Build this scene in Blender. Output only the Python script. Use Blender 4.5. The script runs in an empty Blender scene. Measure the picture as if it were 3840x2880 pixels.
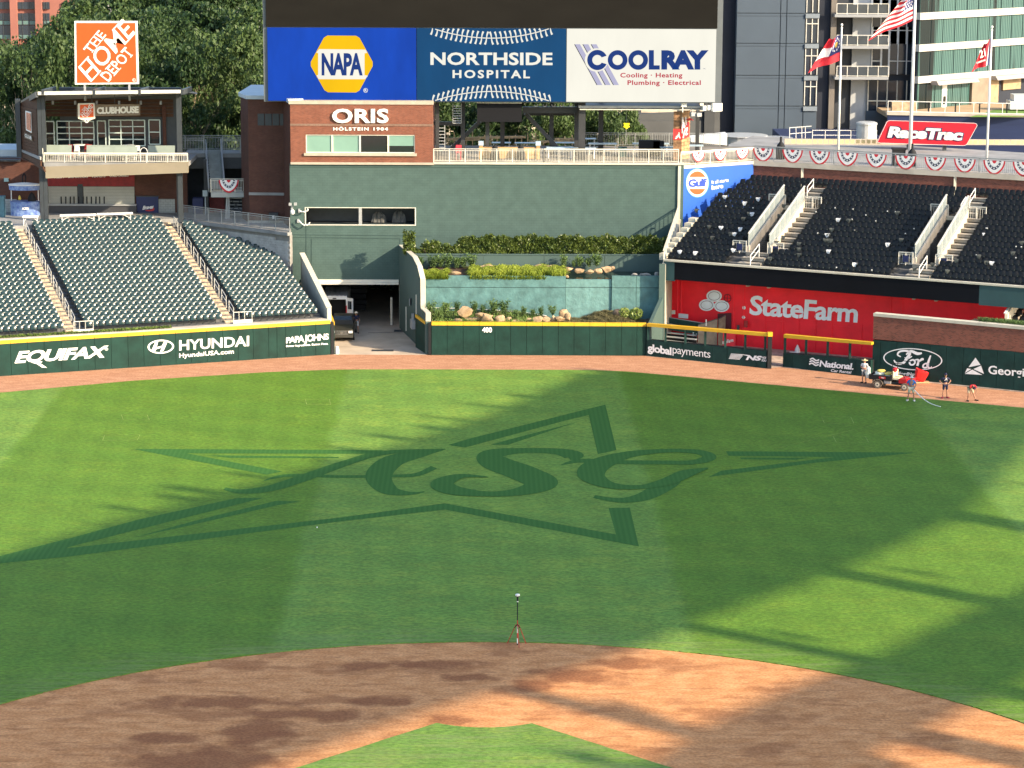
import bpy,bmesh,math,random
import numpy as np
from mathutils import Vector,Matrix
from mathutils.geometry import tessellate_polygon

random.seed(7);np.random.seed(7)
R=math.radians
scene=bpy.context.scene
C=scene.collection

# ------------------------------------------------------------------ camera
F_PX=9581.5
CAM=Vector((-0.1394,-70.263,36.0545))
PITCH,YAW,ROLL=0.1964219,0.0118898,0.0046597
_f=Vector((math.sin(YAW)*math.cos(PITCH),math.cos(YAW)*math.cos(PITCH),-math.sin(PITCH)))
_r=Vector((math.cos(YAW),-math.sin(YAW),0));_u=_r.cross(_f)
RT=_r*math.cos(ROLL)+_u*math.sin(ROLL);UP=-_r*math.sin(ROLL)+_u*math.cos(ROLL);FW=_f
cd=bpy.data.cameras.new('camera');cam=bpy.data.objects.new('camera',cd);C.objects.link(cam)
M=Matrix.Identity(4)
for i in range(3):
    M[i][0],M[i][1],M[i][2],M[i][3]=RT[i],UP[i],-FW[i],CAM[i]
cam.matrix_world=M
cd.sensor_width=36;cd.lens=F_PX/3840*36;cd.clip_start=1;cd.clip_end=3000
scene.camera=cam

# ------------------------------------------------------------------ light
SUN_AZ,SUN_EL=R(123),R(25)
SUN=Vector((math.sin(SUN_AZ)*math.cos(SUN_EL),math.cos(SUN_AZ)*math.cos(SUN_EL),math.sin(SUN_EL)))
w=bpy.data.worlds.new('World');scene.world=w;w.use_nodes=True
nt=w.node_tree;bg=nt.nodes['Background']
sky=nt.nodes.new('ShaderNodeTexSky');sky.sky_type='NISHITA';sky.sun_disc=False
sky.sun_elevation=SUN_EL;sky.sun_rotation=SUN_AZ;sky.air_density=1.0;sky.dust_density=1.2
nt.links.new(sky.outputs[0],bg.inputs[0]);bg.inputs[1].default_value=0.15
ld=bpy.data.lights.new('sun','SUN');ld.energy=4.1;ld.angle=R(0.6);ld.color=(1,.82,.58)
sun=bpy.data.objects.new('sun',ld);C.objects.link(sun);sun.location=(60,-30,90)
sun.rotation_euler=(-SUN).to_track_quat('-Z','Y').to_euler()
scene.view_settings.view_transform='Standard';scene.view_settings.look='None'
scene.view_settings.exposure=1.45;scene.view_settings.gamma=1
EXP=2**1.45

# ------------------------------------------------------------------ places in the ballpark (metres; home plate at the origin, +Y to centre field)
def ray(px,py):
    return FW+RT*((px-1920)/F_PX)-UP*((py-1440)/F_PX)
def G(px,py,z=0.0):
    d=ray(px,py);return CAM+d*((z-CAM.z)/d.z)
def AT(px,py,pl,off=0.0):
    (ax,ay),(bx,by)=pl
    nx,ny=by-ay,ax-bx;l=math.hypot(nx,ny);nx/=l;ny/=l
    if nx*(CAM.x-ax)+ny*(CAM.y-ay)<0:nx,ny=-nx,-ny
    d=ray(px,py)
    t=((ax+nx*off-CAM.x)*nx+(ay+ny*off-CAM.y)*ny)/(d.x*nx+d.y*ny)
    return CAM+d*t
def YP(y):return ((-1.0,y),(1.0,y))
def Y(px,py,y):return AT(px,py,YP(y))
def PX(P):
    d=Vector(P)-CAM;z=d.dot(FW)
    return (1920+F_PX*d.dot(RT)/z,1440-F_PX*d.dot(UP)/z)
def nrm(pl):
    (ax,ay),(bx,by)=pl
    nx,ny=by-ay,ax-bx;l=math.hypot(nx,ny);nx/=l;ny/=l
    if nx*(CAM.x-ax)+ny*(CAM.y-ay)<0:nx,ny=-nx,-ny
    return Vector((nx,ny,0))

# ------------------------------------------------------------------ materials
def lin(c):
    if isinstance(c,str):
        c=[int(c[i:i+2],16)/255 for i in (0,2,4)]
        c=[x/12.92 if x<=.04045 else ((x+.055)/1.055)**2.4 for x in c]
    return (*c[:3],1)
MATS={}
def mat(name,col,rough=.7,var=.12,scale=2.0,bump=0.0,bscale=20,metal=0,spec=.4,stretch=(1,1,1),col2=None,coat=0,emit=0,coords='Object',detail=4,dust=0.0):
    if name in MATS:return MATS[name]
    m=bpy.data.materials.new(name);m.use_nodes=True;n=m.node_tree.nodes;L=m.node_tree.links
    b=n['Principled BSDF']
    b.inputs['Roughness'].default_value=rough;b.inputs['Metallic'].default_value=metal
    b.inputs['Specular IOR Level'].default_value=spec;b.inputs['Coat Weight'].default_value=coat
    c=lin(col);c2=lin(col2) if col2 else tuple(min(1,x*(1-var*2)) for x in c[:3])+(1,)
    if not col2:c=tuple(min(1,x*(1+var)) for x in c[:3])+(1,)
    geo=n.new('ShaderNodeNewGeometry');mp=n.new('ShaderNodeMapping');mp.inputs['Scale'].default_value=stretch
    L.new(geo.outputs['Position'],mp.inputs[0])
    nz=n.new('ShaderNodeTexNoise');nz.inputs['Scale'].default_value=scale;nz.inputs['Detail'].default_value=detail;nz.inputs['Roughness'].default_value=.6
    L.new(mp.outputs[0],nz.inputs['Vector'])
    cr=n.new('ShaderNodeValToRGB');cr.color_ramp.elements[0].position=.3;cr.color_ramp.elements[1].position=.7
    cr.color_ramp.elements[0].color=c;cr.color_ramp.elements[1].color=c2
    L.new(nz.outputs['Fac'],cr.inputs[0]);L.new(cr.outputs[0],b.inputs['Base Color'])
    if emit:
        L.new(cr.outputs[0],b.inputs['Emission Color']);b.inputs['Emission Strength'].default_value=emit
    if bump:
        n2=n.new('ShaderNodeTexNoise');n2.inputs['Scale'].default_value=bscale;n2.inputs['Detail'].default_value=4
        L.new(mp.outputs[0],n2.inputs['Vector'])
        bp=n.new('ShaderNodeBump');bp.inputs['Strength'].default_value=bump;bp.inputs['Distance'].default_value=.05
        L.new(n2.outputs['Fac'],bp.inputs['Height']);L.new(bp.outputs[0],b.inputs['Normal'])
    MATS[name]=m
    return m
def brick_mat(name,c1,c2,cm,w=.22,h=.075,mort=.012,bump=.4,off=.5,bias=0.0):
    m=bpy.data.materials.new(name);m.use_nodes=True;n=m.node_tree.nodes;L=m.node_tree.links
    b=n['Principled BSDF'];b.inputs['Roughness'].default_value=.85;b.inputs['Specular IOR Level'].default_value=.2
    uv=n.new('ShaderNodeUVMap');bt=n.new('ShaderNodeTexBrick');bt.offset=off
    for k,v in (('Scale',1),('Mortar Size',mort),('Brick Width',w),('Row Height',h),('Bias',bias),('Mortar Smooth',.2)):bt.inputs[k].default_value=v
    bt.inputs['Color1'].default_value=lin(c1);bt.inputs['Color2'].default_value=lin(c2);bt.inputs['Mortar'].default_value=lin(cm)
    L.new(uv.outputs[0],bt.inputs['Vector'])
    nz=n.new('ShaderNodeTexNoise');nz.inputs['Scale'].default_value=1.3;L.new(uv.outputs[0],nz.inputs['Vector'])
    mx=n.new('ShaderNodeMix');mx.data_type='RGBA';mx.blend_type='MULTIPLY';mx.inputs[0].default_value=.35
    L.new(bt.outputs['Color'],mx.inputs[6]);L.new(nz.outputs['Color'],mx.inputs[7]) if False else None
    cr=n.new('ShaderNodeValToRGB');cr.color_ramp.elements[0].color=(.55,.55,.55,1);cr.color_ramp.elements[0].position=.3;cr.color_ramp.elements[1].position=.7
    L.new(nz.outputs['Fac'],cr.inputs[0]);L.new(cr.outputs[0],mx.inputs[7]);L.new(mx.outputs[2],b.inputs['Base Color'])
    bp=n.new('ShaderNodeBump');bp.inputs['Strength'].default_value=bump;bp.inputs['Distance'].default_value=.02;bp.invert=True
    L.new(bt.outputs['Fac'],bp.inputs['Height']);L.new(bp.outputs[0],b.inputs['Normal'])
    MATS[name]=m
    return m

# ------------------------------------------------------------------ mesh building
ORG={}
def tag(o,label=None,cat=None,group=None,kind=None):
    if label:o['label']=label
    if cat:o['category']=cat
    if group:o['group']=group
    if kind:o['kind']=kind
    return o
def thing(name,label,cat,loc=(0,0,0),group=None,rz=0):
    o=bpy.data.objects.new(name,None);C.objects.link(o);o.location=loc;o.rotation_euler=(0,0,rz)
    o.empty_display_size=.3
    ORG[o.name]=Vector(loc)
    return tag(o,label,cat,group)
class MB:
    def __init__(s):s.v=[];s.f=[];s.m=[];s.cur=0;s.smooth=False
    def poly(s,pts,m=None):
        k=len(s.v);s.v+=[tuple(p) for p in pts];s.f.append(tuple(range(k,k+len(pts))));s.m.append(s.cur if m is None else m)
    def fill(s,loops,mapf,m=None):
        vs=[Vector((x,y,0)) for lp in loops for x,y in lp]
        tr=tessellate_polygon([[Vector((x,y,0)) for x,y in lp] for lp in loops])
        k=len(s.v);s.v+=[tuple(mapf(p.x,p.y)) for p in vs]
        for t in tr:s.f.append(tuple(k+i for i in t));s.m.append(s.cur if m is None else m)
    def box(s,c,d,rz=0,m=None):
        x,y,z=[q/2 for q in d];ca,sa=math.cos(rz),math.sin(rz);k=len(s.v)
        for dx,dy,dz in ((-x,-y,-z),(x,-y,-z),(x,y,-z),(-x,y,-z),(-x,-y,z),(x,-y,z),(x,y,z),(-x,y,z)):
            s.v.append((c[0]+dx*ca-dy*sa,c[1]+dx*sa+dy*ca,c[2]+dz))
        for q in ((3,2,1,0),(4,5,6,7),(0,1,5,4),(1,2,6,5),(2,3,7,6),(3,0,4,7)):
            s.f.append(tuple(k+i for i in q));s.m.append(s.cur if m is None else m)
    def b2(s,lo,hi,m=None):
        s.box([(a+b)/2 for a,b in zip(lo,hi)],[abs(b-a) for a,b in zip(lo,hi)],0,m)
    def bar(s,p,q,wd,ht=None,m=None,up=(0,0,1)):
        p=Vector(p);q=Vector(q);ht=ht or wd;d=(q-p).normalized();up=Vector(up)
        if abs(d.dot(up))>.98:up=Vector((0,1,0))
        a=d.cross(up).normalized()*wd/2;b=a.normalized().cross(d).normalized()*ht/2;k=len(s.v)
        for e in (p,q):
            for sa,sb in ((-1,-1),(1,-1),(1,1),(-1,1)):s.v.append(tuple(e+a*sa+b*sb))
        for f in ((3,2,1,0),(4,5,6,7),(0,1,5,4),(1,2,6,5),(2,3,7,6),(3,0,4,7)):
            s.f.append(tuple(k+i for i in f));s.m.append(s.cur if m is None else m)
    def tube(s,p,q,r,r2=None,n=8,m=None,cap=True):
        p=Vector(p);q=Vector(q);r2=r if r2 is None else r2;d=(q-p).normalized()
        up=Vector((0,0,1)) if abs(d.z)<.95 else Vector((0,1,0))
        a=d.cross(up).normalized();b=a.cross(d);k=len(s.v);mm=s.cur if m is None else m
        for e,rr in ((p,r),(q,r2)):
            for i in range(n):
                t=2*math.pi*i/n;s.v.append(tuple(e+a*math.cos(t)*rr+b*math.sin(t)*rr))
        for i in range(n):
            j=(i+1)%n;s.f.append((k+i,k+j,k+n+j,k+n+i));s.m.append(mm)
        if cap:s.f.append(tuple(k+n+i for i in range(n)));s.m.append(mm);s.f.append(tuple(k+n-1-i for i in range(n)));s.m.append(mm)
    def lathe(s,c,prof,n=14,m=None,ax=(1,1)):
        k=len(s.v);mm=s.cur if m is None else m
        for r,z in prof:
            for i in range(n):
                t=2*math.pi*i/n;s.v.append((c[0]+r*ax[0]*math.cos(t),c[1]+r*ax[1]*math.sin(t),c[2]+z))
        for j in range(len(prof)-1):
            for i in range(n):
                a=k+j*n+i;b=k+j*n+(i+1)%n;s.f.append((a,b,b+n,a+n));s.m.append(mm)
        s.f.append(tuple(k+n-1-i for i in range(n)));s.m.append(mm)
        s.f.append(tuple(k+(len(prof)-1)*n+i for i in range(n)));s.m.append(mm)
    def prism(s,pts,z0,z1,m=None):
        n=len(pts);k=len(s.v);mm=s.cur if m is None else m
        ar=sum(pts[i][0]*pts[(i+1)%n][1]-pts[(i+1)%n][0]*pts[i][1] for i in range(n))
        if ar<0:pts=pts[::-1]
        s.v+=[(p[0],p[1],z0) for p in pts]+[(p[0],p[1],z1) for p in pts]
        for i in range(n):
            j=(i+1)%n;s.f.append((k+i,k+j,k+n+j,k+n+i));s.m.append(mm)
        for t in tessellate_polygon([[Vector((p[0],p[1],0)) for p in pts]]):
            s.f.append(tuple(k+n+i for i in t));s.m.append(mm);s.f.append(tuple(k+i for i in t[::-1]));s.m.append(mm)
    def slab(s,P,off,m=None):
        """closed plate: polygon P (3D, planar) thickened by vector off"""
        n=len(P);k=len(s.v);mm=s.cur if m is None else m;off=Vector(off)
        P=[Vector(p) for p in P];s.v+=[tuple(p) for p in P]+[tuple(p+off) for p in P]
        nn=off.normalized();a=(P[1]-P[0]).normalized();b=nn.cross(a)
        tr=tessellate_polygon([[Vector(((p-P[0]).dot(a),(p-P[0]).dot(b),0)) for p in P]])
        for t in tr:s.f.append(tuple(k+i for i in t));s.m.append(mm);s.f.append(tuple(k+n+i for i in t[::-1]));s.m.append(mm)
        for i in range(n):
            j=(i+1)%n;s.f.append((k+i,k+j,k+n+j,k+n+i));s.m.append(mm)
    def build(s,name,mats,parent=None,local=False,fixn=True):
        me=bpy.data.meshes.new(name);o0=Vector((0,0,0))
        if parent and not local:o0=ORG.get(parent.name,Vector((0,0,0)))
        me.from_pydata([(a-o0.x,b-o0.y,c-o0.z) for a,b,c in s.v],[],s.f)
        if not isinstance(mats,(list,tuple)):mats=[mats]
        for q in mats:me.materials.append(q)
        if len(mats)>1:me.polygons.foreach_set('material_index',s.m)
        if s.smooth:me.polygons.foreach_set('use_smooth',[True]*len(s.f))
        if fixn and len(s.f)<6000:
            bm=bmesh.new();bm.from_mesh(me);bmesh.ops.recalc_face_normals(bm,faces=bm.faces);bm.to_mesh(me);bm.free()
        uvmap(me,o0)
        o=bpy.data.objects.new(name,me);C.objects.link(o)
        if parent:o.parent=parent
        ORG[o.name]=o0
        return o
def uvmap(me,o0):
    uv=me.uv_layers.new(name='UVMap')
    n=len(me.loops)
    if n==0:return
    co=np.empty(len(me.vertices)*3);me.vertices.foreach_get('co',co);co=co.reshape(-1,3)+np.array(o0)
    li=np.empty(n,dtype=np.int32);me.loops.foreach_get('vertex_index',li)
    pn=np.empty(len(me.polygons)*3);me.polygons.foreach_get('normal',pn);pn=pn.reshape(-1,3)
    lt=np.empty(len(me.polygons),dtype=np.int32);me.polygons.foreach_get('loop_total',lt)
    nn=np.repeat(pn,lt,axis=0);c=co[li];l=np.hypot(nn[:,0],nn[:,1])+1e-9
    tx,ty=-nn[:,1]/l,nn[:,0]/l
    flat=np.abs(nn[:,2])>.7
    out=np.empty((n,2));out[:,0]=np.where(flat,c[:,0],c[:,0]*tx+c[:,1]*ty);out[:,1]=np.where(flat,c[:,1],c[:,2])
    uv.data.foreach_set('uv',out.ravel())
def arr_mesh(name,V,Fq,mats,parent=None,midx=None,smooth=False):
    me=bpy.data.meshes.new(name);k=Fq.shape[1]
    me.vertices.add(len(V));me.vertices.foreach_set('co',V.astype(np.float32).ravel())
    me.loops.add(Fq.size);me.loops.foreach_set('vertex_index',Fq.astype(np.int32).ravel())
    me.polygons.add(len(Fq));me.polygons.foreach_set('loop_start',np.arange(0,Fq.size,k,dtype=np.int32))
    me.polygons.foreach_set('loop_total',np.full(len(Fq),k,dtype=np.int32))
    if not isinstance(mats,(list,tuple)):mats=[mats]
    for q in mats:me.materials.append(q)
    if midx is not None:me.polygons.foreach_set('material_index',midx.astype(np.int32))
    if smooth:me.polygons.foreach_set('use_smooth',np.ones(len(Fq),dtype=bool))
    me.update(calc_edges=True);me.validate()
    return me
def link(name,me,parent=None,loc=(0,0,0),rz=0,sc=1):
    o=bpy.data.objects.new(name,me);C.objects.link(o);o.location=loc;o.rotation_euler=(0,0,rz)
    o.scale=(sc,sc,sc) if not isinstance(sc,tuple) else sc
    if parent:o.parent=parent
    return o
def copy_tree(o,parent=None):
    c=o.copy();C.objects.link(c);c.parent=parent
    for ch in list(o.children):copy_tree(ch,c)
    return c
def leaves(n,sample,size,jit=.5):
    """n leaf quads scattered at sample() points (array n x 3)"""
    P=sample;a=np.random.normal(size=(n,3));a/=np.linalg.norm(a,axis=1)[:,None]
    b=np.random.normal(size=(n,3));b-=a*(a*b).sum(1)[:,None];b/=np.linalg.norm(b,axis=1)[:,None]
    s=size*(1+jit*(np.random.rand(n,1)-.5)*2)*.5
    V=np.stack([P-a*s*1.3,P-b*s*.7,P+a*s*1.3,P+b*s*.7],1).reshape(-1,3)
    return V,np.arange(4*n).reshape(n,4)
# text fitted on a wall: corner points (bottom-left, bottom-right, top-left) in photo pixels on plane pl
def text_verts(s,bold=0.0,spacing=1.0,extrude=0.0):
    cu=bpy.data.curves.new('t','FONT');cu.body=s;cu.offset=bold;cu.resolution_u=3;cu.space_character=spacing
    o=bpy.data.objects.new('t',cu);C.objects.link(o)
    dg=bpy.context.evaluated_depsgraph_get();me=bpy.data.meshes.new_from_object(o.evaluated_get(dg))
    V=[tuple(v.co) for v in me.vertices];Fs=[tuple(p.vertices) for p in me.polygons]
    bpy.data.objects.remove(o);bpy.data.curves.remove(cu);bpy.data.meshes.remove(me)
    return V,Fs
def text(mb,s,bl,br,tl,pl=None,off=.02,bold=0.0,spacing=1.0,mapf=None,warp=None):
    V,Fs=text_verts(s,bold,spacing)
    xs=[v[0] for v in V];ys=[v[1] for v in V];x0,x1,y0,y1=min(xs),max(xs),min(ys),max(ys)
    k=len(mb.v)
    for v in V:
        a=(v[0]-x0)/(x1-x0);b=(v[1]-y0)/(y1-y0)
        if warp:a,b=warp(a,b)
        x=bl[0]+(br[0]-bl[0])*a+(tl[0]-bl[0])*b;y=bl[1]+(br[1]-bl[1])*a+(tl[1]-bl[1])*b
        mb.v.append(tuple(mapf(x,y) if mapf else AT(x,y,pl,off)))
    for f in Fs:mb.f.append(tuple(k+i for i in f));mb.m.append(mb.cur)
def rect(mb,x0,y0,x1,y1,pl,off=.02,m=None):
    mb.poly([AT(x0,y1,pl,off),AT(x1,y1,pl,off),AT(x1,y0,pl,off),AT(x0,y0,pl,off)],m)
def ell(cx,cy,rx,ry,n=28,rot=0):
    return [(cx+rx*math.cos(2*math.pi*i/n)*math.cos(rot)-ry*math.sin(2*math.pi*i/n)*math.sin(rot),cy+rx*math.cos(2*math.pi*i/n)*math.sin(rot)+ry*math.sin(2*math.pi*i/n)*math.cos(rot)) for i in range(n)]
def spline(pts,k=8):
    """Catmull-Rom through (x, y, w)"""
    P=[pts[0]]+list(pts)+[pts[-1]];out=[]
    for i in range(1,len(P)-2):
        for j in range(k):
            t=j/k;out.append(tuple(.5*((2*b)+(-a+c)*t+(2*a-5*b+4*c-d)*t*t+(-a+3*b-3*c+d)*t**3) for a,b,c,d in zip(P[i-1],P[i],P[i+1],P[i+2])))
    out.append(tuple(pts[-1]));return out
def stroke(mb,pts,mapf,k=8,m=None,asp=1.0):
    """ribbon with width w at each point; asp squeezes vertical offsets"""
    q=spline(pts,k);L_,R_=[],[]
    for i in range(len(q)):
        a=q[max(0,i-1)];b=q[min(len(q)-1,i+1)];dx,dy=b[0]-a[0],(b[1]-a[1])/asp;l=math.hypot(dx,dy) or 1
        ox,oy=-dy/l*q[i][2]/2,dx/l*q[i][2]/2*asp
        L_.append((q[i][0]+ox,q[i][1]+oy));R_.append((q[i][0]-ox,q[i][1]-oy))
    for i in range(len(q)-1):
        mb.poly([mapf(*R_[i]),mapf(*R_[i+1]),mapf(*L_[i+1]),mapf(*L_[i])],m)

# ------------------------------------------------------------------ ground materials
def grass_mat(name,base,dry,dark):
    m=bpy.data.materials.new(name);m.use_nodes=True;n=m.node_tree.nodes;L=m.node_tree.links
    b=n['Principled BSDF'];b.inputs['Roughness'].default_value=.8;b.inputs['Specular IOR Level'].default_value=.15
    geo=n.new('ShaderNodeNewGeometry');sep=n.new('ShaderNodeSeparateXYZ');L.new(geo.outputs['Position'],sep.inputs[0])
    def math_(op,a,bb=None,c=None):
        q=n.new('ShaderNodeMath');q.operation=op
        for i,x in enumerate((a,bb,c)):
            if x is None:continue
            if isinstance(x,(int,float)):q.inputs[i].default_value=x
            else:L.new(x,q.inputs[i])
        return q.outputs[0]
    def noise(sc,st,det=4,rot=0):
        mp=n.new('ShaderNodeMapping');mp.inputs['Scale'].default_value=st;mp.inputs['Rotation'].default_value=(0,0,rot);L.new(geo.outputs['Position'],mp.inputs[0])
        z=n.new('ShaderNodeTexNoise');z.inputs['Scale'].default_value=sc;z.inputs['Detail'].default_value=det;z.inputs['Roughness'].default_value=.62
        L.new(mp.outputs[0],z.inputs['Vector']);return z.outputs['Fac']
    def mix(f,a,bb,blend='MIX'):
        q=n.new('ShaderNodeMix');q.data_type='RGBA';q.blend_type=blend
        if isinstance(f,(int,float)):q.inputs[0].default_value=f
        else:L.new(f,q.inputs[0])
        for i,x in ((6,a),(7,bb)):
            if isinstance(x,(tuple,str)):q.inputs[i].default_value=lin(x)
            else:L.new(x,q.inputs[i])
        return q.outputs[2]
    def ramp(f,lo,hi,a=0.0,bb=1.0):
        q=n.new('ShaderNodeMapRange');q.inputs[1].default_value=lo;q.inputs[2].default_value=hi;q.inputs[3].default_value=a;q.inputs[4].default_value=bb
        q.interpolation_type='SMOOTHSTEP';L.new(f,q.inputs[0]);return q.outputs[0]
    big=noise(.09,(1,2.2,1),3);mid=noise(.5,(.8,1.6,1),5,.12);fine=noise(2.2,(1,2.6,1),5,-.1);grit=noise(4,(1,1.5,1),5)
    col=mix(ramp(mid,.38,.7),base,dry)
    col=mix(ramp(big,.35,.68,0,.55),col,dark)
    col=mix(ramp(fine,.35,.7,0,.75),col,dark)
    # mown bands run towards centre field, 20 m wide, alternate lean of the blades
    wav=math_('ADD',sep.outputs['X'],math_('MULTIPLY',math_('SUBTRACT',big,.5),1.1))
    band=ramp(math_('SINE',math_('MULTIPLY',math_('ADD',wav,10.0),math.pi/20)),-.07,.07)
    col=mix(band,mix(.6,col,(.07,.15,.010),'MIX'),mix(.12,col,(.14,.26,.08),'MIX'))
    narrow=ramp(math_('SINE',math_('MULTIPLY',math_('ADD',wav,math_('MULTIPLY',sep.outputs['Y'],.06)),math.pi/1.15)),-.6,.6,.97,1.03)
    lane=ramp(math_('SINE',math_('MULTIPLY',math_('ADD',math_('ADD',sep.outputs['Y'],math_('MULTIPLY',sep.outputs['X'],.55)),math_('MULTIPLY',mid,1.5)),math.pi/3.1)),-.8,.8,.965,1.035)
    g=ramp(grit,.3,.7,.74,1.26)
    hs=n.new('ShaderNodeHueSaturation');L.new(col,hs.inputs['Color']);L.new(math_('MULTIPLY',math_('MULTIPLY',narrow,lane),g),hs.inputs['Value'])
    # worn, paler lip along the skinned infield
    d=math_('SQRT',math_('ADD',math_('POWER',sep.outputs['X'],2),math_('POWER',math_('SUBTRACT',sep.outputs['Y'],18.44),2)))
    lip=math_('MULTIPLY',ramp(d,33.0,29.2),ramp(noise(.9,(.35,3,1),5),.42,.62))
    out=mix(math_('MULTIPLY',lip,.42),hs.outputs[0],(.19,.22,.085))
    L.new(out,b.inputs['Base Color'])
    bp=n.new('ShaderNodeBump');bp.inputs['Strength'].default_value=.5;bp.inputs['Distance'].default_value=.04
    L.new(noise(7,(1,1,1),5),bp.inputs['Height']);L.new(bp.outputs[0],b.inputs['Normal'])
    MATS[name]=m;return m
def dirt_mat(name,base,light,dark,amount,spots=()):
    m=bpy.data.materials.new(name);m.use_nodes=True;n=m.node_tree.nodes;L=m.node_tree.links
    b=n['Principled BSDF'];b.inputs['Roughness'].default_value=.95;b.inputs['Specular IOR Level'].default_value=.1
    geo=n.new('ShaderNodeNewGeometry')
    def noise(sc,st,det=4,rot=0):
        mp=n.new('ShaderNodeMapping');mp.inputs['Scale'].default_value=st;mp.inputs['Rotation'].default_value=(0,0,rot);L.new(geo.outputs['Position'],mp.inputs[0])
        z=n.new('ShaderNodeTexNoise');z.inputs['Scale'].default_value=sc;z.inputs['Detail'].default_value=det;z.inputs['Roughness'].default_value=.55
        L.new(mp.outputs[0],z.inputs['Vector']);return z.outputs['Fac']
    def mix(f,a,bb):
        q=n.new('ShaderNodeMix');q.data_type='RGBA';L.new(f,q.inputs[0])
        for i,x in ((6,a),(7,bb)):
            if isinstance(x,tuple):q.inputs[i].default_value=lin(x)
            else:L.new(x,q.inputs[i])
        return q.outputs[2]
    def ramp(f,lo,hi,a=0.0,bb=1.0):
        q=n.new('ShaderNodeMapRange');q.inputs[1].default_value=lo;q.inputs[2].default_value=hi;q.inputs[3].default_value=a;q.inputs[4].default_value=bb
        q.interpolation_type='SMOOTHSTEP';L.new(f,q.inputs[0]);return q.outputs[0]
    col=mix(ramp(noise(1.1,(.8,1.4,1),8,.1),.35,.7),base,light)
    col=mix(ramp(noise(.28,(1,1.5,1),3,.2),.52,.66,0,amount),col,dark)
    col=mix(ramp(noise(.9,(.5,2.2,1),3,-.15),.56,.68,0,amount*.8),col,dark)
    # damp patches where the hose was held
    if spots:
        sep=n.new('ShaderNodeSeparateXYZ');L.new(geo.outputs['Position'],sep.inputs[0]);acc=None
        wob=noise(.8,(1,1,1),4)
        for sx,sy,rx,ry in spots:
            def mth(op,a,c):
                q=n.new('ShaderNodeMath');q.operation=op
                for i,x in enumerate((a,c)):
                    if isinstance(x,(int,float)):q.inputs[i].default_value=x
                    else:L.new(x,q.inputs[i])
                return q.outputs[0]
            dx=mth('DIVIDE',mth('SUBTRACT',sep.outputs['X'],sx),rx);dy=mth('DIVIDE',mth('SUBTRACT',sep.outputs['Y'],sy),ry)
            dd=mth('ADD',mth('SQRT',mth('ADD',mth('MULTIPLY',dx,dx),mth('MULTIPLY',dy,dy)),0),mth('MULTIPLY',mth('SUBTRACT',wob,.5),1.8))
            r=ramp(dd,1.15,.45,0,.8);acc=r if acc is None else mth('MAXIMUM',acc,r)
        col=mix(acc,col,dark)
    g=noise(7,(1,1.2,1),6);hs=n.new('ShaderNodeHueSaturation');L.new(col,hs.inputs['Color']);L.new(ramp(g,.3,.7,.80,1.2),hs.inputs['Value'])
    L.new(hs.outputs[0],b.inputs['Base Color'])
    bp=n.new('ShaderNodeBump');bp.inputs['Strength'].default_value=.35;bp.inputs['Distance'].default_value=.03
    L.new(noise(5,(1,1,1),6),bp.inputs['Height']);L.new(bp.outputs[0],b.inputs['Normal'])
    MATS[name]=m;return m

GRASS=grass_mat('turf',(.138,.235,.030),(.205,.275,.034),(.08,.17,.026))
def logo_mat():
    m=bpy.data.materials.new('turf_logo');m.use_nodes=True;n=m.node_tree.nodes;L=m.node_tree.links
    b=n['Principled BSDF'];b.inputs['Roughness'].default_value=.85;b.inputs['Specular IOR Level'].default_value=.1
    geo=n.new('ShaderNodeNewGeometry');wv=n.new('ShaderNodeTexWave');wv.wave_type='BANDS';wv.bands_direction='X'
    wv.inputs['Scale'].default_value=1.05;wv.inputs['Distortion'].default_value=.4;wv.inputs['Detail'].default_value=1
    L.new(geo.outputs['Position'],wv.inputs['Vector'])
    nz=n.new('ShaderNodeTexNoise');nz.inputs['Scale'].default_value=.8;mp=n.new('ShaderNodeMapping');mp.inputs['Scale'].default_value=(2.5,.12,1)
    L.new(geo.outputs['Position'],mp.inputs[0]);L.new(mp.outputs[0],nz.inputs['Vector'])
    a=n.new('ShaderNodeMath');a.operation='ADD';L.new(wv.outputs['Fac'],a.inputs[0]);L.new(nz.outputs['Fac'],a.inputs[1])
    cr=n.new('ShaderNodeValToRGB');cr.color_ramp.elements[0].color=lin((.036,.112,.022));cr.color_ramp.elements[1].color=lin((.046,.130,.027))
    cr.color_ramp.elements[0].position=.45;cr.color_ramp.elements[1].position=1.0
    h=n.new('ShaderNodeMath');h.operation='MULTIPLY';h.inputs[1].default_value=.7;L.new(a.outputs[0],h.inputs[0])
    L.new(h.outputs[0],cr.inputs[0]);L.new(cr.outputs[0],b.inputs['Base Color'])
    return m
TRACK=dirt_mat('warning_track_clay',(.37,.185,.105),(.45,.24,.14),(.31,.15,.085),.3)
SKIN=dirt_mat('infield_clay',(.46,.205,.080),(.58,.285,.122),(.215,.082,.036),.5,
[(-11.7,30.5,3.7,2.29),(-9.6,34.2,1.9,2.16),(-12,38.3,4.0,0.94),(-8.2,36.7,3.5,0.81),(-5.6,43.6,2.2,0.81),(-2.4,43.9,3.0,0.74),(-.6,41.9,1.5,0.68),
(2.1,40.8,1.1,1.22),(4.2,42.2,2.3,1.35),(6.5,44.0,1.7,1.08),(-4.6,38.4,2.1,0.81),(-6.3,36.2,1.5,0.81),(-1.3,35.8,1.4,0.81),(-13.6,33.5,2.0,0.81)])
DUST=mat('dry_ground',(.33,.29,.22),.95,.15,.05)
CONC=mat('light_concrete',(.50,.44,.36),.9,.12,.6,.2)
CONCD=mat('grey_concrete',(.24,.24,.235),.9,.14,.5,.2)

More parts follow.
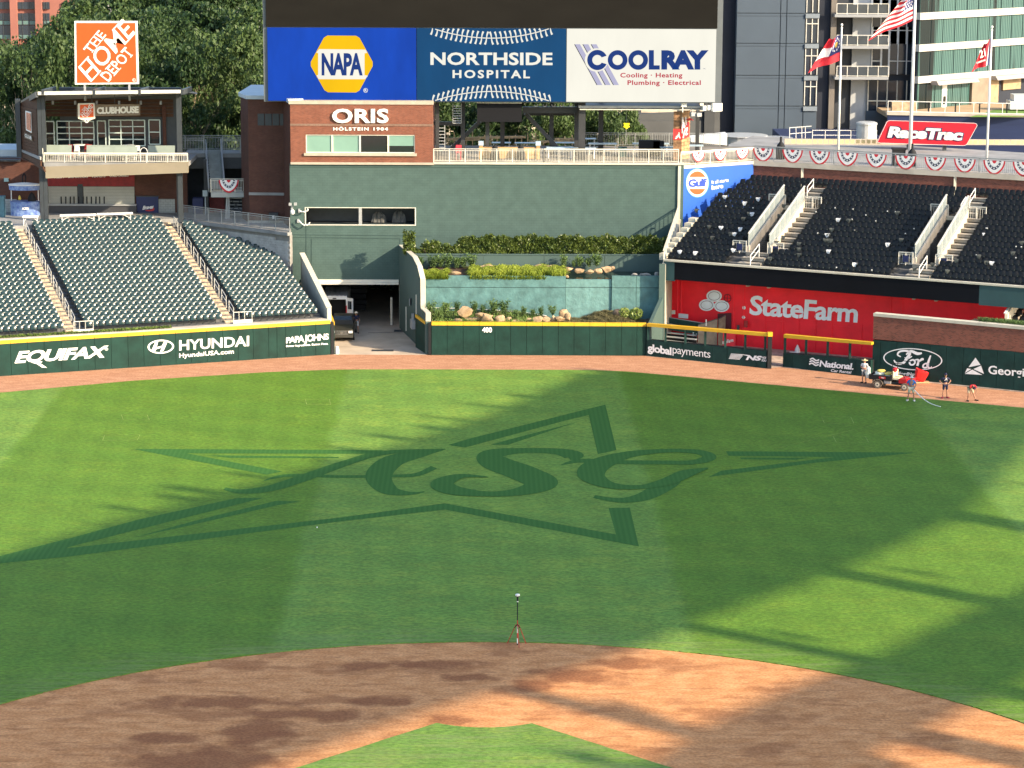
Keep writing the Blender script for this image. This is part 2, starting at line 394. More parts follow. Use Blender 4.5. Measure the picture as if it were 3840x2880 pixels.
# ------------------------------------------------------------------ ground, dirt, turf
g=MB();g.poly([(-1500,-300,-.5),(1500,-300,-.5),(1500,2500,-.5),(-1500,2500,-.5)]);tag(g.build('ground',DUST),kind='structure')
g=MB();g.prism([(-75,-25),(75,-25),(75,88),(28.41,113.9),(21.3,118.2),(12.35,122.1),(-11.8,122.35),(-35.4,113.4),(-75,98)],-.45,0)
tag(g.build('warning_track',TRACK),kind='structure')
def arc(cx,cy,r,a0,a1,n):
    return [(cx+r*math.sin(R(a0+(a1-a0)*i/n)),cy+r*math.cos(R(a0+(a1-a0)*i/n))) for i in range(n+1)]
ARC=arc(0,18.44,28.96,-100,100,120)
sk=MB();sk.prism(ARC+[(26,5),(0,-12),(-26,5)],.003,.018);tag(sk.build('infield_dirt',SKIN),kind='structure')
OUT=[(62,88),(50,95.5),(37.4,102.63),(29.84,106.23),(22.72,109.69),(17.5,112.2),(13.4,114.2),(10.6,115.5),(8.4,116.0),(6,116.1),(-3,116.15),(-9,116.1),(-11.2,115.95),(-16,114.93),(-25.4,111.57),(-34.2,107.1),(-45,102.4),(-62,94)]
random.seed(3)
def wob(p,a):return (p[0]+random.uniform(-a,a),p[1]+random.uniform(-a,a))
fine_arc=[wob(p,.035) for p in arc(0,18.44,28.97,-68,68,500)]
t=MB();t.prism([(-62,38)]+fine_arc+[(62,38)]+OUT,.02,.055);tag(t.build('outfield_grass',GRASS),kind='structure')
inn=[(-30,7.5)]+[wob((-30+28*i/60,7.51+28*i/60),.03) for i in range(60)]+[wob((3.96*math.sin(R(q)),38.79-3.96*math.cos(R(q))),.015) for q in np.linspace(-31.7,31.7,30)]+[wob((2.05+28*i/60,35.4-28*i/60),.03) for i in range(60)]+[(30,7.5),(0,-20)]
t=MB();t.prism(inn,.02,.055);tag(t.build('infield_grass',GRASS),kind='structure')

# rolled-in star and script letters on the outfield turf (darker, striped blades)
LG=logo_mat();lg=MB();lg.cur=0
gm=lambda x,y:tuple(G(x,y,.062))
def gp(*pts):lg.fill([[(x,y) for x,y in pts]],gm)
gp((495,1683),(1440,1688),(1395,1702),(700,1700),(1060,1768),(1000,1780))
gp((780,1707),(1270,1713),(1270,1718),(860,1717))
gp((0,2085),(280,2013),(520,1948),(890,1867),(990,1867),(930,1882),(560,1975),(255,2052),(250,2056),(1280,1940),(1668,1887),(2310,2004),(2282,1904),(2362,1904),(2396,2049),(1670,1911),(1280,1955),(250,2088),(0,2113))
gp((495,2017),(760,1945),(1035,1878),(1130,1880),(1040,1895),(700,1973))
gp((1680,1669),(1760,1645),(2270,1517),(2312,1688),(2242,1703),(2208,1556),(2120,1577),(1745,1678))
gp((1838,1668),(1940,1640),(2175,1580),(2120,1597),(1905,1668))
gp((2722,1692),(3440,1697),(3060,1735),(2656,1789),(2705,1765),(3132,1714),(2732,1709))
gp((2775,1716),(3040,1716),(2985,1724),(2780,1722))
LZ=[.062]
def gs(pts,asp=.42):
    LZ[0]=.062
    def f(x,y):LZ[0]+=.00004;return tuple(G(x,y,LZ[0]))
    stroke(lg,pts,f,10,asp=asp)
# A
gs([(842,1832,22),(905,1843,40),(1010,1832,52),(1130,1795,58),(1300,1735,46),(1440,1698,38),(1670,1684,6)])
gs([(1670,1684,8),(1580,1700,60),(1470,1730,95),(1420,1785,100),(1455,1836,78),(1530,1850,34),(1592,1844,8)])
gs([(990,1802,8),(1080,1783,26),(1280,1787,24),(1450,1785,24),(1560,1780,30),(1628,1752,32)])
# S
gs([(2145,1725,14),(2150,1708,80),(2080,1692,52),(1950,1690,48),(1845,1704,90),(1860,1735,120),(1965,1775,130),(2030,1812,125),(1950,1843,70),(1830,1852,46),(1700,1838,80),(1660,1812,88),(1730,1785,40),(1832,1789,6)])
# G
gs([(2105,1743,8),(2180,1728,34),(2330,1733,36),(2480,1734,34),(2600,1733,40),(2660,1715,54),(2620,1695,40),(2500,1690,34),(2350,1706,60),(2240,1745,105),(2220,1785,100),(2290,1820,56),(2400,1826,36),(2500,1806,60),(2575,1775,66),(2655,1755,8)])
gs([(2655,1758,6),(2560,1775,40),(2500,1815,84),(2420,1860,70),(2330,1876,44),(2228,1862,26)])
tag(lg.build('turf_emblem',LG,fixn=False),'dark green striped star outline with the script letters ASG across the outfield grass','turf emblem')
# faint square practice marks and a ball on the turf
q=MB()
for P_ in ([(455,1555),(552,1556),(560,1575),(462,1574),(455,1555)],[(392,1632),(525,1630),(515,1650),(385,1651),(392,1632)],[(1145,1497),(1235,1497),(1240,1517),(1150,1516),(1145,1497)],[(1128,1577),(1240,1577)],[(1100,1628),(1215,1629)],[(3080,1563),(3190,1563),(3202,1587),(3092,1587),(3080,1563)],[(3124,1634),(3245,1636),(3257,1659),(3136,1659),(3124,1634)],[(3462,1549),(2919,1679)],[(1070,2110),(640,2240)],[(1660,1566),(1850,1570)]):
    for a,b_ in zip(P_[:-1],P_[1:]):A,B=G(*a,.06),G(*b_,.06);q.bar(A,B,.045 if len(P_)>2 else.03,.004)
tag(q.build('sod_marks',mat('pale_blades',(.19,.27,.05),.9,.3,2),fixn=False),'faint pale outlines of sod squares and a thin line pressed into the outfield grass','turf marks')
WH=mat('white_paint',(.80,.79,.76),.6,.04,3)
b=MB();b.smooth=True;p=G(1189,1977,.1);b.lathe((p.x,p.y,.055),[(.012,0),(.03,.012),(.037,.037),(.03,.062),(.012,.074)],10)
tag(b.build('baseball',WH),'small white ball lying alone on the shaded outfield grass','ball')

# ------------------------------------------------------------------ outfield walls
PADG=mat('padded_green',(.008,.036,.028),.65,.18,.9,.12,6,spec=.2)
PADD=mat('padded_dark_green',(.010,.038,.033),.65,.18,.9,.12,6,spec=.2)
BLACK=mat('black_gap',(.006,.007,.009),.8,.05)
YEL=mat('yellow_cap',(.62,.36,.02),.5,.05,1.5)
CAPW=mat('coping_cream',(.50,.47,.38),.7,.08,1)
LW0,LW1=(-35.37,113.36),(-11.79,122.26)
PL_L=(LW0,LW1);PL_C=((-11.8,122.2),(12.4,122.2));PL_B=((12.41,122.03),(21.22,117.07));PL_N=((22.41,117.82),(28.41,113.74));PL_F=((28.59,114.25),(38.65,108.61))
def pads(root,pl,xs,ybot,ytop,m,capm=None,caph=0,back=None,thick=.12,zb=.0,capname='cap',boty=None):
    """padded wall panels between pixel columns xs; ytop/ybot give the pixel rows at both ends"""
    nv=nrm(pl)
    def zt(x,yy):return AT(x,yy[0]+(yy[1]-yy[0])*(x-xs[0])/(xs[-1]-xs[0]),pl)
    for a,b in zip(xs[:-1],xs[1:]):
        pa,pb=zt(a,ytop),zt(b,ytop);u=Vector((pb.x-pa.x,pb.y-pa.y,0));u.normalize()
        pa=pa+u*.012;pb=pb-u*.012
        mb=MB();mb.slab([(pa.x,pa.y,zb),(pb.x,pb.y,zb),(pb.x,pb.y,pb.z),(pa.x,pa.y,pa.z)],nv*-thick)
        mb.build('pad',m,root)
        if capm and caph:
            mb=MB();o=nv*.02
            mb.slab([Vector((pa.x,pa.y,pa.z+.003))+o,Vector((pb.x,pb.y,pb.z+.003))+o,Vector((pb.x,pb.y,pb.z+caph))+o,Vector((pa.x,pa.y,pa.z+caph))+o],nv*-(thick+.22));mb.build(capname,capm,root)
    A,B=zt(xs[0],ytop),zt(xs[-1],ytop)
    mb=MB();mb.slab([Vector((A.x,A.y,0))-nv*(thick+.01),Vector((B.x,B.y,0))-nv*(thick+.01),Vector((B.x,B.y,B.z-.01))-nv*(thick+.01),Vector((A.x,A.y,A.z-.01))-nv*(thick+.01)],nv*-.3)
    mb.build('backing',back or BLACK,root)
xl=[-90,-25,39,102,165,229,291,354,416,479,538,599,658,716,775,834,892,949,1007,1038,1071,1127,1183,1239]
lw=thing('outfield_wall','padded green left field wall with yellow top and three white sponsor names','outfield wall',(-23,118,0))
pads(lw,PL_L,xl,(1418,1330),(1290+6,1214),PADG,YEL,.27)
m=MB();text(m,'EQUIFAX',(51,1371),(388,1349),(73,1317),PL_L,bold=.035,spacing=.93);m.fill([ell(399,1309,6.5,5.5),ell(399,1309,5,4)],lambda x,y:AT(x,y,PL_L,.02));text(m,'R',(396.5,1312),(401.5,1312),(396.5,1306),PL_L);
m.poly([AT(135,1351,PL_L,.022),AT(176,1379,PL_L,.022),AT(158,1378,PL_L,.022),AT(118,1352,PL_L,.022)])
m.build('lettering',WH,lw)
m=MB();mf=lambda x,y:AT(x,y,PL_L,.02)
m.fill([ell(603,1300,49.5,26,rot=-.04),ell(603,1300,43,21,rot=-.04)],mf)
for q in ([(582,1284),(593,1282),(587,1302),(607,1297),(616,1280),(628,1281),(613,1316),(600,1320),(606,1304),(587,1309),(578,1321),(568,1314)],):m.fill([q],mf)
text(m,'HYUNDAI',(672,1315),(934,1298),(672,1276),PL_L,bold=.02);text(m,'HyundaiUSA.com',(672,1347),(877,1331),(672,1325),PL_L,bold=.015)
m.build('lettering',WH,lw)
m=MB();text(m,'PAPA JOHNS',(1073,1294),(1233,1279),(1073,1266),PL_L,bold=.03,spacing=.85,warp=lambda a,b:(a,b*(1+.22*math.sin(math.pi*a))-.1*math.sin(math.pi*a)));text(m,'Better Ingredients. Better Pizza.',(1073,1304),(1231,1294),(1073,1294.5),PL_L,bold=.03)
m.build('lettering',WH,lw)
cw=thing('outfield_wall','padded green centre field wall with yellow top and the white number 400','outfield wall',(0,122.2,0))
xc=[1618,1677,1737,1797,1856,1915,1975,2034,2094,2153,2212,2271,2331,2389,2424]
pads(cw,PL_C,xc,(1333,1335),(1220,1224),PADG,YEL,.25)
m=MB();text(m,'400',(1808,1247),(1845,1247),(1808,1227),PL_C,bold=.04);m.build('lettering',WH,cw)
# black slots at the ends of both walls
for x0,x1,pl,z,lab in ((1242,1253,PL_L,2.5,'black end post of the left wall beside the tunnel gate'),(1607,1617,PL_C,2.5,'black end post of the centre wall beside the tunnel gate')):
    a=AT(x0,1330,pl);b_=AT(x1,1330,pl);q=MB();q.prism([(a.x,a.y-.02),(b_.x,b_.y-.02),(b_.x,b_.y+.5),(a.x,a.y+.5)],0,z)
    tag(q.build('end_post',BLACK),lab,'post')
# swung-open gate leaves of the tunnel
def gate(p0,p1,z0,z1,lab):
    r=thing('gate',lab,'gate',(p0[0],p0[1],0));a,b_=Vector((*p0,0)),Vector((*p1,0));d=(b_-a);nv=Vector((-d.y,d.x,0)).normalized()*.1
    q=MB();q.slab([a,b_,b_+Vector((0,0,z1-.24)),a+Vector((0,0,z0-.24))],nv);q.build('pad',PADG,r)
    q=MB();q.slab([a+Vector((0,0,z0-.235))-nv*.15,b_+Vector((0,0,z1-.235))-nv*.15,b_+Vector((0,0,z1))-nv*.15,a+Vector((0,0,z0))-nv*.15],nv*1.3);q.build('cap',YEL,r)
    return r
g0=G(1255,1329);gate((g0.x,g0.y+.05),(g0.x-.55,g0.y+4.2),2.5,2.6,'open padded gate leaf with a yellow edge at the left side of the tunnel')
g0=G(1605,1330);gate((g0.x,g0.y+.05),(g0.x-.95,g0.y+3.2),2.5,2.6,'open padded gate leaf with a yellow edge at the right side of the tunnel')
# bullpen fence (low pads, posts, yellow rail)
def railwall(lab,pl,xs,ybot,ytop,posts,yr0,yr1,xr,m,seg):
    r=thing('bullpen_fence',lab,'fence',(pl[0][0],pl[0][1],0));pads(r,pl,xs,ybot,ytop,m,thick=.35)
    nv=nrm(pl)
    def zt(x,yy,a,b):return yy[0]+(yy[1]-yy[0])*(x-a)/(b-a)
    for x in posts:
        yb_=zt(x,ytop,xs[0],xs[-1]);yt=zt(x,yr0,*xr)
        a=AT(x,yb_,pl,-.15);c=AT(x,yt,pl,-.15);q=MB();q.bar((a.x,a.y,a.z),(a.x,a.y,c.z),.16,.3);q.build('post',PADD,r)
    for i in range(seg):
        xa=xr[0]+(xr[1]-xr[0])*i/seg;xb=xr[0]+(xr[1]-xr[0])*(i+1)/seg
        pa,pb=AT(xa,zt(xa,yr1,*xr),pl,.04),AT(xb,zt(xb,yr1,*xr),pl,.04);ta,tb=AT(xa,zt(xa,yr0,*xr),pl,.04),AT(xb,zt(xb,yr0,*xr),pl,.04)
        u=(pb-pa).normalized()*.008
        q=MB();q.slab([pa+u,pb-u,Vector((pb.x-u.x,pb.y-u.y,tb.z)),Vector((pa.x+u.x,pa.y+u.y,ta.z))],nv*-.38);q.build('yellow_rail',YEL,r)
    return r
bf=railwall('low padded bullpen fence with green posts and a yellow rail on top',PL_B,[2424,2450,2505,2560,2615,2671,2727,2783,2839,2875],(1335,1382),(1275,1317),[2430,2495,2570,2644,2719,2794,2869],(1213,1250),(1224,1262),(2425,2877),PADD,5)
m=MB();text(m,'global',(2428,1326),(2518,1341),(2428,1288),PL_B,bold=.035,spacing=.92);text(m,'payments',(2522,1334),(2664,1352),(2522,1301),PL_B,off=.02,spacing=.92)
m.build('lettering',WH,bf)
m=MB()
for i in range(5):
    y0=1326+i*4.2;x0=2741-i*1.8;m.poly([AT(x0-1,y0+2.4,PL_B,.02),AT(x0+48-i*2,y0+5.5,PL_B,.02),AT(x0+49-i*2,y0+3.0,PL_B,.02),AT(x0,y0,PL_B,.02)])
text(m,'NS',(2796,1350),(2850,1353),(2806,1332),PL_B,bold=.05);m.poly([AT(2785,1329,PL_B,.02),AT(2812,1332,PL_B,.02),AT(2810,1336,PL_B,.02),AT(2787,1331,PL_B,.02)])
text(m,'NOR',(2857,1345),(2872,1347),(2860,1336),PL_B,bold=.03);text(m,'SOU',(2855,1355),(2872,1357),(2857,1347),PL_B,bold=.03)
m.build('lettering',WH,bf)
nf=railwall('short low padded fence with a yellow rail right of the bullpen gap',PL_N,[2936,2971,3030,3089,3149,3208,3266],(1375,1415),(1325,1352),[2943,3022,3103,3186],(1254,1284),(1267,1294),(2938,3268),PADD,4)
m=MB()
for i in range(3):
    y0=1344+i*9;m.cur=0;stroke(m,[(3037-i*1.5,y0+4,5),(3048-i*1.5,y0,5),(3060-i,y0+8,5),(3072-i,y0+5,5)],lambda x,y:AT(x,y,PL_N,.02))
text(m,'National.',(3072,1375),(3200,1387),(3076,1351),PL_N,bold=.03,spacing=.93);text(m,'Car Rental',(3115,1394),(3191,1401),(3117,1384),PL_N,bold=.02)
m.build('lettering',WH,nf)
# gate post at the gap
a=AT(2885,1383,PL_B);q=MB();q.bar((a.x,a.y+.1,0),(a.x,a.y+.1,2.45),.3,.3);tag(q.build('end_post',BLACK),'dark post closing the bullpen fence at the gap, with a yellow cap','post')
q=MB();q.box((a.x,a.y+.1,2.6),(.36,.36,.3));tag(q.build('post_cap',YEL),'yellow cap on the dark post at the bullpen gap','cap')
# right field wall: pads below, brick above
fw=thing('outfield_wall','tall right field wall, dark green pads under a brick band, with an oval logo','outfield wall',(33,111.5,0))
pads(fw,PL_F,[3273,3303,3364,3425,3488,3550,3613,3677,3741,3805,3870,3935],(1410,1478),(1275,1328),PADD)
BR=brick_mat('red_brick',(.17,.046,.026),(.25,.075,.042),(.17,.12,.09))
BRD=brick_mat('shaded_red_brick',(.085,.03,.021),(.115,.042,.028),(.08,.058,.048))  # darker copy of the red brick, shade put into its colour
BRR=brick_mat('field_wall_brick',(.24,.075,.05),(.07,.024,.019),(.17,.11,.085),bias=-.35)
def zlin(pl,xs,ys,off=0):return [AT(x,y,pl,off) for x,y in zip(xs,ys)]
A_,B_=AT(3273,1272,PL_F),AT(3935,1325,PL_F);T0,T1=AT(3273,1185,PL_F),AT(3935,1242,PL_F)
nvF=nrm(PL_F)
q=MB();q.slab([(A_.x,A_.y,A_.z+.02),(B_.x,B_.y,A_.z+.05),(B_.x,B_.y,T0.z),(A_.x,A_.y,T0.z)],nvF*-.5);q.build('brick_band',BRR,fw)
q=MB();o=nvF*.06;q.slab([Vector((A_.x,A_.y,T0.z+.003))+o,Vector((B_.x,B_.y,T0.z+.003))+o,Vector((B_.x,B_.y,T0.z+.22))+o,Vector((A_.x,A_.y,T0.z+.22))+o],nvF*-.65);q.build('coping',CAPW,fw)
m=MB();mf=lambda x,y:AT(x,y,PL_F,.02)
m.fill([ell(3423,1347,111,41,48,.06),ell(3423,1347,106.5,37.5,48,.06)],mf)
fs=lambda pts:stroke(m,pts,mf,8)
fs([(3352,1350,4),(3362,1362,8),(3385,1362,9),(3400,1345,11),(3412,1325,10),(3400,1316,7),(3375,1318,7),(3366,1330,6),(3378,1338,4)])
fs([(3398,1330,5),(3415,1317,9),(3440,1326,11),(3457,1324,6)]);fs([(3392,1341,3),(3405,1344,5),(3420,1336,4)])
m.fill([ell(3421,1359,14,12,20,-.5),ell(3421,1359,7,6,20,-.5)],mf)
fs([(3430,1350,4),(3444,1350,7),(3440,1372,9)]);fs([(3442,1358,5),(3458,1347,9),(3463,1350,5)])
m.fill([ell(3471,1371,14,10,20,-.5),ell(3471,1371,7,4.5,20,-.5)],mf)
fs([(3490,1333,5),(3483,1352,8),(3478,1372,8),(3488,1380,4),(3494,1374,3)])
text(m,'FordNow.com',(3372,1407),(3476,1413),(3372,1394),PL_F,bold=.02)
m.build('lettering',WH,fw)
m=MB();m.fill([[(3658,1341),(3677,1368),(3632,1377)]],mf);m.fill([[(3679,1371),(3690,1402),(3650,1384)]],mf);m.fill([[(3627,1381),(3642,1384),(3618,1399)]],mf);m.fill([[(3646,1386),(3684,1406),(3618,1402)]],mf)
text(m,'Georgia Power',(3706,1412),(4010,1436),(3706,1370),PL_F,bold=.02);m.build('lettering',WH,fw)

# ------------------------------------------------------------------ grandstand roof on the first-base side (stands beyond the right edge of the frame; outlines traced back along the sun from the long field shade)
STEEL=mat('dark_steel',(.05,.055,.06),.55,.1,1)
ZR=45.0
def upto(x,y,z):t=z/math.tan(SUN_EL);return (x+math.sin(SUN_AZ)*t,y+math.cos(SUN_AZ)*t)
rf=thing('grandstand_roof','high steel grandstand roof and deck standing outside the right edge of the view','stadium roof',(*upto(20,70,ZR),0))
edge_up=[(-62,12),(-40,41),(-25.8,61.8),(-17.3,74.2),(-8.6,85.2),(-2,94.6),(3.4,104.3),(7.0,112.3),(9.5,115.4),(13.4,114.3),(22.7,109.9),(29.8,106.6),(37.4,102.8),(46,98)]
edge_lo=[(50,93),(38,96.5),(36.2,93),(34.6,89),(32.6,84),(30.9,80),(27.8,72.6),(21.5,63.7),(16.3,57.3),(10.6,51),(6,44.6),(2.2,41.2),(-2,37.2),(-10,28.5),(-40,0)]
q=MB();q.prism([upto(x,y,ZR) for x,y in edge_up+edge_lo],ZR,ZR+.5);q.build('roof_panel',STEEL,rf)
ZD=39.0
b2u=[(-6,13),(2,23.5),(7.3,29.9),(10.1,34.6),(14.2,39.7),(19.2,44.9),(25.1,52.5),(29.5,57.2),(45,72)]
b2l=[(60,72),(26.0,43.0),(21.6,37.6),(16.5,31.5),(15,28),(8,12)]
q=MB();q.prism([upto(x,y,ZD) for x,y in b2u+b2l],ZD,ZD+.5);q.build('deck_panel',STEEL,rf)
def shbar(p,r_,z,wd,nm='roof_beam'):  # unseen bars laid out so their shadows stripe the field
    a=upto(*p,z);c=upto(*r_,z);q=MB();q.bar((*a,z),(*c,z),wd,.5);q.build(nm,STEEL,rf)
shbar((8.5,51.2),(20.5,42.5),ZR-1,1.30);shbar((16.5,61.6),(28,52.5),ZR-1,1.78);shbar((26.5,73.0),(34,66.5),ZR-1,2.10)
shbar((-1.5,42.4),(10.2,33.0),ZR-1,1.30);shbar((5.5,38.6),(9.5,33.5),ZR-1.2,0.59);shbar((32.5,80.2),(40,75.2),ZR-1,0.63)
shbar((21.8,60.6),(23.6,59.4),ZR-1,0.53);shbar((13.8,49.2),(15.8,47.8),ZR-1,0.63);shbar((3.4,31.6),(5.0,30.4),ZR-1,1.05);shbar((13.5,33.5),(17,30),ZD-1,1.05)
shbar((17.5,34.5),(27,27.5),ZD-1,2.31);shbar((24,39.5),(34,33),ZD-1,1.89);shbar((15.5,30.4),(22,25.8),ZD-1,1.05)
random.seed(5)
for i in range(len(edge_up)-6):
    (x0,y0),(x1,y1)=edge_up[i+1],edge_up[i+2]
    L_=math.hypot(x1-x0,y1-y0);k=int(L_/3.4)
    for j in range(k):
        t_=(j+random.random()*.5)/k;x=x0+(x1-x0)*t_;y=y0+(y1-y0)*t_;e=random.uniform(.8,4.2)
        shbar((x+.3,y-.5),(x-e*1.0,y+e*.4),ZR+.2,random.uniform(.35,1.5),'shade_edge_arm')  # unseen arms added to break up the upper edge of the shade
for x,y in ((70,60),(90,45),(60,20),(110,75)):
    q=MB();q.tube((x+50,y-40,0),(x+50,y-40,ZD),.6,n=10);q.build('column',STEEL,rf)

# ------------------------------------------------------------------ centre field building: big green wall, brick box with the clock sign, tunnel
YB=134.0;PB=YP(YB)
GW=mat('green_wall_paint',(.056,.094,.086),.75,.06,.25,.15,5,stretch=(1,1,.7),dust=.2)
GWD=mat('green_wall_paint_dark',(.03,.06,.056),.75,.08,.3,.1,5)
STC=mat('sandstone_trim',(.38,.33,.26),.8,.08,2)
CREAM=mat('cream_metal',(.62,.59,.50),.5,.06,2)
GREYM=mat('grey_metal',(.30,.31,.31),.5,.08,2)
DKM=mat('dark_metal',(.035,.042,.048),.5,.1,2)
WHM=mat('white_metal',(.72,.71,.67),.45,.05,2)
zt=Y(1500,615,YB).z;zo=Y(1500,1050,YB).z;xL=Y(1088,800,YB).x;xR=16.0;xJ=-6.86;xD=-14.2
bld=thing('stadium_building','large green painted wall building behind centre field with an open tunnel','building',(0,YB,0))
def wallbox(mb,x0,x1,z0,z1,y0=YB,d=.4):mb.b2((x0,y0,z0),(x1,y0+d,z1))
zs0,zs1=Y(1400,842,YB).z,Y(1400,780,YB).z;xs0,xs1=Y(1147,800,YB).x,Y(1556,800,YB).x
q=MB()
for a,b_,c,d in ((xL,xR,zs1,zt),(xL,xs0,zo,zs1),(xs1,xR,zo,zs1),(xs0,xs1,zo,zs0),(xL-2,xD,0,zo),(xJ,xR,0,zo)):wallbox(q,a,b_,c,d)
q.build('wall',brick_mat('green_block_paint',(.062,.103,.094),(.066,.108,.098),(.053,.090,.082),.4,.2,.014,.25),bld)
# recessed camera window
q=MB();q.b2((xs0,YB+2.6,zs0-.4),(xs1,YB+2.7,zs1+.3));q.b2((xs0-.1,YB+.4,zs0-.2),(xs1+.1,YB+2.7,zs0-.05));q.build('window_recess',DKM,bld)
q=MB();xm=Y(1351,800,YB).x;q.b2((xm-.12,YB-.02,zs0),(xm+.12,YB+.3,zs1));q.build('mullion',GREYM,bld)
q=MB()
for a,b_,c,d in ((xs0-.08,xs1+.08,zs0-.07,zs0),(xs0-.08,xs1+.08,zs1,zs1+.05),(xs0-.08,xs0,zs0,zs1),(xs1,xs1+.08,zs0,zs1)):q.b2((a,YB-.05,c),(b_,YB-.002,d))
q.build('window_frame',CREAM,bld)
CLOTH=mat('dark_cover_cloth',(.10,.10,.095),.9,.2,3)
for x0,x1,hh in ((1393,1450,.8),(1470,1523,.9)):
    a,b_=Y(x0,840,YB+1.2).x,Y(x1,840,YB+1.2).x;q=MB();q.smooth=True
    k=len(q.v);n_=10
    for j in range(4):
        for i in range(n_+1):
            t_=i/n_;q.v.append((a+(b_-a)*(.5+(t_-.5)*(1,.95,.8,.35)[j]),YB+1.2+.12*math.sin(i*2.3+j)+(0,.02,.1,.3)[j],zs0+hh*(0,.45,.8,1)[j]+.1*math.sin(i*1.7)*(j>1)))
    for j in range(3):
        for i in range(n_):q.f.append((k+j*(n_+1)+i,k+j*(n_+1)+i+1,k+(j+1)*(n_+1)+i+1,k+(j+1)*(n_+1)+i));q.m.append(0)
    tag(q.build('covered_camera',CLOTH),'grey cloth draped over a broadcast camera in the wall slot, '+('left one' if x0<1400 else 'right one, wider'),'camera cover')
# faint construction joints on the green wall
q=MB()
for (x0,y0,x1,y1) in ((1092,880,1620,885),(1092,890,1500,895),(1148,782,1148,1050),(1168,895,1168,1045),(1500,895,1500,940),(1088,626,2550,630)):
    a,b_=Y(x0,y0,YB-.012),Y(x1,y1,YB-.012);q.bar(a,b_,.045,.02,up=(0,1,0))
q.build('joint',GWD,bld)
# coping of the terrace above the wall
q=MB();a=Y(1625,613,YB).x;q.b2((a,YB-.12,zt+.003),(xR,YB+.5,zt+.16));q.build('coping',CAPW,bld)
# tunnel header and room
q=MB();zh0=Y(1400,1066,YB).z;zh1=Y(1400,1048,YB).z;q.b2((xD-.6,YB-.1,zh0+.17),(xJ-.05,YB-.003,zh1));q.b2((xD-.6,YB-.2,zh0),(xJ-.05,YB-.003,zh0+.165));q.build('door_header',CREAM,bld)
q=MB();q.b2((xD-1,YB+.4,0),(xD-.8,YB+26,5));q.b2((xJ+.7,YB+.4,0),(xJ+.9,YB+26,5));q.b2((xD-1,YB+25,0),(xJ+1,YB+25.2,5));q.b2((xD-1,YB+.4,zo+.3),(xJ+1,YB+26,zo+.5));q.build('tunnel_room',mat('tunnel_paint',(.03,.05,.09),.8,.2,.5),bld)
q=MB();q.b2((xJ-.02,YB+.05,0),(xJ+.5,YB+3.5,zo));q.build('door_jamb',STC,bld)
q=MB();q.prism([(-12.0,122.3),(-4.4,122.3),(-4.4,125),(-6.8,134),(-6.0,160),(-15.5,160),(-15.5,134),(-13.5,128)],-.2,.006);tag(q.build('tunnel_driveway',mat('driveway_concrete',(.46,.37,.28),.9,.12,.5,.15,8)),kind='structure')
q=MB();a=G(1415,1315,.012);q.box((a.x+.4,a.y+.1,.012),(1.7,.7,.012));q.build('drain_cover',DKM);tag(bpy.data.objects['drain_cover'],'dark metal drain cover set in the driveway near the gate','drain cover')
q=MB();a=G(1380,1248,.01);b_=G(1515,1245,.01);q.bar(a,b_,.12,.01);tag(q.build('drain_channel',DKM),'long thin dark drain channel across the tunnel driveway','drain')
q=MB();a=G(1508,1240,.02);q.box((a.x-.2,a.y,.02),(.9,.8,.02));tag(q.build('drain_cover',DKM),'dark square drain cover at the foot of the green side wall','drain cover')
q=MB();a=Y(1468,1205,YB+1.5);q.tube((a.x,YB+1.5,0),(a.x,YB+1.5,2.3),.09);tag(q.build('bollard',CREAM),'tall pale pipe post inside the tunnel beside the right jamb','post')
# stacked dark thing inside the tunnel
q=MB()
for i in range(6):q.box((-11.3+.1*(i%2),YB+9+.1*i,.3+i*.45),(2.6-.1*i,1.6,.40),.1*i)
tag(q.build('crate_stack',mat('dark_crate',(.02,.02,.022),.8,.2,2),None),'dark stack of equipment cases standing deep inside the tunnel','crates')
# right side wall of the tunnel
SW=((-4.44,122.36),(-6.85,134.0));nS=Vector((-.979,-.203,0))
sp=[(1515,940),(1548,965),(1566,1000),(1578,1050),(1579,1158),(1598,1176),(1626,1210)]
P=[AT(x,y,SW) for x,y in sp];q=MB()
P[-1]=Vector((SW[0][0],SW[0][1],2.55));P[0]=Vector((SW[1][0],SW[1][1],P[0].z+.1))
q.slab([(SW[0][0],SW[0][1],0),*[tuple(p) for p in P[::-1]],(SW[1][0],SW[1][1],0)],(.35,.07,0))
sw=thing('tunnel_side_wall','dark green concrete side wall with a stepped pale top along the tunnel driveway','wall',(SW[0][0],SW[0][1],0));q.build('wall',GW,sw)
q=MB()
for a,b_ in zip(P[:-1],P[1:]):q.bar(a+Vector((.17,.03,.04)),b_+Vector((.17,.03,.04)),.40,.06)
q.build('cap',CAPW,sw)
q=MB()
for x,y,x2,y2 in ((1523,1150,1523,1240),(1561,1105,1561,1270)):a=AT(x,y,SW,.02);b_=AT(x2,y2,SW,.02);q.bar((a.x,a.y,a.z),(a.x,a.y,b_.z),.1,.06)
q.build('pipe',CREAM,sw)
q=MB();a=AT(1540,1130,SW,.03);q.box((a.x,a.y,a.z),(.05,.8,.55),math.atan2(-2.41,11.64));q.build('sign_plate',GREYM,sw)
q=MB();a=AT(1548,1215,SW,.15);q.box((a.x,a.y,a.z),(.3,.9,.7),math.atan2(2.41,11.64));q.box((a.x,a.y-.1,a.z+.6),(.2,.3,.5));q.build('hydrant_box',GREYM,sw)

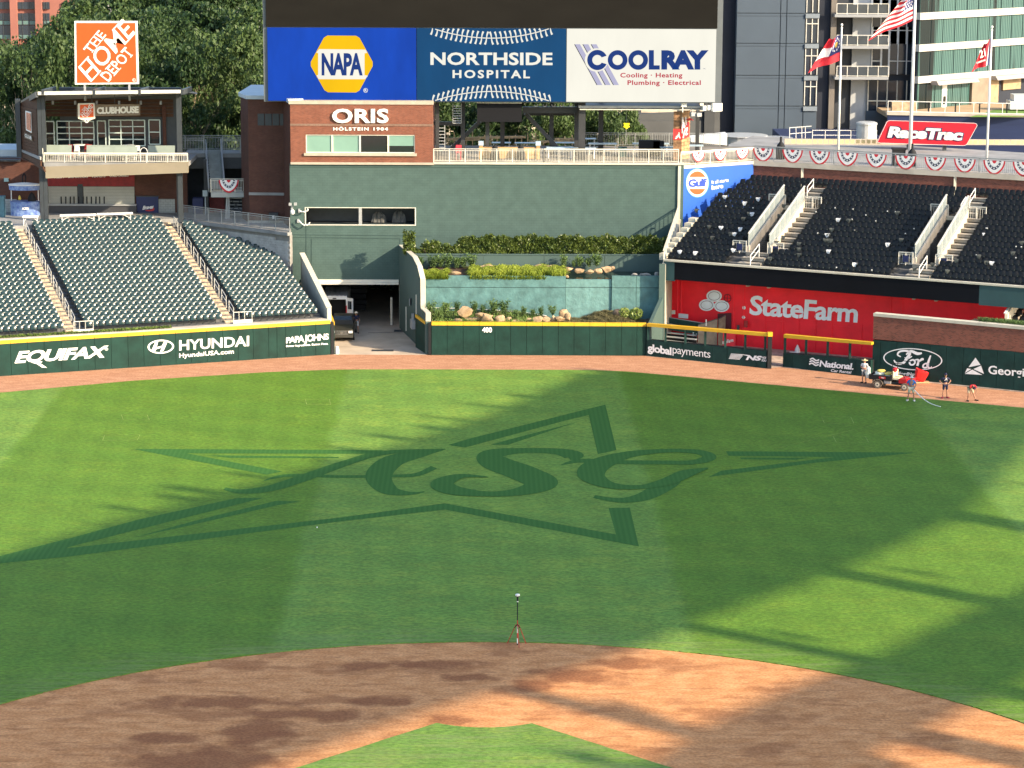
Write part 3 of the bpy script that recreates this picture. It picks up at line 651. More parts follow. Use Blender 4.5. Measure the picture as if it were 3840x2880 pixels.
# brick box with the wrist-watch sign
yT=134.0;pt=YP(yT-.06);zb_=Y(1500,612,yT-.06).z;ztp=Y(1500,392,yT-.06).z;xa,xb=Y(1089,500,yT).x,Y(1623,500,yT).x
br=thing('brick_building','sunlit red brick block with raised white watch sign above a window band','building',(xa,yT,zb_))
wz0,wz1=Y(1350,574,yT-.06).z,Y(1350,505,yT-.06).z;wx0,wx1=Y(1147,540,yT).x,Y(1556,540,yT).x
q=MB()
for a,b_,c,d in ((xa,xb,wz1,ztp),(xa,wx0,zb_,wz1),(wx1,xb,zb_,wz1),(wx0,wx1,zb_,wz0)):q.b2((a,yT-.06,c),(b_,yT+.4,d))
q.b2((xb-.4,yT+.4,zb_),(xb,yT+9,ztp));q.build('wall',BR,br)
q=MB();q.b2((xa-.1,yT-.14,ztp+.003),(xb+.06,yT+9,ztp+.28));q.build('roof',STC,br)
q=MB();c0=Y(1350,473,yT-.1).z;q.b2((xa,yT-.1,c0),(xb+.03,yT-.063,c0+.17));q.build('soldier_course',brick_mat('soldier_brick',(.16,.085,.06),(.26,.14,.10),(.22,.17,.13),.075,.3,.012),br)
q=MB();q.b2((xa,yT-.16,zb_-.12),(xb+.1,yT-.063,zb_+.06));q.build('base_ledge',STC,br)
q=MB();q.b2((wx0-.15,yT-.2,wz0-.22),(wx1+.15,yT-.063,wz0-.003));q.build('sill',STC,br)
GLS=mat('dark_glass',(.010,.016,.020),.06,.1,.5,spec=.8);BLIND=mat('green_blind',(.165,.29,.235),.35,.06,.6,spec=.8)
ws=[1147,1246,1350,1456,1556]
for i in range(4):
    a,b_=Y(ws[i],540,yT).x,Y(ws[i+1],540,yT).x;win=MB();f_=.07
    for p0,p1 in (((a,wz0),(b_,wz0+f_)),((a,wz1-f_),(b_,wz1)),((a,wz0+f_),(a+f_,wz1-f_)),((b_-f_,wz0+f_),(b_,wz1-f_))):win.b2((p0[0]+.004,yT-.02,p0[1]),(p1[0]-.004,yT+.12,p1[1]))
    wo=win.build('window',CREAM,br)
    q=MB();q.b2((a+f_,yT+.06,wz0+f_),(b_-f_,yT+.08,wz1-f_));q.build('pane',GLS if i>=2 else BLIND,wo)
    if i==3:q=MB();q.b2((a+f_,yT+.03,wz0+.58),(b_-f_,yT+.05,wz1-f_));q.build('blind',BLIND,wo)
q=MB();text(q,'ORIS',(1245,462),(1457,462),(1245,408),pt,off=.16,bold=.03,spacing=1.04)
vs=list(q.v);nf_=len(q.f);k=len(q.v)
q.v+=[(x,y+.14,z) for x,y,z in vs]
from collections import Counter
ed=Counter();
for f in q.f[:nf_]:
    for i in range(len(f)):ed[tuple(sorted((f[i],f[(i+1)%len(f)])))]+=1
for (a,b_),c in ed.items():
    if c==1:q.f.append((a,b_,b_+k,a+k));q.m.append(0)
sg=tag(q.build('sign_lettering',WHM),'large raised white sign letters ORIS on the red brick wall','sign')
q=MB();text(q,'HÖLSTEIN 1904',(1249,490),(1455,490),(1249,475),pt,off=.05,bold=.04,spacing=1.25);q.build('lettering',WHM,sg)
# shaded brick stair tower left of it
P0=(xa-.03,yT+.02);P1=(Y(1064,600,137.3).x,137.3);P2=(Y(933,600,137.5).x,137.5)
tw=thing('brick_tower','dark shaded brick stair tower between the walkway and the brick block','tower',(P1[0],P1[1],0))
TW=(P2,P1);P3=(Y(905,600,140.3).x,140.3)
def at2(px,py,pl):v=AT(px,py,pl);return v
ztw=AT(1000,372,TW).z
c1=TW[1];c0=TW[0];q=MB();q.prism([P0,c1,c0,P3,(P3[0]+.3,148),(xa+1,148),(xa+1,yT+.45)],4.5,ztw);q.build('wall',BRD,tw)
q=MB();q.prism([(P0[0]-.12,P0[1]-.1),(c1[0]-.1,c1[1]-.14),(c0[0]-.15,c0[1]-.14),(P3[0]-.15,P3[1]-.1),(P3[0]+.2,148.1),(xa+1,148.1),(xa+1,yT+.5)],ztw+.003,ztw+.3);q.build('roof',mat('pale_roof_edge',(.42,.47,.50),.6,.05,1),tw)
zc0=AT(1000,722,TW).z
q=MB();q.slab([(c0[0],c0[1],zc0),(c1[0],c1[1],zc0),(c1[0],c1[1],zc0-.22),(c0[0],c0[1],zc0-.22)],(-.04,-.05,0));q.build('band',CONCD,tw)
q=MB();q.slab([(c0[0],c0[1],8.3),(c1[0],c1[1],8.3),(c1[0],c1[1],6.6),(c0[0],c0[1],6.6)],(-.08,-.10,0));q.build('block_base',brick_mat('pale_block',(.33,.35,.33),(.38,.39,.37),(.22,.23,.22),.4,.2,.012),tw)
for i in range(4):
    x=966+i*28;a,b_=AT(x,445,TW,.05),AT(x+24,445,TW,.05);c_,d_=AT(x,465,TW,.05),AT(x+24,465,TW,.05);q=MB();q.slab([a+Vector((0,0,.4)),b_+Vector((0,0,.4)),b_-Vector((0,0,.55)),a-Vector((0,0,.55))],(.04,.05,0));q.build('louvre',DKM,tw)
q=MB();a=AT(1026,812,TW,.3);q.box(a,(.75,.4,.62));q.poly([a+Vector((-.1,-.21,-.15)),a+Vector((.08,-.21,-.15)),a+Vector((.08,-.21,.12)),a+Vector((-.1,-.21,.12))],1);tag(q.build('speaker_box',[DKM,WHM]),'black box with a small white mark on the shaded block ledge','box')
# security cameras and conduits at the edge of the green wall
def pipecam(x,y,lab,kind):
    r=thing('security_camera',lab,'camera',Y(x,y,YB));a=Y(x,y,YB-.05)
    q=MB();q.box((a.x,a.y,a.z),(.16,.12,.3));q.build('bracket',GREYM,r)
    q=MB();q.smooth=True
    if kind:
        pts=[(x+2,y-3),(x+12,y+10),(x+25,y+18),(x+38,y+14),(x+44,y+6)] if kind==2 else [(x,y),(x+10,y+4),(x+24,y+4),(x+33,y-2),(x+31,y-8)]
        pts=[Y(a_,b_,YB-.4) for a_,b_ in pts]
        for u_,v_ in zip(pts[:-1],pts[1:]):q.tube(u_,v_,.055,n=6)
        q.build('arm',WHM,r)
    else:
        q.lathe((a.x+.05,a.y-.3,a.z-.35),[(.05,-.2),(.16,-.12),(.17,.1),(.12,.2),(.03,.22)],10);q.build('dome',WHM,r)
        q=MB();q.box((a.x-.12,a.y-.3,a.z+.3),(.22,.2,.22));q.box((a.x+.3,a.y-.3,a.z+.32),(.22,.2,.22));q.build('floodlight',GREYM,r)
pipecam(1095,778,'white dome camera with two small lamps at the left edge of the green wall',0)
pipecam(1122,790,'upper curved white pipe camera bracket beside the dark wall slot',1)
pipecam(1118,828,'lower curved white pipe camera bracket beside the dark wall slot',2)

# ------------------------------------------------------------------ video board
JY=134.75;PJ=YP(JY)
vb=thing('video_board','huge video board, switched-off grey screen above three lit sponsor panels','video board',(0,JY,Y(1500,382,JY).z))
LEDOFF=mat('led_off',(.0105,.0098,.0084),.9,.08,.25,.1,30,spec=.1,stretch=(1,1,3))
x0,x1=Y(1000,300,JY).x,Y(2686,300,JY).x;zb0=Y(1800,382,JY).z;zm=Y(1800,105,JY).z;ztop=40
q=MB();q.b2((x0-.25,JY+.15,zb0-.05),(x1+.45,JY+2.4,ztop));q.build('cabinet',mat('board_frame',(.10,.115,.125),.6,.08,.5),vb)
q=MB();q.b2((x0,JY,zm+.04),(x1,JY+.14,ztop));q.build('screen',LEDOFF,vb)
def emis(name,col,v=.03,s=.5):
    c=lin(col);e=tuple(x/EXP for x in c[:3]);m=mat(name,tuple(x*.02 for x in e),.8,v,.4,stretch=(1,1,.35));b=m.node_tree.nodes['Principled BSDF']
    cr=[n for n in m.node_tree.nodes if n.type=='VALTORGB'][0]
    c2=m.node_tree.nodes.new('ShaderNodeValToRGB');c2.color_ramp.elements[0].color=(*[x*1.0 for x in e],1);c2.color_ramp.elements[1].color=(*[min(1,x*(1-v*3)) for x in e],1)
    c2.color_ramp.elements[0].position=.35;c2.color_ramp.elements[1].position=.65
    nz=[n for n in m.node_tree.nodes if n.type=='TEX_NOISE'][0];m.node_tree.links.new(nz.outputs['Fac'],c2.inputs[0]);m.node_tree.links.new(c2.outputs[0],b.inputs['Emission Color'])
    b.inputs['Emission Strength'].default_value=1.0;b.inputs['Specular IOR Level'].default_value=.08;return m
EB=emis('screen_blue','1450c8',.08);ET=emis('screen_teal','14507f',.05);EW=emis('screen_white','fbf8ea',.02);EY=emis('screen_yellow','ffc90e',.03);EN=emis('screen_navy','1e3f86',.04);ER=emis('screen_red','c83a50',.03);EL=emis('screen_lilac','bdbbd8',.03);EK=emis('screen_black','30343c',.03)
xs_=[1002,1562,2124,2686]
labs=['screen_panel']*3
def jm(o):return lambda x,y:AT(x,y,PJ,o)
pan=[]
for i,mt in enumerate((EB,ET,EW)):
    a,b_=Y(xs_[i],200,JY).x+.03,Y(xs_[i+1],200,JY).x-.03;q=MB();q.b2((a,JY-.02,zb0+.04),(b_,JY+.14,zm-.03));p_=q.build('screen_panel',mt,vb);pan.append(p_)
    p_['label']=['blue panel with yellow and white hexagon logo','dark teal panel with white baseball stitching','white panel with blue lettering and lilac stripes'][i]
q=MB()
hexo=[(1240,134),(1342,134),(1400,235),(1342,346),(1240,346),(1163,240)]
def rnd(P,r=10):
    o=[]
    for i in range(len(P)):
        a,b_,c=P[i-1],P[i],P[(i+1)%len(P)]
        for s_,t_ in ((a,.0),(c,.0)):
            l=math.hypot(s_[0]-b_[0],s_[1]-b_[1]);o.append((b_[0]+(s_[0]-b_[0])*r/l,b_[1]+(s_[1]-b_[1])*r/l))
    return o
H=rnd([(1219,133),(1344,134),(1402,240),(1344,347),(1221,346),(1161,240)],9)
q.fill([H],jm(.035));q.build('logo_shape',EY,pan[0])
q=MB();q.fill([[(1197,184),(1371,186),(1377,198),(1367,200),(1367,282),(1380,284),(1369,297),(1195,297),(1187,283),(1193,281),(1193,199),(1186,197)]],jm(.05));q.fill([ell(1371,339,8.5,8.5),ell(1371,339,6.8,6.8)],jm(.05));text(q,'R',(1367,344),(1376,344),(1367,334),PJ,off=.05,bold=.03);q.build('logo_shape',EW,pan[0])
q=MB();text(q,'NAPA',(1206,283),(1360,283),(1206,199),PJ,off=.065,bold=.04,spacing=.9);q.build('lettering',EN,pan[0])
q=MB();text(q,'NORTHSIDE',(1614,244),(2072,245),(1614,196),PJ,off=.04,bold=.028,spacing=1.02);text(q,'HOSPITAL',(1697,293),(1987,294),(1697,262),PJ,off=.04,bold=.03,spacing=1.3)
# slab serifs of the hospital sign
for x in (1614,1650,1731,1772,1838,1870,1930,1942,2026):pass
for sgn,yb_,yc_ in ((1,108,143),(-1,378,343)):
    f=lambda x:yc_+(yb_-yc_)*((x-1843)/215)**2
    pts=[(x,f(x),3.5) for x in np.linspace(1632,2058,18)];stroke(q,pts,jm(.04),4)
    n_=25
    for i in range(n_):
        x=1622+442*i/(n_-1);y=f(x);lean=7*(1 if x<1843 else -1)*sgn;sl=(2*(yb_-yc_)*(x-1843)/215**2)
        for side in (-1,1):
            y1=y+side*24
            if sgn>0 and (y1<107):y1=107.5
            if sgn<0 and (y1>378):y1=377.5
            if abs(y1-y)<5:continue
            top=(y1<y);o=.044+.004*((i+side)%2)
            stroke(q,[(x,y,3),(x-lean*.25*side*sgn,y+(y1-y)*.5,5.5),(x-(lean*side)*sgn*.9+(-5 if top else 5)*0,y1,7.5)],jm(o),3)
q.build('lettering',EW,pan[1])
q=MB()
for dx in (0,31,62):
    top=2155+dx
    q.fill([[(top,166),(top+20,166),(top+104,319),(top+84,319)]],jm(.04))
q.build('logo_stripe',EL,pan[2])
q=MB();q.fill([ell(2237,225,44,44)],jm(.05));q.build('logo_halo',EW,pan[2])
q=MB()
for dx in (0,31,62):q.fill([[(2153+dx,166),(2156+dx,166),(2240+dx,319),(2237+dx,319)]],jm(.046))
q.build('logo_stripe',EK,pan[2])
q=MB()
def cring(cx,cy,ro,ri,a0=None):
    if a0 is None:q.fill([ell(cx,cy,ro,ro,36),ell(cx,cy,ri,ri,36)],jm(.06))
    else:
        o_=[(cx+ro*math.cos(t_),cy+ro*math.sin(t_)) for t_ in np.linspace(a0,2*math.pi-a0,30)];i_=[(cx+ri*math.cos(t_),cy+ri*math.sin(t_)) for t_ in np.linspace(2*math.pi-a0-.12,a0+.12,30)]
        q.fill([o_+i_],jm(.06))
cring(2240,225,38,19,.42);cring(2316,225,37,19);cring(2393,225,37,19)
q.fill([[(2433,188),(2452,188),(2452,245),(2474,245),(2474,261),(2433,261)]],jm(.064));text(q,'RAY',(2480,261),(2657,261),(2480,188),PJ,off=.06,bold=.06,spacing=.82);text(q,'TM',(2636,260),(2645,260),(2636,256),PJ,off=.06)
q.build('lettering',EN,pan[2])
q=MB();text(q,'Cooling · Heating',(2326,296),(2559,296),(2326,273),PJ,off=.05,bold=.025,spacing=1.08);text(q,'Plumbing · Electrical',(2353,324),(2628,324),(2353,301),PJ,off=.05,bold=.025,spacing=1.08);q.build('lettering',ER,pan[2])

# ------------------------------------------------------------------ seats
def inpoly(x,y,P):
    c=False
    for i in range(len(P)):
        x1,y1=P[i-1];x2,y2=P[i]
        if (y1>y)!=(y2>y) and x<(x2-x1)*(y-y1)/(y2-y1)+x1:c=not c
    return c
def seat_mesh(name,m,m2,kind):
    """folding stadium chair facing -Y: curved back shell, tipped-up pan, arm standards"""
    mb=MB();mb.smooth=False
    def grid(fn,nu,nv_):
        k=len(mb.v)
        for j in range(nv_+1):
            for i in range(nu+1):mb.v.append(fn(i/nu,j/nv_))
        for j in range(nv_):
            for i in range(nu):a=k+j*(nu+1)+i;mb.f.append((a,a+1,a+nu+2,a+nu+1));mb.m.append(mb.cur)
    w=.225
    # back shell (front and rear skins)
    top=.84;lo=.42
    def back(u,v,o=0.0):
        x=(u-.5)*2*w*(1-.14*v**4);z=lo+(top-lo)*v-.035*abs(2*u-1)**3*v
        y=.02+.10*v-.05*(1-(2*u-1)**2)*(-1 if kind=='g' else 1)*.9+.05*max(0,v-.8)/.2+o
        return (x,y,z)
    grid(lambda u,v:back(u,v),4,4);grid(lambda u,v:back(1-u,v,.035),4,4)
    # tipped-up pan
    def pan(u,v,s=1):
        x=(u-.5)*2*(w-.01);z=.36+.36*v;y=-.03-.10*(1-v)-s*(.06*(1-(2*u-1)**2)*math.sin(math.pi*min(1,v*1.05+.02)))-.02
        return (x,y,z)
    if kind=='g':grid(lambda u,v:pan(u,v),4,3);grid(lambda u,v:(pan(1-u,v,-1)[0],pan(1-u,v,-.2)[1]+.03,pan(1-u,v)[2]),4,3)
    else:
        grid(lambda u,v:((u-.5)*2*(w-.01),-.36+.36*v,.42+.03*v-.03*(1-(2*u-1)**2)-.05*(max(0,.2-v)/.2)),3,3)
        grid(lambda u,v:((.5-u)*2*(w-.01),-.36+.36*v,.36+.03*v),3,1)
    sm=len(mb.f)
    mb.cur=1
    mb.box((-.245,-.08,.52),(.03,.34,.05));mb.box((-.245,.02,.27),(.035,.09,.5));mb.box((-.245,.03,.02),(.06,.2,.04))
    me=bpy.data.meshes.new(name);me.from_pydata(mb.v,[],mb.f);me.materials.append(m);me.materials.append(m2)
    me.polygons.foreach_set('material_index',mb.m);me.polygons.foreach_set('use_smooth',[i<sm for i in range(len(mb.f))])
    return me
SEATG=mat('green_seat_plastic',(.011,.031,.034),.24,.15,1.5,spec=.33)
SEATK=mat('black_seat_plastic',(.004,.0045,.005),.42,.2,1.5,spec=.3)
SEATF=mat('seat_standard',(.012,.02,.022),.6,.1,2)
seat_g=seat_mesh('green_seat',SEATG,SEATF,'g');seat_k=seat_mesh('black_seat',SEATK,SEATF,'k')
def place_seats(me,name,A0,u,n,z0,d,r,rows,segs,clip,labf,cat,group,pitch,keep,stuff_label,matl,face):
    """individual chairs for the ones that show largest, one joined object for the rest"""
    allp=[]
    rz=math.atan2(u[1],u[0])
    for i in range(rows):
        for si,(s0,s1,i0,i1) in enumerate(segs):
            if not (i0<=i<=i1):continue
            k=int((s1-s0)/pitch+.01);
            for j in range(k):
                s=s0+pitch*(j+.5)+((s1-s0)-k*pitch)/2
                x=A0[0]+u[0]*s+n[0]*(i*d+.45*d);y=A0[1]+u[1]*s+n[1]*(i*d+.45*d);z=z0+i*r
                px,py=PX((x,y,z+.75))
                if px<-60 or px>3900:continue
                if clip and not inpoly(px,py,clip):continue
                allp.append((i,si,j,k,x,y,z))
    ind=allp[:keep];rest=allp[keep:]
    for i,si,j,k,x,y,z in ind:
        o=link(name,me,None,(x,y,z),rz+random.uniform(-.02,.02));tag(o,labf(i,si,j,k),cat,group)
    V0=np.array([v.co[:] for v in me.vertices]);Fs=[tuple(p.vertices) for p in me.polygons];F0=np.array(Fs);mi0=np.array([p.material_index for p in me.polygons]);sm0=np.array([p.use_smooth for p in me.polygons])
    ca,sa=math.cos(rz),math.sin(rz);VR=V0.copy();VR[:,0]=V0[:,0]*ca-V0[:,1]*sa;VR[:,1]=V0[:,0]*sa+V0[:,1]*ca
    P=np.array([(x,y,z) for*_,x,y,z in rest]);N=len(P)
    P=P+np.random.uniform(-.012,.012,P.shape)*[1,1,.3]
    V=(VR[None]+P[:,None]).reshape(-1,3);F=(F0[None]+(np.arange(N)*len(V0))[:,None,None]).reshape(-1,4)
    mm=arr_mesh(name+'s',V,F,[me.materials[0],me.materials[1]],midx=np.tile(mi0,N));mm.polygons.foreach_set('use_smooth',np.tile(sm0,N))
    o=link(name+'_rows',mm);tag(o,stuff_label,cat,None,'stuff')
    return len(ind),N

# left stand
uL=Vector((LW1[0]-LW0[0],LW1[1]-LW0[1],0)).normalized();nL=Vector((-uL.y,uL.x,0))
zL,dL,rL,NL=2.75,.78,.2,26
A_L=Vector((LW0[0],LW0[1],0))+nL*.9
TAN=mat('tan_step_concrete',(.52,.40,.27),.9,.1,1.5,.15);DKC=mat('shaded_terrace_concrete',(.10,.10,.10),.9,.15,1)  # terrace concrete coloured dark for the shade under the seats
ls=thing('seating_stand','left field seating stand of concrete terraces with two tan stair aisles','grandstand',(*A_L[:2],0))
def terr(mb,A0,u,n,z0,d,r,i0,i1,s0,s1,zbase=0,s1f=None):
    for i in range(i0,i1+1):
        e=s1f(i) if s1f else s1
        a=A0+u*s0+n*(i*d);b_=A0+u*e+n*(i*d);c=b_+n*(d+.001);dd=a+n*(d+.001)
        k=len(mb.v);z=z0+i*r
        mb.v+=[(a.x,a.y,zbase),(b_.x,b_.y,zbase),(c.x,c.y,zbase),(dd.x,dd.y,zbase),(a.x,a.y,z),(b_.x,b_.y,z),(c.x,c.y,z),(dd.x,dd.y,z)]
        for f in ((3,2,1,0),(4,5,6,7),(0,1,5,4),(1,2,6,5),(2,3,7,6),(3,0,4,7)):mb.f.append(tuple(k+q_ for q_ in f));mb.m.append(mb.cur)
def s1L(i):  # right boundary of the terraces (edge wall, then block wall)
    return 24.9+.0*i if i<=12 else 24.9-(i-12)*.42
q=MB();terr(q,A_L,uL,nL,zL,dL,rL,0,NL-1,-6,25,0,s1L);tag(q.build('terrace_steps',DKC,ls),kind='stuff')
aisL=[(5.15,6.45),(17.3,18.45)]
for s0,s1 in aisL:
    for i in range(NL):
        for h in (0,1):
            a=A_L+uL*s0+nL*(i*dL+h*dL/2);q=MB();z=zL+i*rL+(.0 if h==0 else rL/2)
            c=a+uL*.36+nL*(dL*.25);q.box((c.x,c.y,z+.012-.1),(.74,dL/2-.012,.22),math.atan2(uL.y,uL.x));q.build('stair_step',TAN,ls)
segL=[(-5,5.1,0,25),(6.5,17.2,0,25),(18.5,24.7,0,25)]
clipL=[(-80,1300),(-80,780),(0,815),(560,790),(575,812),(645,806),(740,836),(830,870),(960,912),(1077,962),(1142,968),(1232,1230),(900,1240)]
def rowname(i):return ('front row','second row','third row','fourth row','fifth row','sixth row','seventh row','eighth row','ninth row','tenth row')[min(9,i)]
sc_=['left corner block beside the first stair','wide middle block between the two stairs','right block beside the sloping edge wall']
nums=['first','second','third','fourth','fifth','sixth','seventh','eighth','ninth','tenth','eleventh','twelfth','thirteenth','fourteenth','fifteenth','sixteenth','seventeenth','eighteenth','nineteenth','twentieth','twenty-first','twenty-second','twenty-third','twenty-fourth','twenty-fifth','twenty-sixth','twenty-seventh','twenty-eighth','twenty-ninth','thirtieth']
def labL(i,si,j,k):
    sec=('left','middle','right')[si]
    if si==0:return f'{nums[k-1-j]} green seat left of the left stair, {rowname(i)} above the wall'
    if si==1:return f'{nums[j]} green seat right of the left stair, {rowname(i)} above the wall'
    return f'{nums[j]} green seat right of the second stair, {rowname(i)} above the wall'
place_seats(seat_g,'stadium_chair',A_L,uL,nL,zL,dL,rL,NL,segL,clipL,labL,'seat','green seats in the lowest rows of the left stand',.497,300,'many glossy dark green folding seats filling the upper rows of the left stand',None,'g')
# aisle handrails
RAIL=mat('rail_metal',(.58,.56,.50),.45,.08,3,metal=.2)
for ai,(s0,s1) in enumerate(aisL):
    sr=s0+.78
    for j in range(9):
        i=.7+j*2.72
        if i+1.9>NL:continue
        P0=A_L+uL*sr+nL*((i+.2)*dL);P1=A_L+uL*sr+nL*((i+1.9)*dL);z0_,z1_=zL+i*rL,zL+(i+1.9)*rL
        r_=thing('handrail',f'{nums[j]} thin pale handrail from the bottom of the {"left" if ai == 0 else "second"} stair','handrail',(P0.x,P0.y,z0_),'handrails on the left stand stairs')
        for p_,z_ in ((P0,z0_),(P1,z1_)):
            q=MB();q.tube((p_.x,p_.y,z_),(p_.x,p_.y,z_+.9),.028,n=6);q.build('post',RAIL,r_)
        q=MB();q.tube((P0.x,P0.y,z0_+.9),(P1.x,P1.y,z1_+.9),.028,n=6);q.build('top_rail',RAIL,r_)
        q=MB();q.tube((P0.x,P0.y,z0_+.5),(P1.x,P1.y,z1_+.5),.022,n=6);q.build('middle_rail',RAIL,r_)
    P0=A_L+uL*(s0+.5)-nL*.25;P1=A_L+uL*(s0+1.95)-nL*.25
    r_=thing('handrail',f'low white rail with a pale board at the foot of the {"left" if ai == 0 else "second"} stair','handrail',(P0.x,P0.y,zL),'handrails on the left stand stairs')
    q=MB();q.tube((P0.x,P0.y,zL+.85),(P1.x,P1.y,zL+.85),.03,n=6);q.build('top_rail',RAIL,r_)
    q=MB();q.bar((P0.x,P0.y,zL+.13),(P1.x,P1.y,zL+.13),.05,.24);q.build('board',WHM,r_)
    for t_ in (0,.3,.6,1):q=MB();p_=P0+(P1-P0)*t_;q.tube((p_.x,p_.y,zL),(p_.x,p_.y,zL+.85),.025,n=6);q.build('post',RAIL,r_)
# front kerb with grass strip between pads and seats
q=MB();a,b_=Vector((LW0[0],LW0[1],0))+nL*.45-uL*6,Vector((LW1[0],LW1[1],0))+nL*.45;q.bar((a.x,a.y,2.66),(b_.x,b_.y,2.64),.9,.12);tag(q.build('wall_kerb',CONC),'thin pale concrete ledge between the yellow wall cap and the front seats','ledge')
Vv,Fv=leaves(2600,np.stack([np.random.rand(2600)*15-2,np.random.rand(2600)*.3+.45,np.random.rand(2600)*.14],1),.12)
Vw=np.stack([LW0[0]+uL.x*Vv[:,0]+nL.x*Vv[:,1],LW0[1]+uL.y*Vv[:,0]+nL.y*Vv[:,1],2.74+Vv[:,2]],1)
MOSS=mat('strip_grass',(.09,.14,.02),.8,.3,4);tag(link('grass',arr_mesh('grass',Vw,Fv,MOSS)),'thin strip of weedy grass behind the yellow cap of the left wall','grass',None,'stuff')
# sloping edge wall at the right end of the left stand
E0=Vector((-12.0,122.75,0));E1=Vector((-14.75,133.2,0))
ew=thing('stand_edge_wall','pale sloping edge wall at the right end of the green seats','wall',(*E0[:2],0))
zA,zB=Y(1210,1105,122.9).z+.2,AT(1140,975,((E0.x,E0.y),(E1.x,E1.y))).z;zA=AT(1212,1200,((E0.x,E0.y),(E1.x,E1.y))).z
q=MB();q.slab([(E0.x,E0.y,0),(E1.x,E1.y,0),(E1.x,E1.y,6.2),(E0.x,E0.y,3.55)],(.3,.08,0));q.build('wall',CAPW,ew)
q=MB();q.bar((E0.x+.12,E0.y,3.6),(E1.x+.12,E1.y,6.25),.42,.07);q.build('cap',CAPW,ew)
# block wall and walkway ramp with railing, right rear of the stand
BW=[(605,838),(840,872),(960,905),(1088,960)]
def onr(px,py,z):return G(px,py,z)
W0=Vector((-26.6,134.0,0));W1=Vector((-15.6,133.9,0))
W0=A_L+uL*19.3+nL*(26.2*dL);W1=A_L+uL*25.25+nL*(12.6*dL)
_p=PX((W0.x,W0.y,8))[0];bwt0,bwt1=AT(_p,832,((W0.x,W0.y),(W1.x,W1.y))).z,AT(1086,882,((W0.x,W0.y),(W1.x,W1.y))).z
BLK=mat('concrete_block',(.36,.35,.33),.9,.12,2,.2)
bw=thing('block_wall','grey concrete block wall under the walkway railing, beside the green seats','wall',(W0.x,W0.y,0))
uB=Vector((W1.x-W0.x,W1.y-W0.y,0));LB=uB.length;uB.normalize();nB=Vector((-uB.y,uB.x,0))
if nB.y<0:nB=-nB
q=MB();q.slab([W0.xy.to_3d(),W1.xy.to_3d(),Vector((W1.x,W1.y,bwt1-.02)),Vector((W0.x,W0.y,bwt0-.02))],nB*.3);q.build('core',mat('mortar',(.20,.19,.175),.95,.1,2),bw)
cnt=0;zrow=4.4;jr=0
bm_=MB();bm_.box((0,0,0),(.385,.04,.188));blk=bm_.build('block',BLK,bw,local=True);blkme=blk.data;bpy.data.objects.remove(blk)
while zrow<bwt0:
    s=.2 if jr%2 else 0
    while s<LB-.2 and cnt<300:
        zt_=bwt0+(bwt1-bwt0)*s/LB;zf=zL+max(0,((W0+uB*s-A_L).dot(nL))/dL)*rL
        if zrow+.1<zt_ and zrow>zf-1.2:
            p=W0+uB*(s+.2)-nB*.018;o=link('block',blkme,bw,(p.x-W0.x,p.y-W0.y,zrow),math.atan2(uB.y,uB.x));cnt+=1
        s+=.4
    zrow+=.2;jr+=1
q=MB();q.bar((W0.x,W0.y,bwt0+.1),(W1.x,W1.y,bwt1+.1),.5,.26);q.build('coping',CONCD,bw)
def railing(name_,lab,p0,p1,h,step,m,group=None,posts=1.5,cat='railing',pick=True,thick=.018,capw=.05,limit=300):
    p0=Vector(p0);p1=Vector(p1);d=p1-p0;L_=math.hypot(d.x,d.y);r_=thing(name_,lab,cat,p0,group)
    for hh,ww in ((h,capw),(h-.14,.035),(.1,.035)):
        q=MB();q.bar(p0+Vector((0,0,hh)),p1+Vector((0,0,hh)),ww,ww);q.build('rail',m,r_)
    n_=max(1,round(L_/posts));pm=None
    for i in range(n_+1):
        c=p0+d*(i/n_);q=MB();q.box((c.x,c.y,c.z+h/2),(.06,.06,h));q.build('post',m,r_)
    if pick:
        n_=int(L_/step);mb=MB();mb.box((0,0,0),(thick*1.4,thick*1.4,h-.2));me=None
        for i in range(min(n_,limit)):
            c=d*((i+.5)/n_)
            if me is None:o=mb.build('baluster',m,r_,local=True);me=o.data
            else:o=link('baluster',me,r_)
            o.location=(c.x,c.y,c.z+h/2)
    return r_
RGREY=mat('galvanised_rail',(.30,.31,.31),.5,.1,3,metal=.3)
railing('railing','grey sloping walkway railing above the block wall beside the green seats',(W0.x-.2,W0.y+.2,bwt0+.23),(W1.x,W1.y+.05,bwt1+.23),1.15,.13,RGREY)
# bleacher-like white benches at the top of the stand
CZ=zL+NL*rL+.15  # concourse level
def bench(px0,px1,py,lab):
    a=G(px0,py,CZ+.75);b_=G(px1,py-(4 if px1-px0>60 else 0),CZ+.75);r_=thing('counter_bench',lab,'bench',(a.x,a.y,CZ))
    q=MB();q.bar(a,b_,.35,.13);q.build('top',WHM,r_)
    for t_ in (.06,.94):
        c=a+(b_-a)*t_;q=MB();q.bar((c.x,c.y,CZ),(c.x,c.y,a.z),.06,.06);q.build('leg',WHM,r_)
    for t_,t2 in ((.06,.35),(.94,.65)):
        c=a+(b_-a)*t_;e=a+(b_-a)*t2;q=MB();q.bar((c.x,c.y,CZ+.35),(e.x,e.y,a.z),.04,.04);q.build('brace',WHM,r_)
bench(85,143,812,'short white standing counter beside the blue drinks cart');bench(224,360,808,'left of two long white counters behind the top row');bench(363,497,803,'right of two long white counters behind the top row')
# concourse floor
pA=A_L+nL*(NL*dL)-uL*12;pB=A_L+nL*(NL*dL)+uL*12.5
q=MB();q.prism([(pA.x,pA.y),(pB.x,pB.y),(W0.x,W0.y+.3),(W1.x,W1.y+.5),(-15.9,150),(-60,150)],CZ-.5,CZ);
tag(q.build('concourse_floor',CONCD),kind='structure')

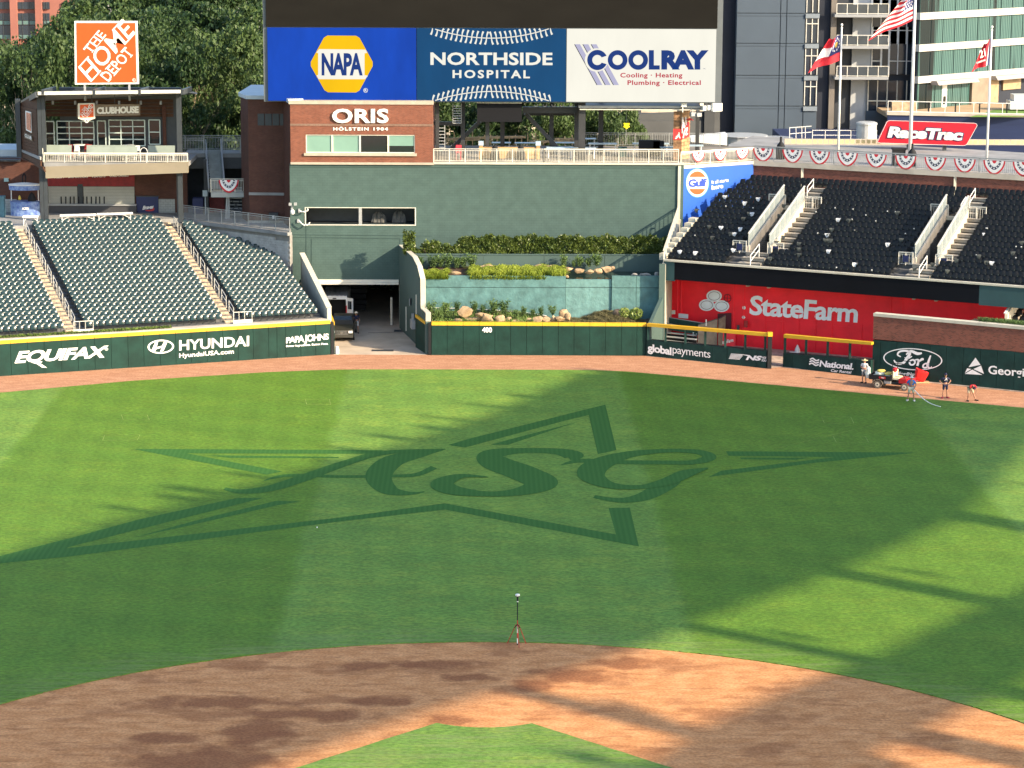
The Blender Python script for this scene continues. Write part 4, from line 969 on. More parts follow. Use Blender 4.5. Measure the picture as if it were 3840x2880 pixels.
# ------------------------------------------------------------------ clubhouse over the left field concourse
WOOD=mat('brown_wood_siding',(.075,.034,.018),.7,.3,6,.3,8,stretch=(.3,.3,6),spec=.25)
WOODL=mat('light_wood',(.42,.27,.13),.7,.2,5,stretch=(.3,1,4))
WOODD=mat('old_wood_sign',(.20,.15,.10),.8,.3,6,stretch=(.3,1,4))
TAUPE=mat('taupe_board',(.24,.205,.145),.7,.05,.5)
yc=137.6;yw=143.2;PC=YP(yc);PW=YP(yw)
def X(px,py,y):return Y(px,py,y).x
def Zz(px,py,y):return Y(px,py,y).z
fl=Zz(400,612,yc)+.05  # balcony floor
ch=thing('clubhouse','dark wooden open-front clubhouse on steel posts with a large orange square sign above','clubhouse',(-31,yc,CZ))
xl0,xr0=X(170,500,yc),X(700,600,yc)
q=MB();q.b2((xl0-.2,yc,fl-.35),(xr0+.1,yw+3,fl));q.build('balcony_floor',CONCD,ch)
q=MB();z0,z1=Zz(400,665,yc-.1),Zz(400,618,yc-.1);q.slab([AT(171,669,YP(yc-.1)),AT(706,648,YP(yc-.1)),AT(706,607,YP(yc-.1)),AT(170,625,YP(yc-.1))],(0,.25,0));q.build('fascia_board',TAUPE,ch)
# posts
for x0,x1,yy,zb,ztop_ in ((142,156,0,CZ,0),(157,171,0,CZ,0),(663,680,0,CZ,0),(60,78,3.5,fl,0)):
    ya=yc+.3+yy;a,b_=X(x0,500,ya),X(x1,500,ya);q=MB();q.b2((a,ya,zb),(b_,ya+.3,Zz(165,352 if not yy else 372,ya)));q.build('post',DKM,ch)
# side wall of wood facing left-front
L0=(X(140,450,yc+.4),yc+.5);L1=(X(78,450,yc+4.0),yc+4.1);PS=(L0,L1)
q=MB();
zs_t0,zs_t1=AT(140,352,PS).z,AT(72,385,PS).z
zb_l=AT(110,548,PS).z;npl=16
root_side=MB();root_side.slab([(L0[0],L0[1],fl-.2),(L1[0],L1[1],fl-.2),(L1[0],L1[1],zs_t1),(L0[0],L0[1],zs_t0)],(.12,.1,0));side=root_side.build('side_wall',WOOD,ch)
for i in range(npl):
    za=fl+(i/npl)*(zs_t1-fl-.2);zb2=fl+((i+1)/npl)*(zs_t1-fl-.2)-.02;q=MB();q.slab([(L0[0]-.02,L0[1]-.03,za),(L1[0]-.02,L1[1]-.03,za),(L1[0]-.02,L1[1]-.03,zb2),(L0[0]-.02,L0[1]-.03,zb2)],(-.03-.01*(i%2),-.02,0));q.build('plank',WOOD,side)
# lower slanting skirt boards
for i,(a,b_,c,d) in enumerate((((62,553),(150,588),(150,600),(64,562)),((66,566),(152,604),(152,622),(70,584)),((72,588),(160,626),(168,645),(120,612)))):
    q=MB();q.slab([AT(*p_,PS,.12) for p_ in (a,b_,c,d)],(.1,.1,0));q.build('skirt_board',WOOD if i else CONCD,ch)
# picture on the side wall
q=MB();q.slab([AT(95,415,PS,.14),AT(116,421,PS,.14),AT(118,499,PS,.14),(AT(97,488,PS,.14))],(.04,.05,0));q.build('poster_frame',WHM,ch)
ORG_=mat('orange_paint',(.60,.085,.012),.5,.04,1);
q=MB();q.slab([AT(98,421,PS,.18),AT(114,426,PS,.18),AT(115,492,PS,.18),AT(99,484,PS,.18)],(.02,.03,0));q.build('poster',mat('faded_orange_print',(.55,.22,.13),.5,.3,6),ch)
q=MB();q.slab([AT(91,497,PS,.14),AT(119,508,PS,.14),AT(121,530,PS,.14),AT(92,517,PS,.14)],(.04,.05,0));q.build('side_sign',WOODD,ch)
q=MB();text(q,'CLUB',(93,513),(118,524),(93,501),PS,off=.22,bold=.03);q.build('lettering',WHM,ch)
# roof
rz0=Zz(165,352,yc);q=MB()
ra,rb,rc,rd=Y(142,343,yc-1.2),Y(686,336,yc-1.2),Vector((xr0,yw+3,Zz(690,345,yc)-.75)),Vector((L1[0]-.2,yw+1,Zz(60,380,yc+4)-.15))
q.slab([ra,rb,rc,rd],(0,0,-.14));q.build('roof',mat('roof_sheet',(.36,.36,.34),.55,.1,1),ch)
q=MB();q.bar(ra+Vector((0,-.05,-.15)),rb+Vector((0,-.05,-.15)),.08,.26);q.build('gutter',CREAM,ch)
q=MB();q.bar(ra+Vector((-.1,0,-.25)),rd+Vector((-.1,0,-.25)),.2,.45);q.build('roof_edge',DKM,ch)
for x in (160,352,523,683):
    a=Y(x,343,yc-1.3);q=MB();q.bar(a+Vector((0,0,-.05)),a+Vector((0,6,-.3)),.22,.42);q.build('roof_beam',DKM,ch)
for i,(za_,zb2) in enumerate(((372,384),(386,396),(398,410),(412,423),(425,437))):
    q=MB();q.b2((X(172,400,yw),yw-.05,Zz(400,zb2,yw)),(X(650,400,yw),yw,Zz(400,za_,yw)));q.build('plank',WOOD,ch)
wtop=Zz(400,355,yw);q=MB();q.b2((xl0+.3,yw,fl),(xr0-1.0,yw+.3,wtop+.6));q.build('back_wall',DKM,ch)
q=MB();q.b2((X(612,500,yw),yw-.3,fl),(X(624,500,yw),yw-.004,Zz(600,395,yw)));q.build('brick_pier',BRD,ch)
# glass garage doors and doors
AQ=mat('pale_aqua_frame',(.50,.60,.57),.5,.08,2)
def gdoor(x0,x1,y0,y1,nx,ny,nm,lab=None):
    r_=MB();f=.085;xs=[X(x0+(x1-x0)*i/nx,500,yw-.1) for i in range(nx+1)];zs=[Zz(400,y1+(y0-y1)*j/ny,yw-.1) for j in range(ny+1)]
    for x in xs:r_.b2((x-f/2,yw-.12,zs[0]),(x+f/2,yw-.03,zs[-1]))
    fr=r_.build(nm,AQ,ch)
    r_=MB()
    for z in zs:r_.b2((xs[0],yw-.15,z-f/2),(xs[-1],yw-.122,z+f/2))
    r_.build('crossbar',AQ,fr)
    for i in range(nx):
        for j in range(ny):
            q=MB();q.b2((xs[i]+f/2,yw-.06,zs[j]+f/2),(xs[i+1]-f/2,yw-.05,zs[j+1]-f/2));q.build('pane',GLS,fr)
gdoor(214,352,455,546,3,4,'glass_door');gdoor(409,543,450,546,3,4,'glass_door')
gdoor(172,203,456,546,1,2,'door');gdoor(366,396,453,546,1,2,'door');gdoor(559,600,449,540,1,2,'door')
# hanging clubhouse sign
ys_=yc+1.2;PQ=YP(ys_)
cs=thing('clubhouse_sign','weathered wooden CLUBHOUSE sign with a pentagon shield, half in shade','sign',Y(420,410,ys_))
q=MB();q.slab([AT(288,436,PQ),AT(525,433,PQ),AT(525,391,PQ),AT(288,393,PQ)],(0,.15,0));q.build('board',WOODD,cs)
q=MB();q.slab([AT(x,y,PQ,.08) for x,y in ((292,388),(354,386),(357,444),(326,456),(293,445))],(0,.06,0));q.build('shield',CREAM,cs)
q=MB();q.slab([AT(x,y,PQ,.11) for x,y in ((300,393),(349,391),(351,439),(300,441))],(0,.02,0));q.build('shield_panel',ORG_,cs)
def hd(mbq,x0,y0,x1,y1,pl,off,wdt):
    """three slanted words of the orange square sign inside the pixel box"""
    W_,H_=x1-x0,y1-y0
    def mp_(u,v):return (x0+u*W_,y0+v*H_)
    for s,c0_,c1_,t_ in (('THE',(.235,.525),(.50,.20),(-.125,-.085)),('HOME',(.235,.985),(.985,.165),(-.205,-.235)),('DEPOT',(.535,.985),(.965,.505),(-.145,-.11))):
        bl=mp_(*c0_);br=mp_(*c1_);tl=mp_(c0_[0]+t_[0],c0_[1]+t_[1])
        text(mbq,s,bl,br,tl,pl,off=off,bold=.012,spacing=1.03)
        # slab serifs along the top and bottom of the word
        n_={'THE':3,'HOME':4,'DEPOT':5}[s]
        for e in (0,1):
            for j in range(n_):
                if s[j] in 'OM':continue
                f0,f1=(j+.03)/n_,(j+.93)/n_
                if s[j] in 'DP':f1=(j+(.55 if e or s[j]=='D' else.45))/n_
                if s[j]=='T':
                    if e==0:f0,f1=(j+.25)/n_,(j+.72)/n_
                a=(bl[0]+(br[0]-bl[0])*f0+(tl[0]-bl[0])*(e-.03 if e else -.03),bl[1]+(br[1]-bl[1])*f0+(tl[1]-bl[1])*(e-.03 if e else -.03))
                b_=(bl[0]+(br[0]-bl[0])*f1+(tl[0]-bl[0])*(e-.03 if e else -.03),bl[1]+(br[1]-bl[1])*f1+(tl[1]-bl[1])*(e-.03 if e else -.03))
                h_=.075;c=(b_[0]+(tl[0]-bl[0])*h_,b_[1]+(tl[1]-bl[1])*h_);d_=(a[0]+(tl[0]-bl[0])*h_,a[1]+(tl[1]-bl[1])*h_)
                mbq.poly([AT(*p_,pl,off+.012) for p_ in (a,b_,c,d_)])
q=MB();hd(q,300,393,350,440,PQ,.14,1);q.build('lettering',WHM,cs)
q=MB();q.fill([ell(325,453,8,8)],lambda x,y:AT(x,y,PQ,.13));q.build('badge',WHM,cs);q=MB();text(q,'A',(321,457),(330,457),(321,449),PQ,off=.15,bold=.02);q.build('badge_letter',DKM,cs)
q=MB();text(q,'CLUBHOUSE',(363,428),(520,424),(363,402),PQ,off=.1,bold=.055,spacing=.95);q.build('lettering',CREAM,cs)
q=MB();
for x in (345,430,515):a=AT(x,389,PQ);q.tube(a,a+Vector((0,0,1.2)),.03,n=6)
q.build('hanger',DKM,cs)
# big orange square
yo=yc+1.5;PO=YP(yo)
hs=thing('orange_sign','large square orange sign with slanted white stencil words above the clubhouse roof','sign',Y(398,318,yo))
sq=[(281,317),(520,315),(514,79),(279,79)]
q=MB();q.slab([AT(x,y,PO) for x,y in sq],(0,.3,0));q.build('board',WHM,hs)
q=MB();q.slab([AT(x,y,PO,.02) for x,y in ((289,311),(513,309),(507,86),(286,86))],(0,.02,0));q.build('panel',mat('bright_orange',(.60,.075,.008),.5,.03,1),hs)
q=MB();hd(q,287,86,511,311,PO,.05,1);q.fill([ell(503,300,6.5,6.5),ell(503,300,5,5)],lambda x,y:AT(x,y,PO,.05));text(q,'R',(500,303),(506,303),(500,297),PO,off=.05);q.build('lettering',WHM,hs)
for x in (318,485):a,b_=Y(x-4,320,yo+.1),Y(x+4,350,yo+.1);q=MB();q.b2((a.x,yo+.05,b_.z-.6),(b_.x,yo+.25,a.z+.1));q.build('leg',GREYM,hs)
# balcony railing and furniture
a=Y(166,624,yc+.02);b_=Y(704,606,yc+.02);top=Y(166,592,yc+.02).z-a.z
railing('railing','cream balcony railing along the front of the clubhouse',(a.x,yc+.02,fl),(b_.x,yc+.02,fl),top+.05,.145,CREAM,posts=1.6,capw=.13)
a=Y(148,600,yc+.3);railing('railing','short pale railing on the left side of the clubhouse balcony',(X(128,560,yc+2),yc+2.2,fl),(X(160,600,yc+.1),yc+.3,fl),1.1,.2,CREAM,posts=1.2)
GRN=mat('grey_green_bench',(.23,.27,.235),.55,.06,1)
def booth(x0,x1,y0,yd,lab):
    r_=thing('bench',lab,'bench',(X(x0,y0,yc+yd),yc+yd,fl),'padded benches on the clubhouse balcony');a,b_=X(x0,y0,yc+yd),X(x1,y0,yc+yd)
    q=MB();q.slab([(a,yc+yd,fl+.55),(b_,yc+yd,fl+.55),(b_,yc+yd+.16,fl+1.18),(a,yc+yd+.16,fl+1.18)],(0,.06,0));q.build('backrest',GRN,r_)
    q=MB();q.b2((a,yc+yd-.5,fl+.46),(b_,yc+yd+.02,fl+.54));q.build('seat',GRN,r_)
    for t_ in (a+.1,(a+b_)/2,b_-.1):q=MB();q.b2((t_-.025,yc+yd-.05,fl),(t_+.025,yc+yd,fl+.5));q.build('leg',WHM,r_)
booth(172,268,560,2.2,'leftmost grey-green padded bench on the balcony, beside the post');booth(324,413,556,2.2,'grey-green padded bench in front of the middle balcony table');booth(414,507,556,2.2,'grey-green padded bench below the second round balcony table');booth(554,655,550,2.0,'rightmost grey-green padded bench on the balcony');booth(336,426,585,.9,'low front bench behind the middle of the balcony railing');booth(427,515,583,.9,'low front bench behind the right middle of the balcony railing')
RED=mat('red_metal',(.50,.03,.03),.5,.08,2)
def rtable(px,py,yd,lab,chairs=()):
    r_=thing('high_table',lab,'table',(X(px,py,yc+yd),yc+yd,fl));x=X(px,py,yc+yd)
    q=MB();q.lathe((x,yc+yd,fl),[(.5,1.04),(.52,1.06),(.5,1.09)],16);q.build('tabletop',WHM,r_)
    q=MB();q.tube((x,yc+yd,fl),(x,yc+yd,fl+1.04),.05);q.lathe((x,yc+yd,fl),[(.3,0),(.28,.03),(.05,.06)],12);q.build('pedestal',WHM,r_)
    for dx,dy,m_,lb in chairs:
        c=thing('cafe_chair',lb,'chair',(x+dx,yc+yd+dy,fl));q=MB();q.b2((x+dx-.2,yc+yd+dy-.2,fl+.62),(x+dx+.2,yc+yd+dy+.2,fl+.66));q.build('seat',m_,c)
        q=MB();q.b2((x+dx-.2,yc+yd+dy+.17,fl+.66),(x+dx+.2,yc+yd+dy+.2,fl+1.05));q.build('backrest',m_,c)
        for ex in (-.18,.18):
            for ey in (-.18,.18):q=MB();q.tube((x+dx+ex,yc+yd+dy+ey,fl),(x+dx+ex*.8,yc+yd+dy+ey*.8,fl+.63),.015,n=5);q.build('leg',m_,c)
rtable(297,560,3.6,'white round high table with red chairs on the left part of the balcony',((-.75,.1,RED,'red high chair left of the white round balcony table'),(.8,.2,RED,'red high chair right of the white round balcony table'),(-.1,-.7,WHM,'white high chair in front of the left balcony table'),(.5,.75,RED,'red high chair behind the left balcony table')))
rtable(482,555,3.4,'white round high table in front of the right glass door',((-.7,-.3,WHM,'white high chair left of the right balcony table'),(.75,-.2,WHM,'white high chair right of the right balcony table')))
q=MB();a=Y(540,600,yc+1.2);
for i in range(7):q.tube((a.x+.28*math.cos(math.pi*i/6),yc+1.2,fl+.8+.3*math.sin(math.pi*i/6)),(a.x+.28*math.cos(math.pi*(i+1)/6),yc+1.2,fl+.8+.3*math.sin(math.pi*(i+1)/6)),.025,n=6) if i<6 else None
q.tube((a.x-.28,yc+1.2,fl),(a.x-.28,yc+1.2,fl+.8),.025,n=6);q.tube((a.x+.28,yc+1.2,fl),(a.x+.28,yc+1.2,fl+.8),.025,n=6);tag(q.build('hoop_rail',WHM),'white hoop-shaped grab rail at the right part of the balcony','rail')
q=MB()
for x in (198,282,363,447,528,603):a=AT(x,385,YP(yc+3));q.box((a.x,yc+3,a.z),(.16,.2,.3))
q.build('wall_lamp',GREYM,ch)
# lower concession level
yk=143.8;PK=YP(yk);zk=lambda py:Zz(300,py,yk)
kb=thing('concession_building','shaded brick concession stand with roller shutters and a red sign band under the clubhouse','building',(-35,yk,CZ))
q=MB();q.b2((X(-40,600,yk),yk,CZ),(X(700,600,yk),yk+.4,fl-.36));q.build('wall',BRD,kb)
q=MB();q.b2((X(178,700,yk),yk-.06,zk(698)),(X(505,700,yk),yk-.003,zk(655)));q.build('sign_band',mat('dark_red_sign',(.22,.012,.016),.5,.15,3),kb)
q=MB()
for s,x0,x1,y0 in (('PIZZA',205,240,669),('BREADSTICKS',256,330,668),('PEANUTS',346,395,666),('COLD DRINKS',411,482,664)):text(q,s,(x0,y0),(x1,y0-1),(x0,y0-10),YP(yk-.1),off=.03,bold=.02)
q.build('lettering',WHM,kb)
SHUT=mat('roller_shutter',(.34,.34,.30),.5,.08,.5)
for x0,x1 in ((180,291),(312,505)):
    z0_,z1_=zk(765),zk(699);n_=12
    fr=MB();fr.b2((X(x0,700,yk),yk-.04,z0_-.1),(X(x1,700,yk),yk-.004,z1_));fo=fr.build('shutter',DKM,kb)
    for i in range(n_):q=MB();za=z0_+(z1_-z0_)*i/n_;q.b2((X(x0,700,yk)+.03,yk-.10,za+.008),(X(x1,700,yk)-.03,yk-.045,za+(z1_-z0_)/n_-.008));q.build('slat',SHUT,fo)
q=MB();q.b2((X(178,700,yk),yk-.6,zk(768)),(X(512,700,yk),yk-.003,zk(763)));q.build('counter',GREYM,kb)
q=MB();q.b2((X(178,700,yk),yk-.5,CZ),(X(512,700,yk),yk-.004,zk(769)));q.build('counter_front',mat('charcoal_panel',(.05,.05,.055),.6,.1,1),kb)
q=MB();q.b2((X(292,700,yk),yk-.12,CZ+.1),(X(311,700,yk),yk-.101,zk(690)));q.build('pillar',DKM,kb)
for x in (0,60):
    q=MB();q.b2((X(-40,700,yk),yk-.05,CZ),(X(60 if x else 30,700,yk),yk-.004,CZ+1.1));
q.build('block_base',MATS['pale_block'],kb);q=MB();q.b2((X(590,700,yk),yk-.05,CZ),(X(655,700,yk),yk-.004,CZ+1.15));q.build('block_base',MATS['pale_block'],kb)
q=MB();q.b2((X(16,668,yk),yk-.2,zk(681)),(X(33,668,yk),yk-.004,zk(668)));q.build('vent',mat('aqua_vent',(.25,.38,.38),.5,.1,2),kb)
q=MB();q.b2((X(-60,600,yk-.5),yk-.5,zk(604)),(X(75,600,yk-.5),yk+6,zk(597)));q.build('roof_edge',DKM,kb)
q=MB();q.b2((X(-60,600,yk+2),yk+2,zk(603)),(X(66,600,yk+2),yk+7,zk(572)));q.build('penthouse',mat('pale_blue_grey',(.36,.42,.45),.6,.05,1),kb)
# queue posts
for i in range(11):
    x=231+i*16;a=G(x,797,CZ);q=MB();q.tube((a.x,a.y,CZ),(a.x+.03*(i%3),a.y,CZ+1.35),.05,n=6);tag(q.build('queue_post',BLACK),f'{nums[i]} slim black queue post from the left before the shutters','post','queue posts at the concession stand')
a=G(248,790,CZ);q=MB();q.box((a.x,a.y,CZ+1.5),(.22,.03,.3));q.tube((a.x,a.y+.03,CZ),(a.x,a.y+.03,CZ+1.4),.025,n=6);tag(q.build('notice_board',WHM),'small white notice on a thin stand before the left shutter','sign')
# blue round drinks cart with canopy
a=G(89,812,CZ);kc=thing('drinks_cart','round blue patterned drinks cart with a white topped canopy','cart',(a.x,a.y+.8,CZ))
m_=mat('blue_print',(.03,.07,.30),.4,.1,3.5,col2=(.25,.36,.55),detail=6);cx_,cy_=a.x,a.y+.8;rr=1.22
q=MB();q.lathe((cx_,cy_,CZ),[(rr,0),(rr,1.15),(rr+.06,1.2),(.9,1.22)],24,ax=(1,.55));q.build('counter',m_,kc)
q=MB();q.lathe((cx_,cy_,CZ),[(rr+.06,2.15),(rr+.08,2.5),(rr+.0,2.52)],24,ax=(1,.55));q.build('canopy',m_,kc)
q=MB();q.lathe((cx_,cy_,CZ),[(rr+.12,2.53),(rr+.12,2.62),(.2,2.75)],24,ax=(1,.55));q.build('canopy_top',WHM,kc)
for sx in (-1,1):q=MB();q.tube((cx_+sx*1.12,cy_,CZ+1.2),(cx_+sx*1.12,cy_,CZ+2.2),.04,n=6);q.build('post',WHM,kc)
q=MB();q.lathe((cx_+.6,cy_-.1,CZ+1.2),[(.35,0),(.33,.3),(.18,.6),(.03,.75)],10);q.build('cover',BLACK,kc)
q=MB();q.lathe((cx_-.4,cy_-.2,CZ+1.2),[(.1,.1),(.12,.25),(.04,.5)],8);q.build('bottle',mat('yellow_plastic',(.55,.40,.05),.5,.05,2),kc)
q=MB();q.smooth=True;pts=[(-.15,2.7),(-.12,3.3),(0,3.5),(.12,3.3),(.1,2.7)]
for u_,v_ in zip(pts[:-1],pts[1:]):q.tube((cx_+u_[0],cy_,CZ+u_[1]),(cx_+v_[0],cy_,CZ+v_[1]),.05,n=6)
q.build('dispenser_handle',BLACK,kc)
q=MB();text(q,'ICEE',(84,787),(108,786),(84,778),YP(a.y+.08),off=.1,bold=.06);q.build('lettering',WHM,kc)
# navy team cart
a=G(553,798,CZ);tc=thing('merchandise_cart','navy blue cart with a white script word at the right of the shutters','cart',(a.x,a.y,CZ));NAVY=mat('navy_panel',(.015,.022,.085),.5,.08,1)
x0,x1=X(512,780,a.y),X(594,780,a.y);q=MB();q.b2((x0,a.y,CZ),(x1,a.y+1.4,CZ+1.35));q.build('body',NAVY,tc);q=MB();q.b2((x0-.05,a.y-.05,CZ+1.353),(x1+.05,a.y+1.45,CZ+1.43));q.build('top',DKM,tc)
q=MB();pc=YP(a.y);text(q,'Braves',(534,787),(574,782),(538,772),pc,off=.03,bold=.03,spacing=.85);q.build('lettering',WHM,tc)
q=MB();stroke(q,[(546,789,3),(560,790,5),(574,786,7),(576,779,4)],lambda x,y:AT(x,y,pc,.03));q.build('tomahawk',RED,tc)
for dx,hh,m_ in ((.3,.9,DKM),(.75,.6,WHM),(1.2,.8,DKM),(1.5,.5,WHM)):q=MB();q.lathe((x0+dx,a.y+.6,CZ+1.43),[(.14,0),(.16,hh*.5),(.1,hh)],8);q.build('dispenser',m_,tc)
q=MB();a=G(0,815,CZ);q.b2((a.x-.2,a.y,CZ),(a.x+.35,a.y+.6,CZ+1.5));q.b2((a.x-.25,a.y-.05,CZ+1.5),(a.x+.4,a.y+.65,CZ+1.75));tag(q.build('vending_box',mat('teal_box',(.05,.13,.17),.5,.1,2)),'teal grey box at the left picture edge by the blue cart','box')
# lower right part of the concourse: bridge, stairs with landing
yg=144.3;PG=YP(yg);zbr=Zz(850,575,yg)
bg_=thing('footbridge','steel footbridge between clubhouse and brick tower','footbridge',(X(760,575,yg),yg,zbr))
q=MB();q.b2((X(690,575,yg),yg,zbr-.35),(X(905,575,yg)+.5,yg+3,zbr));q.build('deck',CONCD,bg_)
q=MB();q.b2((X(690,600,yg+.1),yg+.1,zbr-1.3),(X(905,600,yg)+.5,yg+.4,zbr-.36));q.build('beam',STEEL,bg_)
railing('railing','galvanised front railing of the footbridge left of the stair',(X(677,570,yg),yg,zbr),(X(765,570,yg),yg,zbr),1.2,.13,RGREY)
railing('railing','galvanised front railing of the footbridge right of the stair',(X(827,570,yg),yg,zbr),(X(902,570,yg),yg,zbr),1.2,.13,RGREY)
railing('railing','galvanised rear railing of the footbridge in front of the trees',(X(625,570,yg+2.9),yg+2.9,zbr),(X(905,570,yg+2.9),yg+2.9,zbr),1.2,.13,RGREY)
# stair down to the landing
yl=139.6;zl_=Zz(850,721,yl);st=thing('outside_stair','steel stair descending from the footbridge to a small landing','stair',(X(830,720,yl),yl,zl_));n_=14
xa0,xa1,xb0,xb1=X(788,670,yl+.6),X(836,670,yl+.6),X(778,575,yg),X(824,575,yg)
SG=mat('stair_steel',(.17,.20,.21),.5,.1,2)
for i in range(n_):
    t_=(i+.5)/n_;y_=yl+.9+(yg-yl-.9)*t_;z_=zl_+(zbr-zl_)*(i+1)/n_;x0=xa0+(xb0-xa0)*t_;x1=xa1+(xb1-xa1)*t_;q=MB();q.b2((x0,y_-.16,z_-.06),(x1,y_+.18,z_));q.b2((x0,y_+.15,z_-.0),(x1,y_+.18,z_+.3));q.build('step',SG,st)
for (xa_,xb_2) in ((xa0-.12,xb0-.12),(xa1+.12,xb1+.12)):
    q=MB();q.bar((xa_,yl+.6,zl_+.1),(xb_2,yg,zbr+.1),.12,.45);q.build('stringer',RGREY,st)
    q=MB();q.bar((xa_,yl+.6,zl_+1.0),(xb_2,yg,zbr+1.15),.07,.07);q.build('handrail',RGREY,st)
    for t_ in (0,.33,.66,1):q=MB();p_=Vector((xa_,yl+.6,zl_))*(1-t_)+Vector((xb_2,yg,zbr))*t_;q.bar(p_,p_+Vector((0,0,1.1)),.05);q.build('rail_post',RGREY,st)
ld_=thing('stair_landing','small landing with a pale fascia, below the footbridge stair','landing',(X(790,725,yl),yl,CZ))
q=MB();x0,x1=X(791,725,yl),X(927,725,yl);q.b2((x0,yl,zl_-.42),(x1,yl+2.0,zl_));q.build('deck',mat('landing_fascia',(.33,.34,.32),.5,.08,1),ld_)
for x_ in (X(848,770,yl),):q=MB();q.b2((x_,yl+.4,CZ),(x_+.25,yl+.6,zl_-.42));q.build('post',RGREY,ld_)
q=MB();q.bar((X(845,800,yl),yl+.3,CZ),(X(850,735,yl),yl+.3,zl_-.42),.12);q.build('brace',RGREY,ld_)
for i in range(9):q=MB();z_=CZ+.2+i*.28;q.b2((X(858,770,yl+1),yl+1.0,z_),(X(912,770,yl+1),yl+1.3,z_+.06));q.build('step',RGREY,ld_)
q=MB();a,b_,c,d=Y(858,800,yl+.9),Y(912,740,yl+.9),Y(858,740,yl+.9),Y(912,800,yl+.9);q.bar(a,b_,.06);q.bar(c,d,.06);q.build('cross_brace',DKM,ld_)
railing('railing','pale landing railing with one patriotic fan bunting',(x0,yl,zl_),(x1,yl,zl_),1.1,.12,CREAM,posts=1.0)
# back of the concourse, its deep shade put into the wall colour
q=MB();q.b2((X(655,700,147.5),147.5,CZ),(X(930,700,147.5),147.8,zbr-.5));tag(q.build('back_wall',mat('deep_shade_wall',(.022,.026,.03),.8,.2,1)),'shade-dark wall at the back of the covered concourse beneath the footbridge','wall')
q=MB();a=G(830,790,CZ);q.b2((X(785,760,144),144,CZ),(X(842,760,144),145,CZ+1.25));tag(q.build('kiosk_counter',mat('dark_red_panel',(.16,.02,.02),.6,.2,4)),'dark red panelled kiosk counter in the shade beside the landing post','counter')
q=MB();q.b2((X(722,760,143),143,CZ),(X(762,760,143),144,CZ+1.3));tag(q.build('kiosk_counter',NAVY),'navy kiosk counter in the shade under the footbridge','counter')
q=MB();a=Y(769,725,142);q.b2((a.x-.2,142,a.z-.25),(a.x+.2,142.05,a.z+.25));q.tube((a.x,142.1,CZ),(a.x,142.1,a.z),.04,n=6);tag(q.build('notice_board',mat('pale_notice',(.42,.48,.50),.5,.05,2)),'pale blue notice sheet on a post below the footbridge','sign')
for px,yy in ((662,141.5),(765,143)):a=X(px,700,yy);q=MB();q.b2((a,yy,CZ),(a+.35,yy+.3,fl-.3));tag(q.build('steel_column',STEEL),f'dark steel column {"right of the navy cart" if px < 700 else "under the footbridge left of the stair"}','column')
q=MB();a=G(178,838,CZ-.3);q.tube((a.x,a.y,CZ-.2),(a.x,a.y,CZ+2.6),.05,n=6);q.tube((a.x-.1,a.y,CZ+2.3),(a.x-.1,a.y,CZ+2.5),.07,n=6);tag(q.build('pipe_post',WHM),'thin white pipe post in front of the clubhouse corner post','post')

# ------------------------------------------------------------------ right stand: black seats over the red bullpen wall
RW0=Vector((19.443,126.66,0));RW1=Vector((29.523,121.59,0));uR=(RW1-RW0).normalized();nR=Vector((-uR.y,uR.x,0))
def PR(o):a=RW0+nR*o;b_=RW1+nR*o;return ((a.x,a.y),(b_.x,b_.y))
PRW,PRB=PR(0),PR(-4)
REDW=mat('red_painted_wall',(.92,.012,.026),.55,.08,.6,.15,4)
S0=AT(2498,1100,PRW);e1=RW0+uR*26
rwl=thing('red_wall','bright red bullpen wall with the large white insurance name and three ovals','wall',(S0.x,S0.y,0))
a=Vector((S0.x,S0.y,0))
q=MB();q.slab([a,e1,e1+Vector((0,0,6.3)),a+Vector((0,0,6.3))],nR*.3);q.build('wall',REDW,rwl)
RW_=lambda x,y,o=.03:AT(x,y,PRW,o)
for x in (2541,2555,2752,2790,2937,2998,3061,3123,3342,3385):
    t_,b_=AT(x,1120,PRW,.03),AT(x,1240,PRW,.03);yb_=0 if x not in (2541,2555) else 0
    lo_,hi_=(0,3.0) if 2900<x<3200 else (0,6.2);q=MB();q.bar((t_.x,t_.y,lo_),(t_.x,t_.y,hi_),.07,.05);q.build('batten',REDW,rwl)
for x0,x1 in ((2820,2937),(2937,3235)):q=MB();a,b_=RW_(x0,1205+(x0-2820)*.083),RW_(x1,1205+(x1-2820)*.083);z_=AT(2937,1207,PRW).z;q.bar((a.x,a.y,z_),(b_.x,b_.y,z_),.05,.08);q.build('batten',REDW,rwl)
for i,(x0,x1) in enumerate(((2817,2870),(2941,2995),(3001,3058),(3064,3120),(3192,3232))):
    a,b_=RW_(x0,1250),RW_(x1,1250);q=MB();q.slab([(a.x,a.y,.25),(b_.x,b_.y,.25),(b_.x,b_.y,2.55),(a.x,a.y,2.55)],nR*-.03);q.build('wall_panel',REDW,rwl)
WHS=mat('wall_print_white',(.80,.84,.86),.6,.05,2)
q=MB();ff=lambda x,y:AT(x,y,PRW,.05)
sk_=[(0,0)]
text(q,'StateFarm',(2809,1181),(3215,1211),(2815,1107),PRW,off=.05,bold=.028,spacing=.93)
for cx,cy in ((2678,1110),(2650,1144),(2706,1148)):q.fill([ell(cx,cy,29,22,32)],lambda x,y:AT(x,y,PRW,.05+.004*(cx%7)))
q.build('lettering',WHS,rwl)
q=MB();
for cx,cy in ((2678,1110),(2650,1144),(2706,1148)):q.fill([ell(cx,cy,22.5,16.5,32),ell(cx,cy,21,15,32)],lambda x,y:AT(x,y,PRW,.09))
q.build('ring',mat('maroon',(.10,.01,.02),.6,.05,2),rwl)
